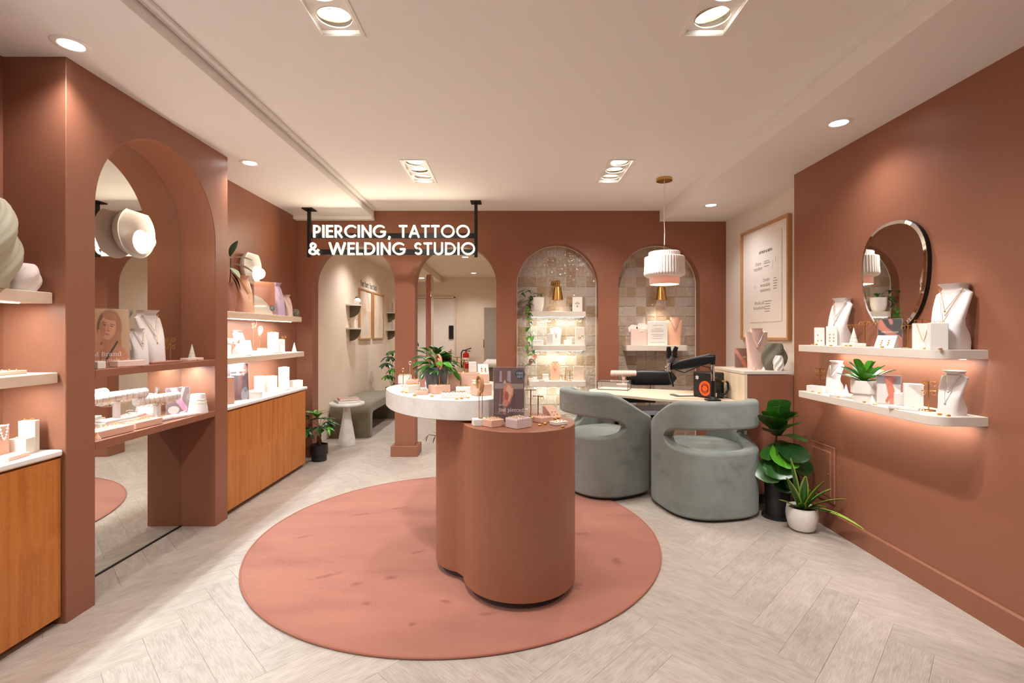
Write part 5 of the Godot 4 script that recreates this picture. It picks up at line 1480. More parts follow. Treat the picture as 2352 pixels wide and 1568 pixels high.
func ring_stick(label: String, at: Vector3, h: float, mk: String, lift := 0.0) -> void:
	var o := thing("ring_pin", label, "ring holder", at + Vector3(0, lift, 0))
	part(o, "rod", Geo.new().tube([Vector3.ZERO, Vector3(0, h - 0.008, 0)], 0.0022, 6), mat(mk, Color.WHITE))
	part(o, "foot", Geo.new().lathe([[0.0, 0.0], [0.011, 0.0], [0.011, 0.003], [0.0, 0.003]], 14), mat(mk, Color.WHITE))
	part(o, "loop", Geo.new().torus(Vector3(0, h, 0), 0.009, 0.0018, Basis(Vector3(1, 0, 0), PI / 2), 16, 6), mat(mk, Color.WHITE))

func Q(px: float, y: float, d := 5.07) -> Vector3:
	return Vector3((px - VX) / F * d, y, -d)
# ---------- shelves in the tiled niches
func build_niches() -> void:
	var W := mat("shelf white", Color.WHITE)
	var names := ["top", "middle", "bottom"]
	var ys := [1.48, 1.135, 0.772]
	for k in 3:
		var o := thing("niche_shelf", "thick rounded white shelf with light strip in the tiled niche, %s of three" % names[k], "shelf", Vector3(0.482, ys[k] - 0.055, -5.075))
		part(o, "board", rounded_shelf(0.585, 0.055, 0.18), W)
		part(o, "led_strip", Geo.new().box(Vector3(0, -0.002, 0.055 if k == 0 else -0.01), Vector3(0.53, 0.005, 0.012)), glow("led strip", Color.WHITE, 6.0))
		area(Vector3(0.482, ys[k] - 0.062, -5.06), Vector3(0.482, 0, -5.09), Vector2(0.53, 0.012), Color(0.94, 1.0, 0.97), 0.16, Vector3.FORWARD)
	var o4 := thing("niche_shelf", "thick rounded white shelf in the tiled niche behind the desk", "shelf", Vector3(1.495, 1.08, -5.075))
	part(o4, "board", rounded_shelf(0.625, 0.055, 0.18), W)
	for n in [[0.485, "above the plant shelf", 1], [1.545, "behind the pendant lamp", 2]]:
		var s := thing("brass_spotlight", "brass cone wall spotlight in the tiled niche " + n[1], "wall lamp", Vector3(n[0], 1.60, -5.04))
		var br := mat("brass", Color.WHITE)
		part(s, "shade", Geo.new().lathe([[0.058, 0.0], [0.06, 0.0], [0.036, 0.13], [0.028, 0.132], [0.028, 0.135], [0.026, 0.13], [0.034, 0.126], [0.057, 0.003]], 40), br)
		part(s, "cap", Geo.new().lathe([[0.0, 0.13], [0.027, 0.13], [0.027, 0.195], [0.022, 0.2], [0.0, 0.2]], 32), br)
		part(s, "wall_plate", Geo.new().lathe([[0.0, 0.0], [0.03, 0.0], [0.03, 0.012], [0.0, 0.012]], 24), br).transform = Transform3D(Basis(Vector3(1, 0, 0), -PI / 2), Vector3(-0.03, 0.18, -0.115))
		part(s, "arm", Geo.new().tube([Vector3(-0.03, 0.18, -0.11), Vector3(-0.02, 0.18, -0.04), Vector3(0, 0.18, -0.02)], 0.006, 8), br)
		part(s, "bulb", Geo.new().ball(Vector3(0, 0.035, 0), Vector3(0.024, 0.024, 0.024)), glow("lamp glow white", Color.WHITE, 8.0))
		spot(Vector3(n[0], 1.592, -5.04), Vector3(n[0], 0.9, -5.13), Color(1, 0.98, 0.93), 0.16, 50.0, 0.03, 1.0)
	# first niche, middle shelf
	var d := 5.07
	var y := 1.1355
	var pb := thing("boxed_card", "white printed card box standing on the plant shelf", "box", Q(1326, 1.4805), -6.0)
	part(pb, "box", Geo.new().box(Vector3(0, 0.076, 0), Vector3(0.10, 0.152, 0.03), 0.002), mat("paper", Color.WHITE))
	part(pb, "print", Geo.new().box(Vector3(0, 0.082, 0.0155), Vector3(0.05, 0.006, 0.001)).box(Vector3(0, 0.094, 0.0155), Vector3(0.03, 0.006, 0.001)).box(Vector3(0, 0.055, 0.0155), Vector3(0.012, 0.02, 0.001)), mat("print grey", Color.WHITE))
	block("low white ring box on the middle niche shelf", Q(1236, y), Vector3(0.105, 0.05, 0.06), 0.0, "plaster white", "studs", 5, 1)
	block("white earring panel before the grey bust in the niche", Q(1263, y, 5.02), Vector3(0.062, 0.118, 0.012), 0.0, "plaster white", "", 0, 0)
	bust("grey-pink flat necklace bust on the middle niche shelf", Q(1277, y, 5.09), 0.195, 0.125, 0.0, "lilac block", [[0.45, "silver", true]], "", true)
	block("flat pink tray under the white card in the niche", Q(1302, y, 5.05), Vector3(0.17, 0.009, 0.08), 0.0, "pale pink", "", 0, 0, "", "display_tray")
	block("small white card on the flat pink tray in the niche", Q(1304, y + 0.0095, 5.05), Vector3(0.08, 0.045, 0.012), 0.0, "paper")
	var eb := block("tall ivory panel with two round earrings on the middle niche shelf", Q(1332, y, 5.05), Vector3(0.092, 0.182, 0.03), 0.0, "ivory block")
	part(eb, "earring", Geo.new().torus(Vector3(-0.008, 0.075, 0.017), 0.009, 0.003, Basis(Vector3(1, 0, 0), PI / 2), 14, 6), mat("brass", Color.WHITE))
	part(eb, "earring", Geo.new().torus(Vector3(0.024, 0.093, 0.017), 0.009, 0.003, Basis(Vector3(1, 0, 0), PI / 2), 14, 6), mat("silver", Color.WHITE))
	# bottom shelf
	y = 0.7725
	for e in [[1219, 0.028, 0.145, "lower"], [1229, 0.034, 0.19, "higher"]]:
		block("small white block under the %s ear model in the niche" % e[3], Q(e[0], y, 5.04 if e[0] < 1225 else 5.08), Vector3(0.042, e[1], 0.05), 0.0, "plaster white")
		ear("%s red-brown ear model on a thin rod on the bottom niche shelf" % e[3], Q(e[0], y + e[1] + 0.0005, 5.04 if e[0] < 1225 else 5.08), e[2], 0.055, 10.0, "dark skin", 1, "silver")
	block("small white cube on the bottom niche shelf", Q(1253, y), Vector3(0.062, 0.065, 0.05), 0.0, "plaster white", "studs", 3, 1)
	block("tiny grey tray on the bottom niche shelf", Q(1244, y, 5.0), Vector3(0.06, 0.01, 0.03), 0.0, "lilac block", "", 0, 0, "", "display_tray")
	bust("peach flat necklace bust on the bottom niche shelf", Q(1275, y), 0.195, 0.125, 0.0, "peach leather", [[0.62, "gold", true]], "", true)
	cone("tiny pearl ring cone beside the peach niche bust", Q(1288, y, 5.03), 0.045, 0.012, "plaster white", false)
	cone("slim peach ring cone beside the brass niche stands", Q(1294, y, 5.05), 0.08, 0.014, "pink block", false)
	tstand("taller brass earring stand on the bottom niche shelf", Q(1299, y, 5.07), 0.145, 0.05, 0.0, 1)
	tstand("shorter brass earring stand on the bottom niche shelf", Q(1309, y, 5.03), 0.112, 0.06, 0.0, 1)
	block("pale wooden necklace board on the bottom niche shelf", Q(1329, y), Vector3(0.105, 0.15, 0.02), 0.0, "pale oak", "", 0, 0)
	# niche behind the desk
	y = 1.1355
	var bag := thing("paper_bag", "blush paper gift bag stuffed with tissue on the niche shelf behind the desk", "gift bag", Q(1466, y, 5.07))
	part(bag, "bag", Geo.new().box(Vector3(0, 0.085, 0), Vector3(0.165, 0.17, 0.07), 0.003), mat("pale pink", Color.WHITE))
	part(bag, "ribbon", Geo.new().box(Vector3(0.01, 0.155, 0.037), Vector3(0.02, 0.05, 0.004), 0.001).box(Vector3(0.03, 0.15, 0.038), Vector3(0.03, 0.02, 0.004), 0.001), mat("paper", Color.WHITE))
	for s in [[-0.05, 0.3, 0.05], [0.035, -0.35, 0.065]]:
		var p := PackedVector2Array([Vector2(-s[2], 0), Vector2(s[2], 0), Vector2(s[2] * 0.9, s[2] * 0.9), Vector2(0.0, s[2] * 1.3), Vector2(-s[2] * 0.9, s[2] * 0.9)])
		part(bag, "tissue", Geo.new().ext(p, -0.006, 0.006), mat("paper", Color.WHITE)).transform = Transform3D(Basis(Vector3(0, 0, 1), s[1]), Vector3(s[0], 0.15, 0.005))
	var lt := thing("framed_letter", "white framed letter between the gift bag and the peach bust", "framed letter", Q(1510, y, 5.04))
	part(lt, "board", Geo.new().box(Vector3(0, 0.122, 0), Vector3(0.205, 0.244, 0.012), 0.002), mat("white lacquer", Color.WHITE))
	var tl := Geo.new()
	for r in [[0.205, 0.11], [0.17, 0.07], [0.155, 0.13], [0.14, 0.12], [0.11, 0.13], [0.095, 0.1], [0.07, 0.11], [0.03, 0.15]]: tl.box(Vector3(0, r[0], 0.0064), Vector3(r[1], 0.003, 0.0008))
	part(lt, "print", tl, mat("print grey", Color.WHITE))
	bust("peach flat necklace bust with chains beside the framed letter", Q(1550, y, 5.06), 0.29, 0.165, 0.0, "peach leather", [[0.55, "silver", false], [0.42, "silver", false]], "", true)
func rounded_shelf(w: float, h: float, d: float) -> Geo:
	var p := PackedVector2Array()
	var r := 0.035
	for c in [[w / 2 - r, d / 2 - r, 0.0], [-w / 2 + r, d / 2 - r, PI / 2]]:
		for i in 7: p.append(Vector2(c[0] + cos(c[2] + PI / 2 * i / 6) * r, c[1] + sin(c[2] + PI / 2 * i / 6) * r))
	p.append(Vector2(-w / 2, -d / 2)); p.append(Vector2(w / 2, -d / 2))
	# outline x, z pushed up along y
	return Geo.new().ext(p, 0.0, h, Transform3D(Basis(Vector3(1, 0, 0), Vector3(0, 0, 1), Vector3(0, 1, 0)), Vector3.ZERO), 0.002)

# ---------- desk corner
func build_desk() -> void:
	var T := mat("terracotta paint", Color.WHITE)
	var cab := thing("corner_cabinet", "terracotta corner cabinet with pale oak side, below the framed poster", "cabinet", Vector3(1.89, 0, -3.85))
	part(cab, "front_panel", Geo.new().box(Vector3(0.012, 0.52, 0.255), Vector3(0.345, 0.86, 0.012), 0.002), T)
	part(cab, "carcass", Geo.new().box(Vector3(0.01, 0.515, -0.005), Vector3(0.33, 0.87, 0.50)), mat("shelf white", Color.WHITE))
	part(cab, "side_panel", Geo.new().box(Vector3(-0.17, 0.50, 0), Vector3(0.022, 0.95, 0.52), 0.002), mat("oak slab", Color.WHITE))
	part(cab, "worktop", Geo.new().box(Vector3(0.0, 0.9675, 0), Vector3(0.37, 0.025, 0.525), 0.003), mat("shelf white", Color.WHITE))
	part(cab, "plinth", Geo.new().box(Vector3(0.01, 0.04, 0.0), Vector3(0.32, 0.078, 0.46)), mat("toe kick", Color.WHITE))
	# desk
	var desk := thing("kidney_desk", "pale curved desk top running from the corner cabinet", "desk", Vector3.ZERO)
	var out := PackedVector2Array()
	var cv := Curve2D.new()
	for e in [[1.70, 3.56, 0, 0], [1.35, 3.73, -0.2, 0.06], [0.95, 4.02, -0.16, 0.13], [0.70, 4.36, -0.0, 0.12], [0.90, 4.56, 0.13, 0.03], [1.25, 4.50, 0.14, -0.04], [1.70, 4.30, 0, 0]]:
		cv.add_point(Vector2(e[0], e[1]), Vector2(-e[2], -e[3]), Vector2(e[2], e[3]))
	cv.bake_interval = 0.03
	var bp := cv.get_baked_points()
	for p in bp: out.append(p)
	var flat := Transform3D(Basis(Vector3(1, 0, 0), Vector3(0, 0, -1), Vector3(0, 1, 0)), Vector3.ZERO)
	part(desk, "top", Geo.new().ext(out, 0.725, 0.75, flat, 0.004), mat("pale oak", Color.WHITE))
	part(desk, "drawer_box", Geo.new().box(Vector3(1.10, 0.695, -4.30), Vector3(0.28, 0.06, 0.22), 0.004), mat("black plastic", Color.WHITE))
	part(desk, "drawer_box", Geo.new().box(Vector3(1.47, 0.695, -4.05), Vector3(0.24, 0.06, 0.22), 0.004), mat("black plastic", Color.WHITE))
	part(desk, "leg", Geo.new().lathe([[0.0, 0.0], [0.10, 0.0], [0.10, 0.012], [0.025, 0.02], [0.025, 0.726], [0.0, 0.726]], 24, Vector3(0.93, 0, -4.33)), mat("black metal", Color.WHITE))
	part(desk, "leg", Geo.new().lathe([[0.0, 0.0], [0.02, 0.0], [0.02, 0.726], [0.0, 0.726]], 16, Vector3(1.62, 0, -3.98)), mat("black metal", Color.WHITE))
	var y := 0.7505
	# glass box
	var gb := thing("glass_box", "black-edged glass jewellery box on the desk", "glass box", P(1411, 893, y), -22.0)
	var bw := 0.27; var bd := 0.19; var bh := 0.075
	var ed := Geo.new()
	for sx in [-1, 1]:
		for sz in [-1, 1]: ed.box(Vector3(sx * bw / 2, bh / 2, sz * bd / 2), Vector3(0.004, bh, 0.004))
		for yy in [0.002, bh]: ed.box(Vector3(sx * bw / 2, yy, 0), Vector3(0.004, 0.004, bd))
	for sz in [-1, 1]:
		for yy in [0.002, bh]: ed.box(Vector3(0, yy, sz * bd / 2), Vector3(bw, 0.004, 0.004))
	part(gb, "edging", ed, mat("black metal", Color.WHITE))
	var cp := mat("clear pane", Color.WHITE)
	part(gb, "lid", Geo.new().box(Vector3(0, bh, 0), Vector3(bw, 0.002, bd)), cp)
	for sx in [-1, 1]: part(gb, "pane", Geo.new().box(Vector3(sx * bw / 2, bh / 2, 0), Vector3(0.002, bh, bd)), cp)
	for sz in [-1, 1]: part(gb, "pane", Geo.new().box(Vector3(0, bh / 2, sz * bd / 2), Vector3(bw, bh, 0.002)), cp)
	part(gb, "lining", Geo.new().box(Vector3(0, 0.004, 0), Vector3(bw - 0.01, 0.006, bd - 0.01)), mat("ivory block", Color.WHITE))
	bracelet_bar("peach bracelet roll on a T stand on the desk behind the glass box", P(1432, 884, y), 0.245, 0.115, 0.029, -4.0, "pale pink", 9)
	var tb := thing("slim_tray", "thin dark tablet lying on the desk", "tablet", P(1578, 908, y), 8.0)
	part(tb, "body", Geo.new().box(Vector3(0, 0.004, 0), Vector3(0.24, 0.008, 0.13), 0.003), mat("grey pot", Color.WHITE))
	part(tb, "screen", Geo.new().box(Vector3(0.015, 0.0085, 0), Vector3(0.2, 0.001, 0.11)), mat("pale pink", Color.WHITE))
	# microscope on a swing arm
	var D := 3.72
	var ms := thing("microscope_arm", "black microscope on a swing arm clamped to the desk", "microscope", P(1637, 920, y))
	var base: Vector3 = ms.position
	var bk := mat("black plastic", Color.WHITE)
	D = -base.z
	part(ms, "clamp_base", Geo.new().box(Vector3(0, 0.006, 0), Vector3(0.1, 0.012, 0.08), 0.004).lathe([[0.0, 0.012], [0.034, 0.012], [0.024, 0.03], [0.02, 0.032], [0.0, 0.032]], 20), bk)
	part(ms, "post", Geo.new().tube([Vector3(0, 0.02, 0), Vector3(0, 0.15, 0)], 0.02, 16), bk)
	part(ms, "column", Geo.new().tube([Vector3(0, 0.15, 0), Vector3(0, 0.285, 0)], 0.0135, 16), mat("chrome", Color.WHITE))
	var top: Vector3 = PD(1622, 824, D) - base
	var tip: Vector3 = PD(1541, 842, D + 0.12) - base
	part(ms, "elbow", Geo.new().tube([Vector3(0, 0.27, 0), Vector3(0, 0.33, 0), Vector3(0, 0.345, 0)], [0.02, 0.021, 0.016], 16), bk)
	var ar := Geo.new()
	var rr := []
	for k in 9:
		var t := k / 8.0
		var c := Vector3(0, 0.315, 0).lerp(tip, t)
		var hh := lerpf(0.028, 0.036, sin(PI * t)) * (0.8 if t == 1.0 or t == 0.0 else 1.0)
		var r := PackedVector3Array()
		for e in [[-1, -0.7], [-0.7, -1], [0.7, -1], [1, -0.7], [1, 0.7], [0.7, 1], [-0.7, 1], [-1, 0.7]]: r.append(c + Vector3(0, e[1] * hh, e[0] * 0.028))
		rr.append(r)
	part(ms, "swing_arm", ar.skin(rr), bk)
	part(ms, "arm_cover", Geo.new().tube([Vector3(-0.02, 0.346, 0), tip + Vector3(0.03, 0.033, 0)], 0.008, 8), mat("grey pot", Color.WHITE))
	part(ms, "cable", Geo.new().tube([tip + Vector3(0.02, -0.02, 0.02), tip + Vector3(0.1, -0.045, 0.02), Vector3(-0.1, 0.265, 0.02), Vector3(-0.03, 0.25, 0.02), Vector3(-0.01, 0.2, 0.02)], 0.004, 6), bk)
	part(ms, "joint", Geo.new().tube([tip + Vector3(-0.015, 0.025, 0), tip + Vector3(-0.015, -0.04, 0)], 0.016, 12).torus(tip + Vector3(-0.03, 0.0, 0.01), 0.014, 0.005).torus(tip + Vector3(-0.03, -0.025, 0.01), 0.012, 0.005), mat("chrome", Color.WHITE))
	part(ms, "drop_link", Geo.new().tube([tip + Vector3(-0.01, -0.03, 0), tip + Vector3(0.005, -0.09, -0.01), tip + Vector3(0.025, -0.155, -0.02)], [0.013, 0.012, 0.006], 10), bk)
	var hd := part(ms, "head", Geo.new().tube([tip + Vector3(-0.012, 0.035, 0), tip + Vector3(0.01, 0.075, 0)], [0.026, 0.03], 16), mat("grey pot", Color.WHITE))
	for e in [[-0.02, -0.012], [0.028, 0.03]]:
		part(hd, "eyepiece", Geo.new().tube([tip + Vector3(e[0] + 0.004, 0.07, 0), tip + Vector3(e[0] + 0.002, 0.125, 0.004), tip + Vector3(e[0] + 0.004 + e[1] * 0.3, 0.155, 0.008)], [0.02, 0.0185, 0.015], 16), bk)
	# welding machine
	var wm := thing("welding_machine", "black welding machine with orange fan grille on the desk", "machine", Vector3(1.572, y, -3.90), 26.0)
	part(wm, "case", Geo.new().box(Vector3(0, 0.102, 0), Vector3(0.14, 0.195, 0.19), 0.008), mat("black plastic", Color.WHITE))
	for sx in [-1, 1]:
		for sz in [-1, 1]: part(wm, "foot", Geo.new().lathe([[0.0, 0.0], [0.012, 0.0], [0.012, 0.006], [0.0, 0.006]], 10, Vector3(sx * 0.055, 0, sz * 0.08)), mat("black plastic", Color.WHITE))
	var fan := part(wm, "fan_grille", Geo.new().lathe([[0.0, 0.0], [0.058, 0.0], [0.058, 0.004], [0.0, 0.004]], 32), mat("orange", Color.WHITE))
	fan.transform = Transform3D(Basis(Vector3(0, 0, 1), PI / 2), Vector3(-0.07, 0.075, 0.03))
	for k in 14:
		var a := TAU * k / 14
		part(fan, "slot", Geo.new().box(Vector3(cos(a) * 0.032, 0.0042, sin(a) * 0.032), Vector3(0.022, 0.002, 0.005)), mat("black plastic", Color.WHITE)).rotation = Vector3.ZERO
	var star := Geo.new()
	for k in 3: star.box(Vector3.ZERO, Vector3(0.003, 0.034, 0.007))
	for k in 3:
		var s := part(wm, "emblem", Geo.new().box(Vector3.ZERO, Vector3(0.002, 0.034, 0.007)), mat("print white", Color.WHITE))
		s.transform = Transform3D(Basis(Vector3(1, 0, 0), PI / 3 * k), Vector3(-0.071, 0.155, -0.05))
	part(wm, "rear_label", Geo.new().box(Vector3(-0.04, 0.03, 0.0955), Vector3(0.045, 0.028, 0.001)), mat("paper", Color.WHITE))
	part(wm, "mains_switch", Geo.new().box(Vector3(-0.04, 0.165, 0.096), Vector3(0.04, 0.012, 0.003)), mat("grey pot", Color.WHITE))
	part(wm, "gas_inlet", Geo.new().tube([Vector3(0.01, 0.135, 0.095), Vector3(0.01, 0.135, 0.12), Vector3(0.05, 0.135, 0.125)], 0.007, 10), mat("brass", Color.WHITE))
	part(wm, "hose", Geo.new().tube([Vector3(0.05, 0.135, 0.125), Vector3(0.07, 0.12, 0.125), Vector3(0.075, 0.07, 0.125), Vector3(0.05, 0.035, 0.12), Vector3(0.01, 0.035, 0.105), Vector3(0.0, 0.06, 0.096)], 0.009, 10), mat("black plastic", Color.WHITE))
	part(wm, "cable", Geo.new().tube([Vector3(-0.03, 0.06, 0.096), Vector3(-0.02, 0.03, 0.12), Vector3(0.03, 0.012, 0.125), Vector3(0.07, 0.006, 0.12)], 0.004, 8), mat("black plastic", Color.WHITE))
	# things on the corner cabinet
	y = 0.9805
	var arm := paint("arm photograph", 80, 112, C(150, 100, 84), C(120, 74, 66), [["l", 0.05, 0.1, 0.75, 0.75, 0.14, C(232, 156, 124)], ["l", 0.6, 0.65, 0.9, 1.0, 0.16, C(224, 122, 92)], ["e", 0.15, 0.2, 0.2, 0.1, 20.0, C(240, 178, 150)], ["e", 0.75, 0.45, 0.14, 0.06, 0.0, C(186, 170, 164)]])
	acrylic("small acrylic holder with an arm photograph on the corner cabinet", Vector3(1.845, y, -3.93), 0.11, 0.158, 6.0, arm, 0.01, 3.0)
	bust("tall pale pink bust with chains on the corner cabinet", Vector3(1.915, y, -3.82), 0.315, 0.17, -4.0, "pale pink", [[0.62, "silver", false], [0.45, "gold", false]], "", true)
	twist_vase("twisted_vase", "large dark green twisted vase on the corner cabinet", Vector3(1.985, y, -3.70), 0.20, 0.08, "green ceramic", 4, 36)
	twist_vase("twisted_vase", "small white faceted vase before the dark green one", Vector3(1.97, y, -3.615), 0.113, 0.034, "white ceramic", 5, 5)
	cone("tiny peach ring cone at the foot of the pale pink bust", Vector3(1.835, y, -3.70), 0.028, 0.017, "pink block", false)
	cone("tiny white ring cone at the foot of the pale pink bust", Vector3(1.885, y, -3.66), 0.028, 0.014, "plaster white", false)
	# framed poster on the off-white wall
	var fp := thing("framed_poster", "large wood-framed cream poster with printed text on the off-white wall", "poster", Vector3(2.215, 1.20, -4.265))
	fp.rotation_degrees.y = 180.0
	frame_on_x(fp, 0.80, 1.0, 0.022, 0.035, mat("tan frame", Color.WHITE))
	part(fp, "sheet", Geo.new().box(Vector3(0.012, 0.5, 0), Vector3(0.006, 0.96, 0.76)), mat("paper", Color.WHITE))
	part(fp, "inner_sheet", Geo.new().box(Vector3(0.017, 0.535, -0.025), Vector3(0.004, 0.76, 0.52), 0.001), mat("paper", Color.WHITE))
	var dk := mat("print dark", Color.WHITE); var gr := mat("print grey", Color.WHITE)
	poster_line(fp, "ASTRID & MIYU", -0.033, 0.763, 0.0218, dk, false)
	poster_line(fp, "Share", 0.090, 0.668, 0.0269, gr, true); poster_line(fp, "together", 0.094, 0.625, 0.0269, gr, true)
	poster_line(fp, "Create", -0.041, 0.517, 0.0269, gr, true); poster_line(fp, "wearable", -0.025, 0.474, 0.0269, gr, true); poster_line(fp, "moments", -0.025, 0.431, 0.0269, gr, true)
	poster_line(fp, "Break all", 0.074, 0.323, 0.0269, gr, true); poster_line(fp, "boundaries", 0.074, 0.280, 0.0269, gr, true)
	for e in [[-0.0492, 0.6767, 0.082], [-0.0574, 0.6594, 0.1066], [-0.0451, 0.6336, 0.082], [-0.1845, 0.5172, 0.041], [-0.1927, 0.4956, 0.0656], [-0.1886, 0.4741, 0.0574], [-0.1886, 0.4526, 0.0574], [-0.1845, 0.431, 0.0492], [-0.0738, 0.3319, 0.1148], [-0.0656, 0.3103, 0.0902], [-0.0656, 0.2888, 0.0902], [-0.0615, 0.2672, 0.0902], [-0.0615, 0.2457, 0.082]]: part(fp, "text_line", Geo.new().box(Vector3(0.0195, e[1], e[0]), Vector3(0.0006, 0.006, e[2])), gr)
	part(fp, "sketch", Geo.new().tube([Vector3(0.0195, 0.603, -0.148), Vector3(0.0195, 0.672, -0.152)], 0.001, 4).tube([Vector3(0.0195, 0.646, -0.189), Vector3(0.0195, 0.698, -0.193)], 0.001, 4).tube([Vector3(0.0195, 0.457, 0.164), Vector3(0.0195, 0.483, 0.148), Vector3(0.0195, 0.457, 0.123)], 0.001, 4), gr)
	# pendant lamp
	var pd := thing("pendant_lamp", "white pleated ceramic pendant lamp on a pale cord over the desk", "pendant lamp", Vector3(1.253, 0, -4.0))
	part(pd, "canopy", Geo.new().lathe([[0.0, CEIL - 0.001], [0.062, CEIL - 0.001], [0.063, CEIL - 0.022], [0.0, CEIL - 0.024]], 40), mat("brass", Color.WHITE))
	part(pd, "cord", Geo.new().tube([Vector3(0, CEIL - 0.02, 0), Vector3(0.002, 2.35, 0), Vector3(-0.003, 2.2, 0), Vector3(0.003, 2.08, 0), Vector3(0, 1.97, 0)], 0.0035, 8), mat("cord white", Color.WHITE))
	part(pd, "stem", Geo.new().tube([Vector3(0, 1.975, 0), Vector3(0, 1.915, 0)], 0.0055, 10), mat("brass", Color.WHITE))
	var prof := [[0.0, 1.919], [0.117, 1.917], [0.122, 1.912], [0.122, 1.88], [0.15, 1.876], [0.155, 1.87], [0.156, 1.80], [0.160, 1.745], [0.158, 1.728], [0.145, 1.716], [0.122, 1.71], [0.119, 1.70], [0.118, 1.655], [0.112, 1.652], [0.111, 1.70], [0.0, 1.702]]
	part(pd, "shade", Geo.new().lathe(prof, 264, Vector3.ZERO, 0.014, 44.0, 1.72, 0.11), mat("lamp ceramic", Color.WHITE), "", 50.0)
	part(pd, "diffuser", Geo.new().lathe([[0.0, 1.664], [0.111, 1.664], [0.111, 1.668], [0.0, 1.668]], 40), glow("pendant glow", Color(1.0, 0.9, 0.74), 3.2))
	area(Vector3(1.253, 1.65, -4.0), Vector3(1.253, 0, -4.0), Vector2(0.17, 0.17), Color(1.0, 0.86, 0.68), 0.22, Vector3.FORWARD)

func poster_line(fp: Node, s: String, z: float, yy: float, h: float, m: Material, serif: bool) -> void:
	text(fp, s, h, m, Transform3D(Basis(Vector3.UP, PI / 2), Vector3(0.0195, yy, z)), serif, not serif, "lettering")
# ---------- seats
func superell(a: float, r: float, n: float) -> Vector2:
	var c := cos(a); var s := sin(a)
	var k := pow(pow(absf(c), n) + pow(absf(s), n), -1.0 / n)
	return Vector2(c * k * r, s * k * r)
# tub chair: a shell that wraps round the back, higher there, pierced by a long slot above the seat; the back looks along +z
func tub_chair(label: String, at: Vector3, turn: float) -> void:
	var o := thing("tub_chair", label, "chair", at, turn, "grey velvet tub chairs")
	var V := mat("grey velvet", Color.WHITE)
	var R := 0.335
	var th := 0.085
	var span := deg_to_rad(142.0)
	var slot := deg_to_rad(82.0)
	var cols := 97
	var up := []
	var lo := []
	for i in cols:
		var a := lerpf(-span, span, float(i) / (cols - 1))
		var po := superell(PI / 2 - a, R, 2.7)
		var pi_ := superell(PI / 2 - a, R - th, 2.5)
		var f := smoothstep(0.35, 1.0, absf(a) / span)
		var top := lerpf(0.80, 0.60, f)
		var mid := lerpf(0.537, 0.52, f)
		var t := absf(a) / slot
		var half := 0.075 * sqrt(maxf(0.0, 1.0 - pow(t, 3.2))) if t < 1.0 else 0.0
		var ylo := mid - half
		var yhi := mid + half
		var soft := clampf(half / 0.045, 0.03, 1.0)
		up.append(_loop(po, pi_, yhi, top, 0.024 * soft, 0.03))
		lo.append(_loop(po, pi_, 0.018, ylo, 0.022, 0.024 * soft))
	part(o, "back_rail", Geo.new().skin(up), V, "", 60.0)
	part(o, "shell", Geo.new().skin(lo), V, "", 60.0)
	var body := []
	for e in [[0.97, 0.02], [0.985, 0.05], [0.985, 0.36], [0.96, 0.39]]:
		var r := PackedVector3Array()
		for i in 64:
			var p := superell(TAU * i / 64, (R - 0.02) * e[0], 2.7)
			r.append(Vector3(p.x, e[1], p.y))
		body.append(r)
	part(o, "base", Geo.new().skin(body), V, "", 50.0)
	var seat := []
	for e in [[0.96, 0.37], [1.0, 0.395], [1.0, 0.43], [0.94, 0.462], [0.7, 0.476], [0.3, 0.482]]:
		var r := PackedVector3Array()
		for i in 64:
			var p := superell(TAU * i / 64, (R - th + 0.002) * e[0], 2.6)
			r.append(Vector3(p.x, e[1], p.y - 0.01))
		seat.append(r)
	part(o, "seat_cushion", Geo.new().skin(seat), V, "", 60.0)
	var pl := []
	for e in [0.0, 0.03]:
		var r := PackedVector3Array()
		for i in 48:
			var p := superell(TAU * i / 48, R - 0.03, 2.7)
			r.append(Vector3(p.x, e, p.y))
		pl.append(r)
	part(o, "plinth", Geo.new().skin(pl), mat("black plastic", Color.WHITE))
func _loop(po: Vector2, pi_: Vector2, y0: float, y1: float, rb: float, rt: float) -> PackedVector3Array:
	var L := PackedVector3Array()
	var w := po.distance_to(pi_)
	var d := (pi_ - po) / w
	for c in [[rb, y0 + rb, 180.0, 270.0, rb], [w - rb, y0 + rb, 270.0, 360.0, rb], [w - rt, y1 - rt, 0.0, 90.0, rt], [rt, y1 - rt, 90.0, 180.0, rt]]:
		for k in 5:
			var t := deg_to_rad(lerpf(c[2], c[3], k / 4.0))
			var q: Vector2 = po + d * (c[0] + cos(t) * c[4])
			L.append(Vector3(q.x, c[1] + sin(t) * c[4], q.y))
	return L
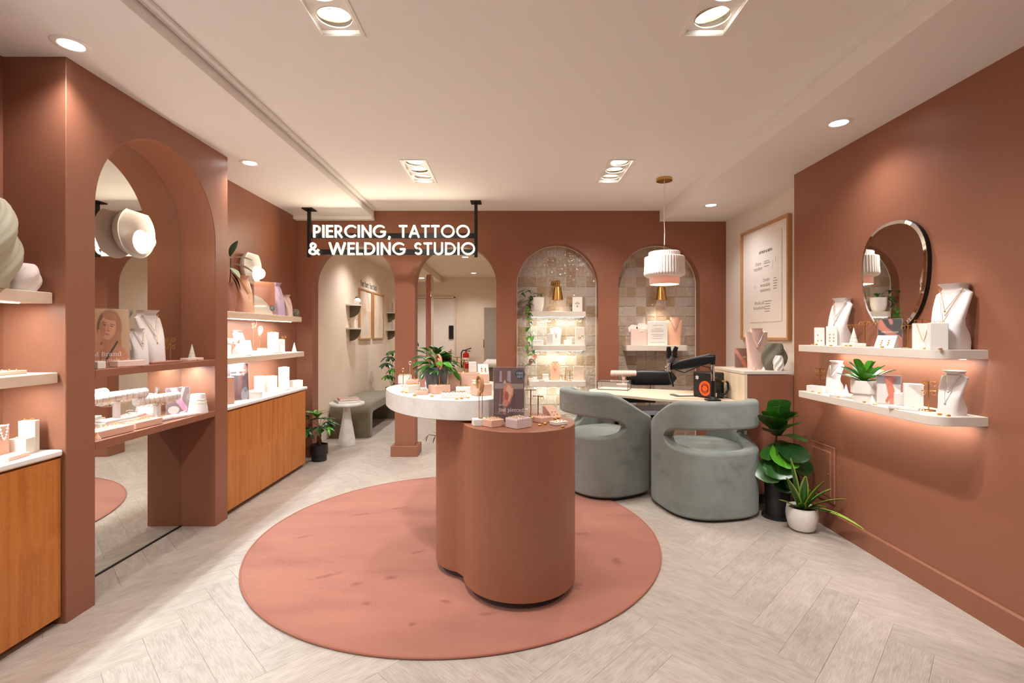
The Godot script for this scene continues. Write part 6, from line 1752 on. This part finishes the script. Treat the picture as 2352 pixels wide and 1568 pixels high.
func build_seats() -> void:
	tub_chair("grey velvet tub chair with its slotted back to the rug, standing clear of it", Vector3(1.40, 0.0, -3.58), 11.0)
	tub_chair("grey velvet tub chair turned sideways, standing partly on the rug", Vector3(0.765, 0.013, -4.0), -64.0)
	# black swivel chair behind the desk
	var o := thing("swivel_chair", "black leather swivel chair with chrome star base behind the desk", "chair", Vector3(1.40, 0, -4.70), 0.0)
	var L := mat("black leather", Color.WHITE); var K := mat("chrome", Color.WHITE)
	part(o, "seat", Geo.new().box(Vector3(0, 0.50, 0), Vector3(0.44, 0.09, 0.42), 0.035), L)
	part(o, "backrest", back_pad(), L, "", 60.0)
	part(o, "back_bar", Geo.new().tube([Vector3(0, 0.47, 0.0), Vector3(0, 0.47, -0.21), Vector3(0, 0.62, -0.235), Vector3(0, 0.75, -0.22)], 0.014, 10), K)
	part(o, "gas_lift", Geo.new().tube([Vector3(0, 0.08, 0), Vector3(0, 0.46, 0)], 0.022, 14), K)
	for k in 5:
		var a := TAU * k / 5 + 0.35
		var e := Vector3(cos(a) * 0.27, 0.075, sin(a) * 0.27)
		var leg := part(o, "star_leg", Geo.new().tube([Vector3(0, 0.105, 0), Vector3(cos(a) * 0.14, 0.10, sin(a) * 0.14), e], [0.022, 0.018, 0.012], 10), K)
		part(leg, "castor", Geo.new().torus(Vector3(e.x, 0.028, e.z), 0.018, 0.0095, Basis(Vector3.UP, -a) * Basis(Vector3(1, 0, 0), PI / 2), 16, 8), mat("black plastic", Color.WHITE))
func back_pad() -> Geo:
	var rings := []
	for j in 13:
		var t := j / 12.0
		var x := lerpf(-0.25, 0.25, t)
		var e := sqrt(maxf(0.02, 1.0 - pow(absf(2 * t - 1), 7.0)))
		var r := PackedVector3Array()
		for i in 18:
			var a := TAU * i / 18
			r.append(Vector3(x, 0.815 + signf(sin(a)) * pow(absf(sin(a)), 0.6) * 0.075 * e, -0.205 + cos(a) * 0.038 * e + 0.35 * x * x))
		rings.append(r)
	return Geo.new().skin(rings)

# ---------- floating shelves on the right wall
func build_right_wall() -> void:
	for s in [["upper", 1.181], ["lower", 0.891]]:
		var o := thing("floating_shelf", "white floating shelf with a rounded front corner on the terracotta wall, the %s one" % s[0], "shelf", Vector3(2.06, s[1] - 0.04, -2.625))
		var p := PackedVector2Array([Vector2(0, -0.505), Vector2(-0.225, -0.505)])
		var r := 0.07
		for i in 9: p.append(Vector2(-0.225 + r - cos(PI / 2 * i / 8) * r, 0.505 - r + sin(PI / 2 * i / 8) * r))
		p.append(Vector2(0, 0.505))
		part(o, "board", Geo.new().ext(p, 0.0, 0.0405, Transform3D(Basis(Vector3(1, 0, 0), Vector3(0, 0, 1), Vector3(0, 1, 0)), Vector3.ZERO), 0.0015), mat("shelf white", Color.WHITE))
		part(o, "led_strip", Geo.new().box(Vector3(-0.05, -0.002, 0), Vector3(0.012, 0.004, 0.9)), glow("led strip", Color.WHITE, 6.0))
		area(Vector3(2.01, s[1] - 0.046, -2.625), Vector3(2.01, 0, -2.625), Vector2(0.012, 0.9), WARM.lerp(COOL, 0.5), 0.16, Vector3.FORWARD)
	# egg-shaped mirror
	var m := thing("egg_mirror", "frameless egg-shaped mirror with black edge on the terracotta wall", "mirror", Vector3(2.06, 1.27, -2.625))
	var eg := PackedVector2Array(); var eg2 := PackedVector2Array()
	for i in 64:
		var a := TAU * i / 64
		var k := superell(a, 1.0, 2.35)
		var q := Vector2(k.x * 0.222 * (1.0 + 0.10 * k.y), 0.29 + k.y * 0.289)
		eg.append(q)
		eg2.append(Vector2(q.x * 0.93, 0.29 + (q.y - 0.29) * 0.94))
	var tm := Transform3D(Basis(Vector3(0, 0, -1), Vector3(0, 1, 0), Vector3(-1, 0, 0)), Vector3.ZERO)
	part(m, "backing", Geo.new().ext(eg, 0.004, 0.024, tm), mat("black metal", Color.WHITE))
	var gl := Geo.new()
	var rings := []
	for e in [[eg, 0.024], [eg, 0.0265], [eg2, 0.0295]]:
		var r := PackedVector3Array()
		for p in e[0]: r.append(tm * Vector3(p.x, p.y, e[1]))
		rings.append(r)
	part(m, "glass", gl.skin(rings), mat("mirror", Color.WHITE), "", 3.0)
	# upper shelf
	var y := 1.1815
	var W := "white leather"
	wedge("white house-shaped block at the cabinet end of the upper floating shelf", RX(1882, 1.955, y), 0.055, 0.11, 0.075, -30.0, "plaster white", 0.55, "", false, 3)
	bust("tall white necklace bust at the cabinet end of the upper floating shelf", RX(1928, 1.985, y), 0.285, 0.129, -74.0, W, [[0.6, "gold", false], [0.45, "silver", true]])
	wedge("white easel with earrings before the cabinet-end bust on the upper floating shelf", RX(1910, 1.895, y), 0.055, 0.115, 0.05, -32.0, "plaster white", 0.4, "", false, 6)
	block("flat white tray under the marbled cone on the upper floating shelf", RX(1961, 1.925, y), Vector3(0.105, 0.018, 0.055), -26.0, "plaster white", "", 0, 0, "", "display_tray")
	cone("marbled ring cone on the flat tray of the upper floating shelf", RX(1961, 1.925, y + 0.0185), 0.085, 0.021, "pale stone")
	tstand("brass earring stand behind the marbled cone", RX(1960, 1.995, y), 0.125, 0.055, -30.0, 1)
	tstand("slim brass earring stand between the cone and the hand photograph", RX(1986, 1.985, y), 0.14, 0.05, -30.0, 1)
	var hand := paint("hand on dark shirt", 96, 144, C(56, 50, 52), C(72, 64, 64), [["l", 0.05, 0.25, 0.9, 0.75, 0.15, C(218, 128, 94)], ["l", 0.1, 0.1, 0.35, 0.45, 0.12, C(228, 142, 108)], ["l", 0.5, 0.0, 0.55, 0.12, 0.1, C(206, 134, 104)], ["l", 0.8, 0.7, 1.0, 0.95, 0.12, C(206, 108, 78)]])
	var hh := acrylic("acrylic holder with a hand photograph under the egg-shaped mirror", RX(2044, 1.97, y), 0.105, 0.148, -38.0, hand, 0.022, 0.0)
	text(hh.get_node("print"), "FINE JEWELLERY", 0.006, mat("print white", Color.WHITE), Transform3D(Basis.IDENTITY, Vector3(0, 0.075, 0.0016)), false, true, "lettering", 0.07)
	wedge("white tent-shaped earring stand before the hand photograph", RX(2036, 1.90, y), 0.085, 0.062, 0.07, -58.0, "plaster white", 0.35, "", false, 6)
	tstand("brass earring stand behind the hand photograph", RX(2018, 2.0, y), 0.135, 0.06, -30.0, 1)
	tstand("low brass earring stand with hoops beside the hand photograph", RX(2086, 1.945, y), 0.115, 0.055, -30.0, 1)
	tstand("taller brass earring stand beside the marble easel", RX(2118, 2.0, y), 0.14, 0.062, -30.0, 1)
	wedge("white easel with a thin necklace on the upper floating shelf", RX(2119, 1.885, y), 0.07, 0.118, 0.06, -34.0, "pale stone", 0.45, "", true)
	bust("tall white necklace bust at the rounded end of the upper floating shelf", RX(2183, 1.985, y), 0.295, 0.142, -74.0, W, [[0.6, "gold", true], [0.42, "gold", true]])
	block("white block of rings before the bust at the rounded end of the upper floating shelf", Vector3(1.885, y, -2.17), Vector3(0.062, 0.118, 0.06), -30.0, "plaster white", "rings", 3, 1)
	tags("small brass price tag at the front edge of the upper floating shelf", [RX(1866, 1.905, y), RX(1875, 1.905, y), RX(1898, 1.87, y), RX(1909, 1.87, y), RX(1944, 1.88, y), RX(1953, 1.88, y), RX(2026, 1.855, y), RX(2100, 1.89, y), RX(2124, 1.875, y), RX(2160, 1.86, y)], "price tags on the upper floating shelf")
	# lower shelf
	y = 0.8915
	tstand("two-tier brass earring stand at the cabinet end of the lower floating shelf", RX(1883, 1.985, y), 0.14, 0.05, -30.0, 2)
	block("low white box at the cabinet end of the lower floating shelf", RX(1876, 1.905, y), Vector3(0.10, 0.038, 0.05), -60.0, "plaster white", "studs", 3, 1)
	bust("small white necklace bust behind the leafy plant on the lower floating shelf", RX(1917, 1.985, y), 0.195, 0.095, -74.0, W, [[0.55, "silver", true]])
	cone("white ring cone behind the tray near the leafy plant", RX(1943, 1.985, y), 0.062, 0.016, "plaster white", false)
	cone("short white ring cone by the leafy plant", RX(1938, 1.95, y), 0.035, 0.014, "plaster white", false)
	block("flat white tray at the cabinet side of the leafy plant", RX(1938, 1.885, y), Vector3(0.13, 0.014, 0.055), -62.0, "plaster white", "studs", 4, 1, "", "display_tray")
	cone("small white ring cone at the front of the lower floating shelf", P(2003, 928, y), 0.045, 0.019, "plaster white", true)
	var bc := thing("bracelet_cone", "white tapered bracelet form behind the forearm photograph", "bracelet stand", RX(2032, 1.99, y))
	part(bc, "body", Geo.new().lathe([[0.0, 0.0], [0.042, 0.0], [0.042, 0.003], [0.028, 0.11], [0.0, 0.112]], 28), mat(W, Color.WHITE))
	part(bc, "bracelet", Geo.new().torus(Vector3(0, 0.05, 0), 0.037, 0.0014, Basis(Vector3(0, 0, 1), 0.08), 26, 5), mat("gold", Color.WHITE))
	var fore := paint("forearm", 80, 120, C(120, 112, 118), C(236, 226, 222), [["p", PackedVector2Array([Vector2(0, 0.3), Vector2(1, 0.3), Vector2(1, 1), Vector2(0, 1)]), C(238, 230, 226)], ["e", 0.55, 0.14, 0.28, 0.14, 0.0, C(176, 92, 74)], ["l", 0.5, 0.2, 0.6, 0.55, 0.17, C(216, 112, 78)], ["l", 0.58, 0.5, 0.66, 1.0, 0.15, C(228, 124, 88)], ["l", 0.5, 0.78, 0.42, 0.92, 0.07, C(216, 112, 78)]])
	acrylic("acrylic block with a forearm photograph on the lower floating shelf", RX(2041, 1.94, y), 0.105, 0.148, -38.0, fore, 0.026, 0.0)
	block("tall plain white block on the lower floating shelf", RX(2097, 1.975, y), Vector3(0.075, 0.115, 0.055), -34.0, "plaster white")
	block("lower plain white step beside the tall white block", RX(2067, 1.97, y), Vector3(0.05, 0.062, 0.05), -34.0, "plaster white")
	block("flat white tray before the white step blocks", P(2076, 940, y), Vector3(0.115, 0.014, 0.045), -50.0, "plaster white", "studs", 3, 1, "", "display_tray")
	tstand("two-tier brass earring stand by the bust on the lower floating shelf", RX(2133, 1.955, y), 0.14, 0.055, -30.0, 2)
	bust("small white necklace bust with two pendants at the rounded end of the lower floating shelf", RX(2187, 1.975, y), 0.195, 0.103, -74.0, W, [[0.55, "silver", true], [0.28, "silver", true]])
	tags("small brass price tag at the front edge of the lower floating shelf", [RX(1866, 1.87, y), RX(1881, 1.862, y), RX(1925, 1.85, y), RX(1985, 1.85, y), RX(2010, 1.85, y), RX(2064, 1.85, y), RX(2158, 1.9, y), RX(2178, 1.91, y)], "price tags on the lower floating shelf")

# ---------- plants
func leaf(l: float, w: float, shape: String, droop: float, fold := 0.25, wave := 0.0) -> ArrayMesh:
	var g := Geo.new()
	var n := 12
	var rows := []
	for j in n + 1:
		var t := 0.5 - 0.5 * cos(PI * j / n)
		var p := 0.0
		match shape:
			"oval": p = pow(sin(PI * clampf(t, 0.0, 1.0)), 0.75)
			"lance": p = pow(sin(PI * pow(t, 0.75)), 0.9)
			"fiddle": p = (0.45 + 0.55 * smoothstep(0.1, 0.7, t)) * sqrt(maxf(0.0, 1.0 - pow(2.0 * t - 1.0, 8.0)))
			"heart": p = sqrt(maxf(0.0, 1.0 - pow(t, 1.6))) * (0.75 + 0.25 * cos(t * 3.0)) if t > 0.0 else 0.6
			"strap": p = sqrt(maxf(0.0, 1.0 - pow(t, 5.0))) * (0.6 + 0.4 * sin(PI * minf(t * 1.1, 1.0)))
			"paddle": p = pow(t, 0.7) * sqrt(maxf(0.0, 1.0 - pow(t, 9.0))) + 0.08 * (1.0 - t)
		p *= w / 2
		var z := l * t
		var y := -droop * l * t * t
		var up := p * fold
		var wv := wave * w * sin(t * 9.0)
		rows.append([Vector3(-p, y + up + wv, z), Vector3(-p * 0.5, y + up * 0.35, z), Vector3(0, y, z), Vector3(p * 0.5, y + up * 0.35, z), Vector3(p, y + up - wv, z)])
	for j in n:
		for i in 4:
			g.quad(rows[j][i], rows[j][i + 1], rows[j + 1][i + 1], rows[j + 1][i], Vector2(i / 4.0, float(j) / n), Vector2((i + 1) / 4.0, float(j) / n), Vector2((i + 1) / 4.0, float(j + 1) / n), Vector2(i / 4.0, float(j + 1) / n))
	return g.mesh(70.0)
func put_leaf(o: Node, m: Mesh, mt: Material, at: Vector3, yaw: float, pitch: float, roll := 0.0, s := 1.0) -> Node3D:
	var q := part(o, "leaf", m, mt)
	q.transform = Transform3D(Basis(Vector3.UP, deg_to_rad(yaw)) * Basis(Vector3.RIGHT, deg_to_rad(-pitch)) * Basis(Vector3(0, 0, 1), deg_to_rad(roll)) * Basis.from_scale(Vector3(s, s, s)), at)
	return q
func pot(o: Node, prof: Array, mk: String, soil_y: float, soil_r: float, called := "pot") -> void:
	part(o, called, Geo.new().lathe(prof, 48), mat(mk, Color.WHITE))
	part(o, "soil", Geo.new().lathe([[0.0, soil_y + 0.004], [soil_r * 0.6, soil_y + 0.003], [soil_r, soil_y], [soil_r, soil_y - 0.01], [0.0, soil_y - 0.01]], 24), mat("soil", Color.WHITE))

func build_plants() -> void:
	var mid := mat("leaf mid", Color.WHITE); var bright := mat("leaf bright", Color.WHITE); var dark := mat("leaf dark", Color.WHITE); var pale := mat("leaf pale", Color.WHITE); var lime := mat("leaf lime", Color.WHITE); var deep := mat("leaf deep", Color.WHITE)
	# fiddle-leaf fig in the corner
	var fg := thing("fiddle_leaf_fig", "fiddle-leaf fig with big glossy leaves in a black pot in the corner", "plant", Vector3(1.825, 0, -3.37))
	pot(fg, [[0.0, 0.0], [0.095, 0.0], [0.095, 0.012], [0.068, 0.016], [0.072, 0.10], [0.078, 0.25], [0.08, 0.262], [0.074, 0.262], [0.07, 0.235], [0.0, 0.235]], "black pot", 0.245, 0.072)
	part(fg, "trunk", Geo.new().tube([Vector3(0, 0.23, 0), Vector3(0.01, 0.36, 0.01), Vector3(-0.005, 0.5, 0.0), Vector3(0.0, 0.60, 0.0)], [0.009, 0.008, 0.007, 0.005], 10), mat("bark", Color.WHITE))
	var fm := [leaf(0.23, 0.18, "fiddle", 0.3, 0.12, 0.03), leaf(0.20, 0.15, "fiddle", 0.15, 0.2, 0.03), leaf(0.17, 0.12, "fiddle", 0.45, 0.15, 0.03)]
	# yaw 0 points towards the camera (+z), 90 to +x
	for e in [[0, 0.56, -40, 55, 0, mid], [1, 0.57, 35, 62, 1, dark], [0, 0.50, -10, -12, 0, bright], [2, 0.48, 12, 8, 0, mid], [0, 0.47, 35, -24, 0, bright], [0, 0.42, 25, -42, 0, dark], [2, 0.50, -52, -4, 0, mid], [1, 0.58, -20, 74, 0, mid], [2, 0.55, 45, 20, 0, mid], [0, 0.44, -50, -30, 0, mid], [1, 0.40, 50, -40, 0, dark], [2, 0.60, 50, 60, 0, bright], [2, 0.60, -60, 70, 0, bright], [1, 0.36, 0, -45, 0, dark], [0, 0.52, 10, -8, 0, dark], [1, 0.55, -35, 30, 0, dark], [1, 0.56, 20, 40, 0, mid], [0, 0.46, -25, -25, 0, mid], [1, 0.62, 0, 80, 0, mid], [0, 0.45, 38, -14, 0, dark]]:
		put_leaf(fg, fm[e[0]], e[5], Vector3(0, e[1], 0.0), e[2], e[3], rng.randf_range(-15, 15))
	# variegated snake plant
	var sp := thing("snake_plant", "yellow-edged snake plant in a ribbed white pot beside the skirting", "plant", Vector3(1.862, 0, -3.14))
	var prof := [[0.0, 0.0], [0.05, 0.0], [0.062, 0.012]]
	for k in 15:
		var t := k / 14.0
		prof.append([0.064 + 0.028 * sin(PI * (0.08 + t * 0.62)) + (0.0012 if k % 2 else 0.0), 0.014 + t * 0.132])
	prof.append_array([[0.088, 0.152], [0.084, 0.152], [0.08, 0.13], [0.0, 0.13]])
	pot(sp, prof, "ribbed ceramic", 0.135, 0.08)
	for e in [[0.34, -75, 78, 0.0, 0.05], [0.27, -60, 62, 0.1, 0.055], [0.26, -20, 74, 0.1, 0.055], [0.25, 25, 66, 0.1, 0.06], [0.19, -70, 30, 0.1, 0.045], [0.20, 60, 62, 0.25, 0.04], [0.31, 28, 26, 0.5, 0.05], [0.24, 50, 42, 0.25, 0.04], [0.15, 10, 72, 0.0, 0.05], [0.12, 40, 40, 0.3, 0.04], [0.13, -30, 50, 0.3, 0.045]]:
		var b := put_leaf(sp, leaf(e[0], e[4], "strap", e[3], 0.35), lime, Vector3(sin(deg_to_rad(e[1])) * 0.02, 0.135, cos(deg_to_rad(e[1])) * 0.02), e[1], e[2], rng.randf_range(-10, 10))
		b.name = "leaf"
		part(b, "leaf_centre", leaf(e[0] * 0.965, e[4] * 0.68, "strap", e[3], 0.35), mid if e[0] < 0.25 else dark).position = Vector3(0, 0.0012, 0)
		part(b, "leaf_centre", leaf(e[0] * 0.965, e[4] * 0.68, "strap", e[3], 0.35), mid).position = Vector3(0, -0.0012, 0)
	# money tree by the counter end
	var mt := thing("money_tree", "small braided money tree in a stepped black pot at the counter end", "plant", P(733, 1057, 0.0))
	pot(mt, [[0.0, 0.0], [0.07, 0.0], [0.072, 0.005], [0.072, 0.062], [0.083, 0.066], [0.084, 0.07], [0.084, 0.16], [0.078, 0.16], [0.075, 0.14], [0.0, 0.14]], "black pot", 0.142, 0.076)
	var tk := Geo.new()
	for k in 3:
		var q := []
		for j in 13:
			var t := j / 12.0
			q.append(Vector3(cos(t * 7.0 + TAU * k / 3) * 0.013 * (1.3 - t), 0.14 + t * 0.20, sin(t * 7.0 + TAU * k / 3) * 0.013 * (1.3 - t)))
		tk.tube(q, 0.012, 8)
	part(mt, "trunk", tk, mat("bark", Color.WHITE))
	var lm := [leaf(0.125, 0.046, "lance", 0.35, 0.2), leaf(0.105, 0.042, "lance", 0.2, 0.25)]
	for k in 11:
		var yaw := k * 137.5
		var up: float = [70, 15, 40, 5, 30, -5, 20, 60, 10, 35, 0][k]
		var l := 0.10 + 0.02 * (k % 3)
		var d := Vector3(sin(deg_to_rad(yaw)) * cos(deg_to_rad(up)), sin(deg_to_rad(up)), cos(deg_to_rad(yaw)) * cos(deg_to_rad(up)))
		var a := Vector3(0, 0.335, 0); var e := a + d * l
		part(mt, "stem", Geo.new().tube([a, e], 0.0022, 5), mat("stem", Color.WHITE))
		for q in 5:
			put_leaf(mt, lm[q % 2], [dark, mid, dark, bright][k % 4] if k != 0 else bright, e, yaw + (q - 2) * 52, up - 22, rng.randf_range(-15, 15))
	# tall schefflera beyond the bench
	var sc := thing("umbrella_plant", "tall airy umbrella plant in a pot beyond the bench", "plant", Vector3(-1.80, 0, -7.72))
	pot(sc, [[0.0, 0.0], [0.12, 0.0], [0.15, 0.28], [0.155, 0.42], [0.147, 0.42], [0.14, 0.38], [0.0, 0.38]], "grey pot", 0.385, 0.14)
	var sm := leaf(0.16, 0.06, "oval", 0.35, 0.2)
	for k in 15:
		var yaw := k * 137.5 + 30.0
		var h := 0.55 + 0.036 * k
		var r := 0.30 - 0.08 * absf(k / 7.0 - 1.0)
		var a := Vector3(sin(deg_to_rad(yaw)) * 0.05, 0.38, cos(deg_to_rad(yaw)) * 0.05)
		var e := Vector3(sin(deg_to_rad(yaw)) * r * 0.65 + 0.05, h, cos(deg_to_rad(yaw)) * r)
		part(sc, "stem", Geo.new().tube([a, Vector3(a.x * 1.3, h * 0.7, a.z * 1.3), e], 0.0035, 5), mat("stem", Color.WHITE))
		for q in 7: put_leaf(sc, sm, [mid, dark, bright][k % 3], e, q * 51.4 + k * 20, -14, 0, rng.randf_range(0.8, 1.05))
	var br := [Vector3(0.04, 0.38, 0.0), Vector3(0.2, 0.85, 0.1), Vector3(0.34, 1.14, 0.18)]
	part(sc, "stem", Geo.new().tube(br, 0.0035, 5), mat("stem", Color.WHITE))
	for q in 3: put_leaf(sc, sm, dark, br[2], 40 - q * 50, -18, 0, 0.8)
	# small olive sprig in a low pot behind the table
	var ol := thing("olive_sprig", "small dark-leaved sprig in a low black pot behind the display table", "plant", Vector3(-0.42, 0.0125, -4.2))
	pot(ol, [[0.0, 0.0], [0.06, 0.0], [0.07, 0.11], [0.064, 0.11], [0.06, 0.09], [0.0, 0.09]], "black pot", 0.092, 0.06)
	var twig := [Vector3(0, 0.09, 0), Vector3(-0.05, 0.28, 0.02), Vector3(-0.14, 0.37, 0.03), Vector3(-0.27, 0.385, 0.03)]
	part(ol, "stem", Geo.new().tube(twig, 0.003, 6), mat("bark", Color.WHITE))
	part(ol, "stem", Geo.new().tube([Vector3(0, 0.09, 0), Vector3(0.05, 0.3, 0), Vector3(0.12, 0.42, 0)], 0.003, 6), mat("bark", Color.WHITE))
	var om := leaf(0.075, 0.02, "lance", 0.2, 0.2)
	for e in [[1.0, -80, -40], [1.0, -110, -55], [0.85, -60, -60], [0.8, -80, 50], [0.65, -70, -65], [0.5, -100, -60], [0.45, -60, 40], [0.3, -100, 20]]:
		var t: float = e[0] * 3.0
		var k := mini(int(t), 2)
		put_leaf(ol, om, deep, twig[k].lerp(twig[k + 1], t - k), e[1], e[2])
	for k in 6: put_leaf(ol, om, deep, Vector3(0.05 + 0.012 * k, 0.3 + 0.02 * k, 0), 70 + 60 * (k % 2), -20 + 12 * k)
	# grey planter on the stone top
	var gp := thing("zz_plant", "lush leafy plant in a grey tapered planter on the stone top", "plant", P(1002, 891, 0.9475))
	pot(gp, [[0.0, 0.0], [0.05, 0.0], [0.053, 0.004], [0.071, 0.118], [0.073, 0.121], [0.067, 0.121], [0.063, 0.105], [0.0, 0.105]], "grey pot", 0.108, 0.064)
	var zm := [leaf(0.07, 0.036, "oval", 0.4, 0.25), leaf(0.06, 0.03, "paddle", 0.3, 0.3)]
	for k in 84:
		var yaw := k * 137.5
		var up := 80.0 - 1.05 * k + rng.randf_range(-8, 8)
		var l := 0.035 + 0.075 * rng.randf()
		var d := Vector3(sin(deg_to_rad(yaw)) * cos(deg_to_rad(up)), sin(deg_to_rad(up)), cos(deg_to_rad(yaw)) * cos(deg_to_rad(up)))
		put_leaf(gp, zm[k % 2], [mid, dark, bright, mid][k % 4], Vector3(0, 0.112, 0) + d * l, yaw + rng.randf_range(-30, 30), up - 25, rng.randf_range(-30, 30), rng.randf_range(0.75, 1.05))
		if k % 3 == 0: part(gp, "stem", Geo.new().tube([Vector3(0, 0.105, 0), Vector3(0, 0.112, 0) + d * l], 0.002, 5), mat("stem", Color.WHITE))
	# bright plant on the lower floating shelf
	var bp := thing("dracaena", "bright green rosette plant in a stepped cream pot on the lower floating shelf", "plant", P(1985, 921, 0.8915))
	pot(bp, [[0.0, 0.0], [0.047, 0.0], [0.05, 0.004], [0.05, 0.04], [0.06, 0.045], [0.061, 0.05], [0.061, 0.108], [0.058, 0.112], [0.055, 0.11], [0.052, 0.098], [0.0, 0.098]], "white ceramic", 0.10, 0.054)
	var dm := [leaf(0.15, 0.05, "paddle", 0.12, 0.3), leaf(0.13, 0.048, "paddle", 0.3, 0.3)]
	for k in 22:
		var up := 70.0 - 2.2 * k
		put_leaf(bp, dm[k % 2], bright if k % 4 else mid, Vector3(0, 0.1, 0), k * 137.5 + 20, up, rng.randf_range(-12, 12), rng.randf_range(0.85, 1.05))
	# pothos trailing from the niche
	var po := thing("trailing_pothos", "trailing pothos in a white pot on the top niche shelf", "plant", Vector3((1233 - VX) / F * 5.06, 1.4805, -5.06))
	pot(po, [[0.0, 0.0], [0.045, 0.0], [0.058, 0.015], [0.071, 0.07], [0.076, 0.145], [0.071, 0.145], [0.068, 0.12], [0.0, 0.12]], "white ceramic", 0.125, 0.07)
	var hm := [leaf(0.075, 0.062, "heart", 0.3, 0.15), leaf(0.06, 0.05, "heart", 0.25, 0.2)]
	for vine in [[[0, 0.13, 0], [-0.05, 0.21, 0.02], [-0.12, 0.22, 0.06], [-0.17, 0.17, 0.08]], [[-0.02, 0.13, 0.02], [-0.07, 0.16, 0.06], [-0.085, 0.05, 0.12], [-0.085, -0.10, 0.13], [-0.10, -0.30, 0.13], [-0.11, -0.42, 0.13]], [[-0.03, 0.13, 0.0], [-0.09, 0.15, 0.05], [-0.10, 0.0, 0.12], [-0.075, -0.18, 0.13], [-0.05, -0.36, 0.13], [-0.055, -0.46, 0.13], [-0.09, -0.55, 0.13]], [[0.0, 0.13, 0], [0.03, 0.19, 0.02], [0.07, 0.18, 0.03]]]:
		var c := Curve3D.new()
		for p in vine: c.add_point(Vector3(p[0], p[1], p[2]))
		var pts := []
		for p in vine: pts.append(Vector3(p[0], p[1], p[2]))
		part(po, "vine", Geo.new().tube(pts, 0.0022, 6), mat("stem", Color.WHITE))
		var L := c.get_baked_length()
		var n := int(L / 0.05) + 1
		for k in n:
			var p := c.sample_baked(L * (k + 0.6) / n)
			put_leaf(po, hm[k % 2], bright if (k % 2 == 0 and p.y < 0.08) else (mid if k % 3 else dark), p, rng.randf_range(-70, 70) + (80 if k % 2 else -60), rng.randf_range(-50, 5), rng.randf_range(-20, 20))
	# rubber plant behind the portal
	var rp := thing("rubber_plant", "variegated rubber plant cutting in a brown vase on the upper shelf behind the portal", "plant", Vector3(-2.08, 1.4125, -3.64))
	part(rp, "vase", Geo.new().lathe([[0.0, 0.0], [0.035, 0.0], [0.05, 0.05], [0.045, 0.13], [0.022, 0.19], [0.026, 0.22], [0.022, 0.22], [0.018, 0.19], [0.0, 0.12]], 32), mat("brown tray", Color.WHITE))
	var rm := [leaf(0.17, 0.062, "oval", 0.35, 0.2), leaf(0.145, 0.05, "oval", 0.25, 0.25)]
	part(rp, "stem", Geo.new().tube([Vector3(0, 0.15, 0), Vector3(0.01, 0.28, 0.0), Vector3(0.0, 0.40, -0.02)], 0.004, 8), mat("bark", Color.WHITE))
	for e in [[0, 0.40, 150, 20, pale], [0, 0.36, 140, 2, pale], [1, 0.30, 130, -48, deep], [1, 0.28, 110, -55, deep], [1, 0.41, 60, 62, dark], [1, 0.33, 60, -20, pale]]:
		put_leaf(rp, rm[e[0]], e[4], Vector3(0.0, e[1], -0.01), e[2], e[3])
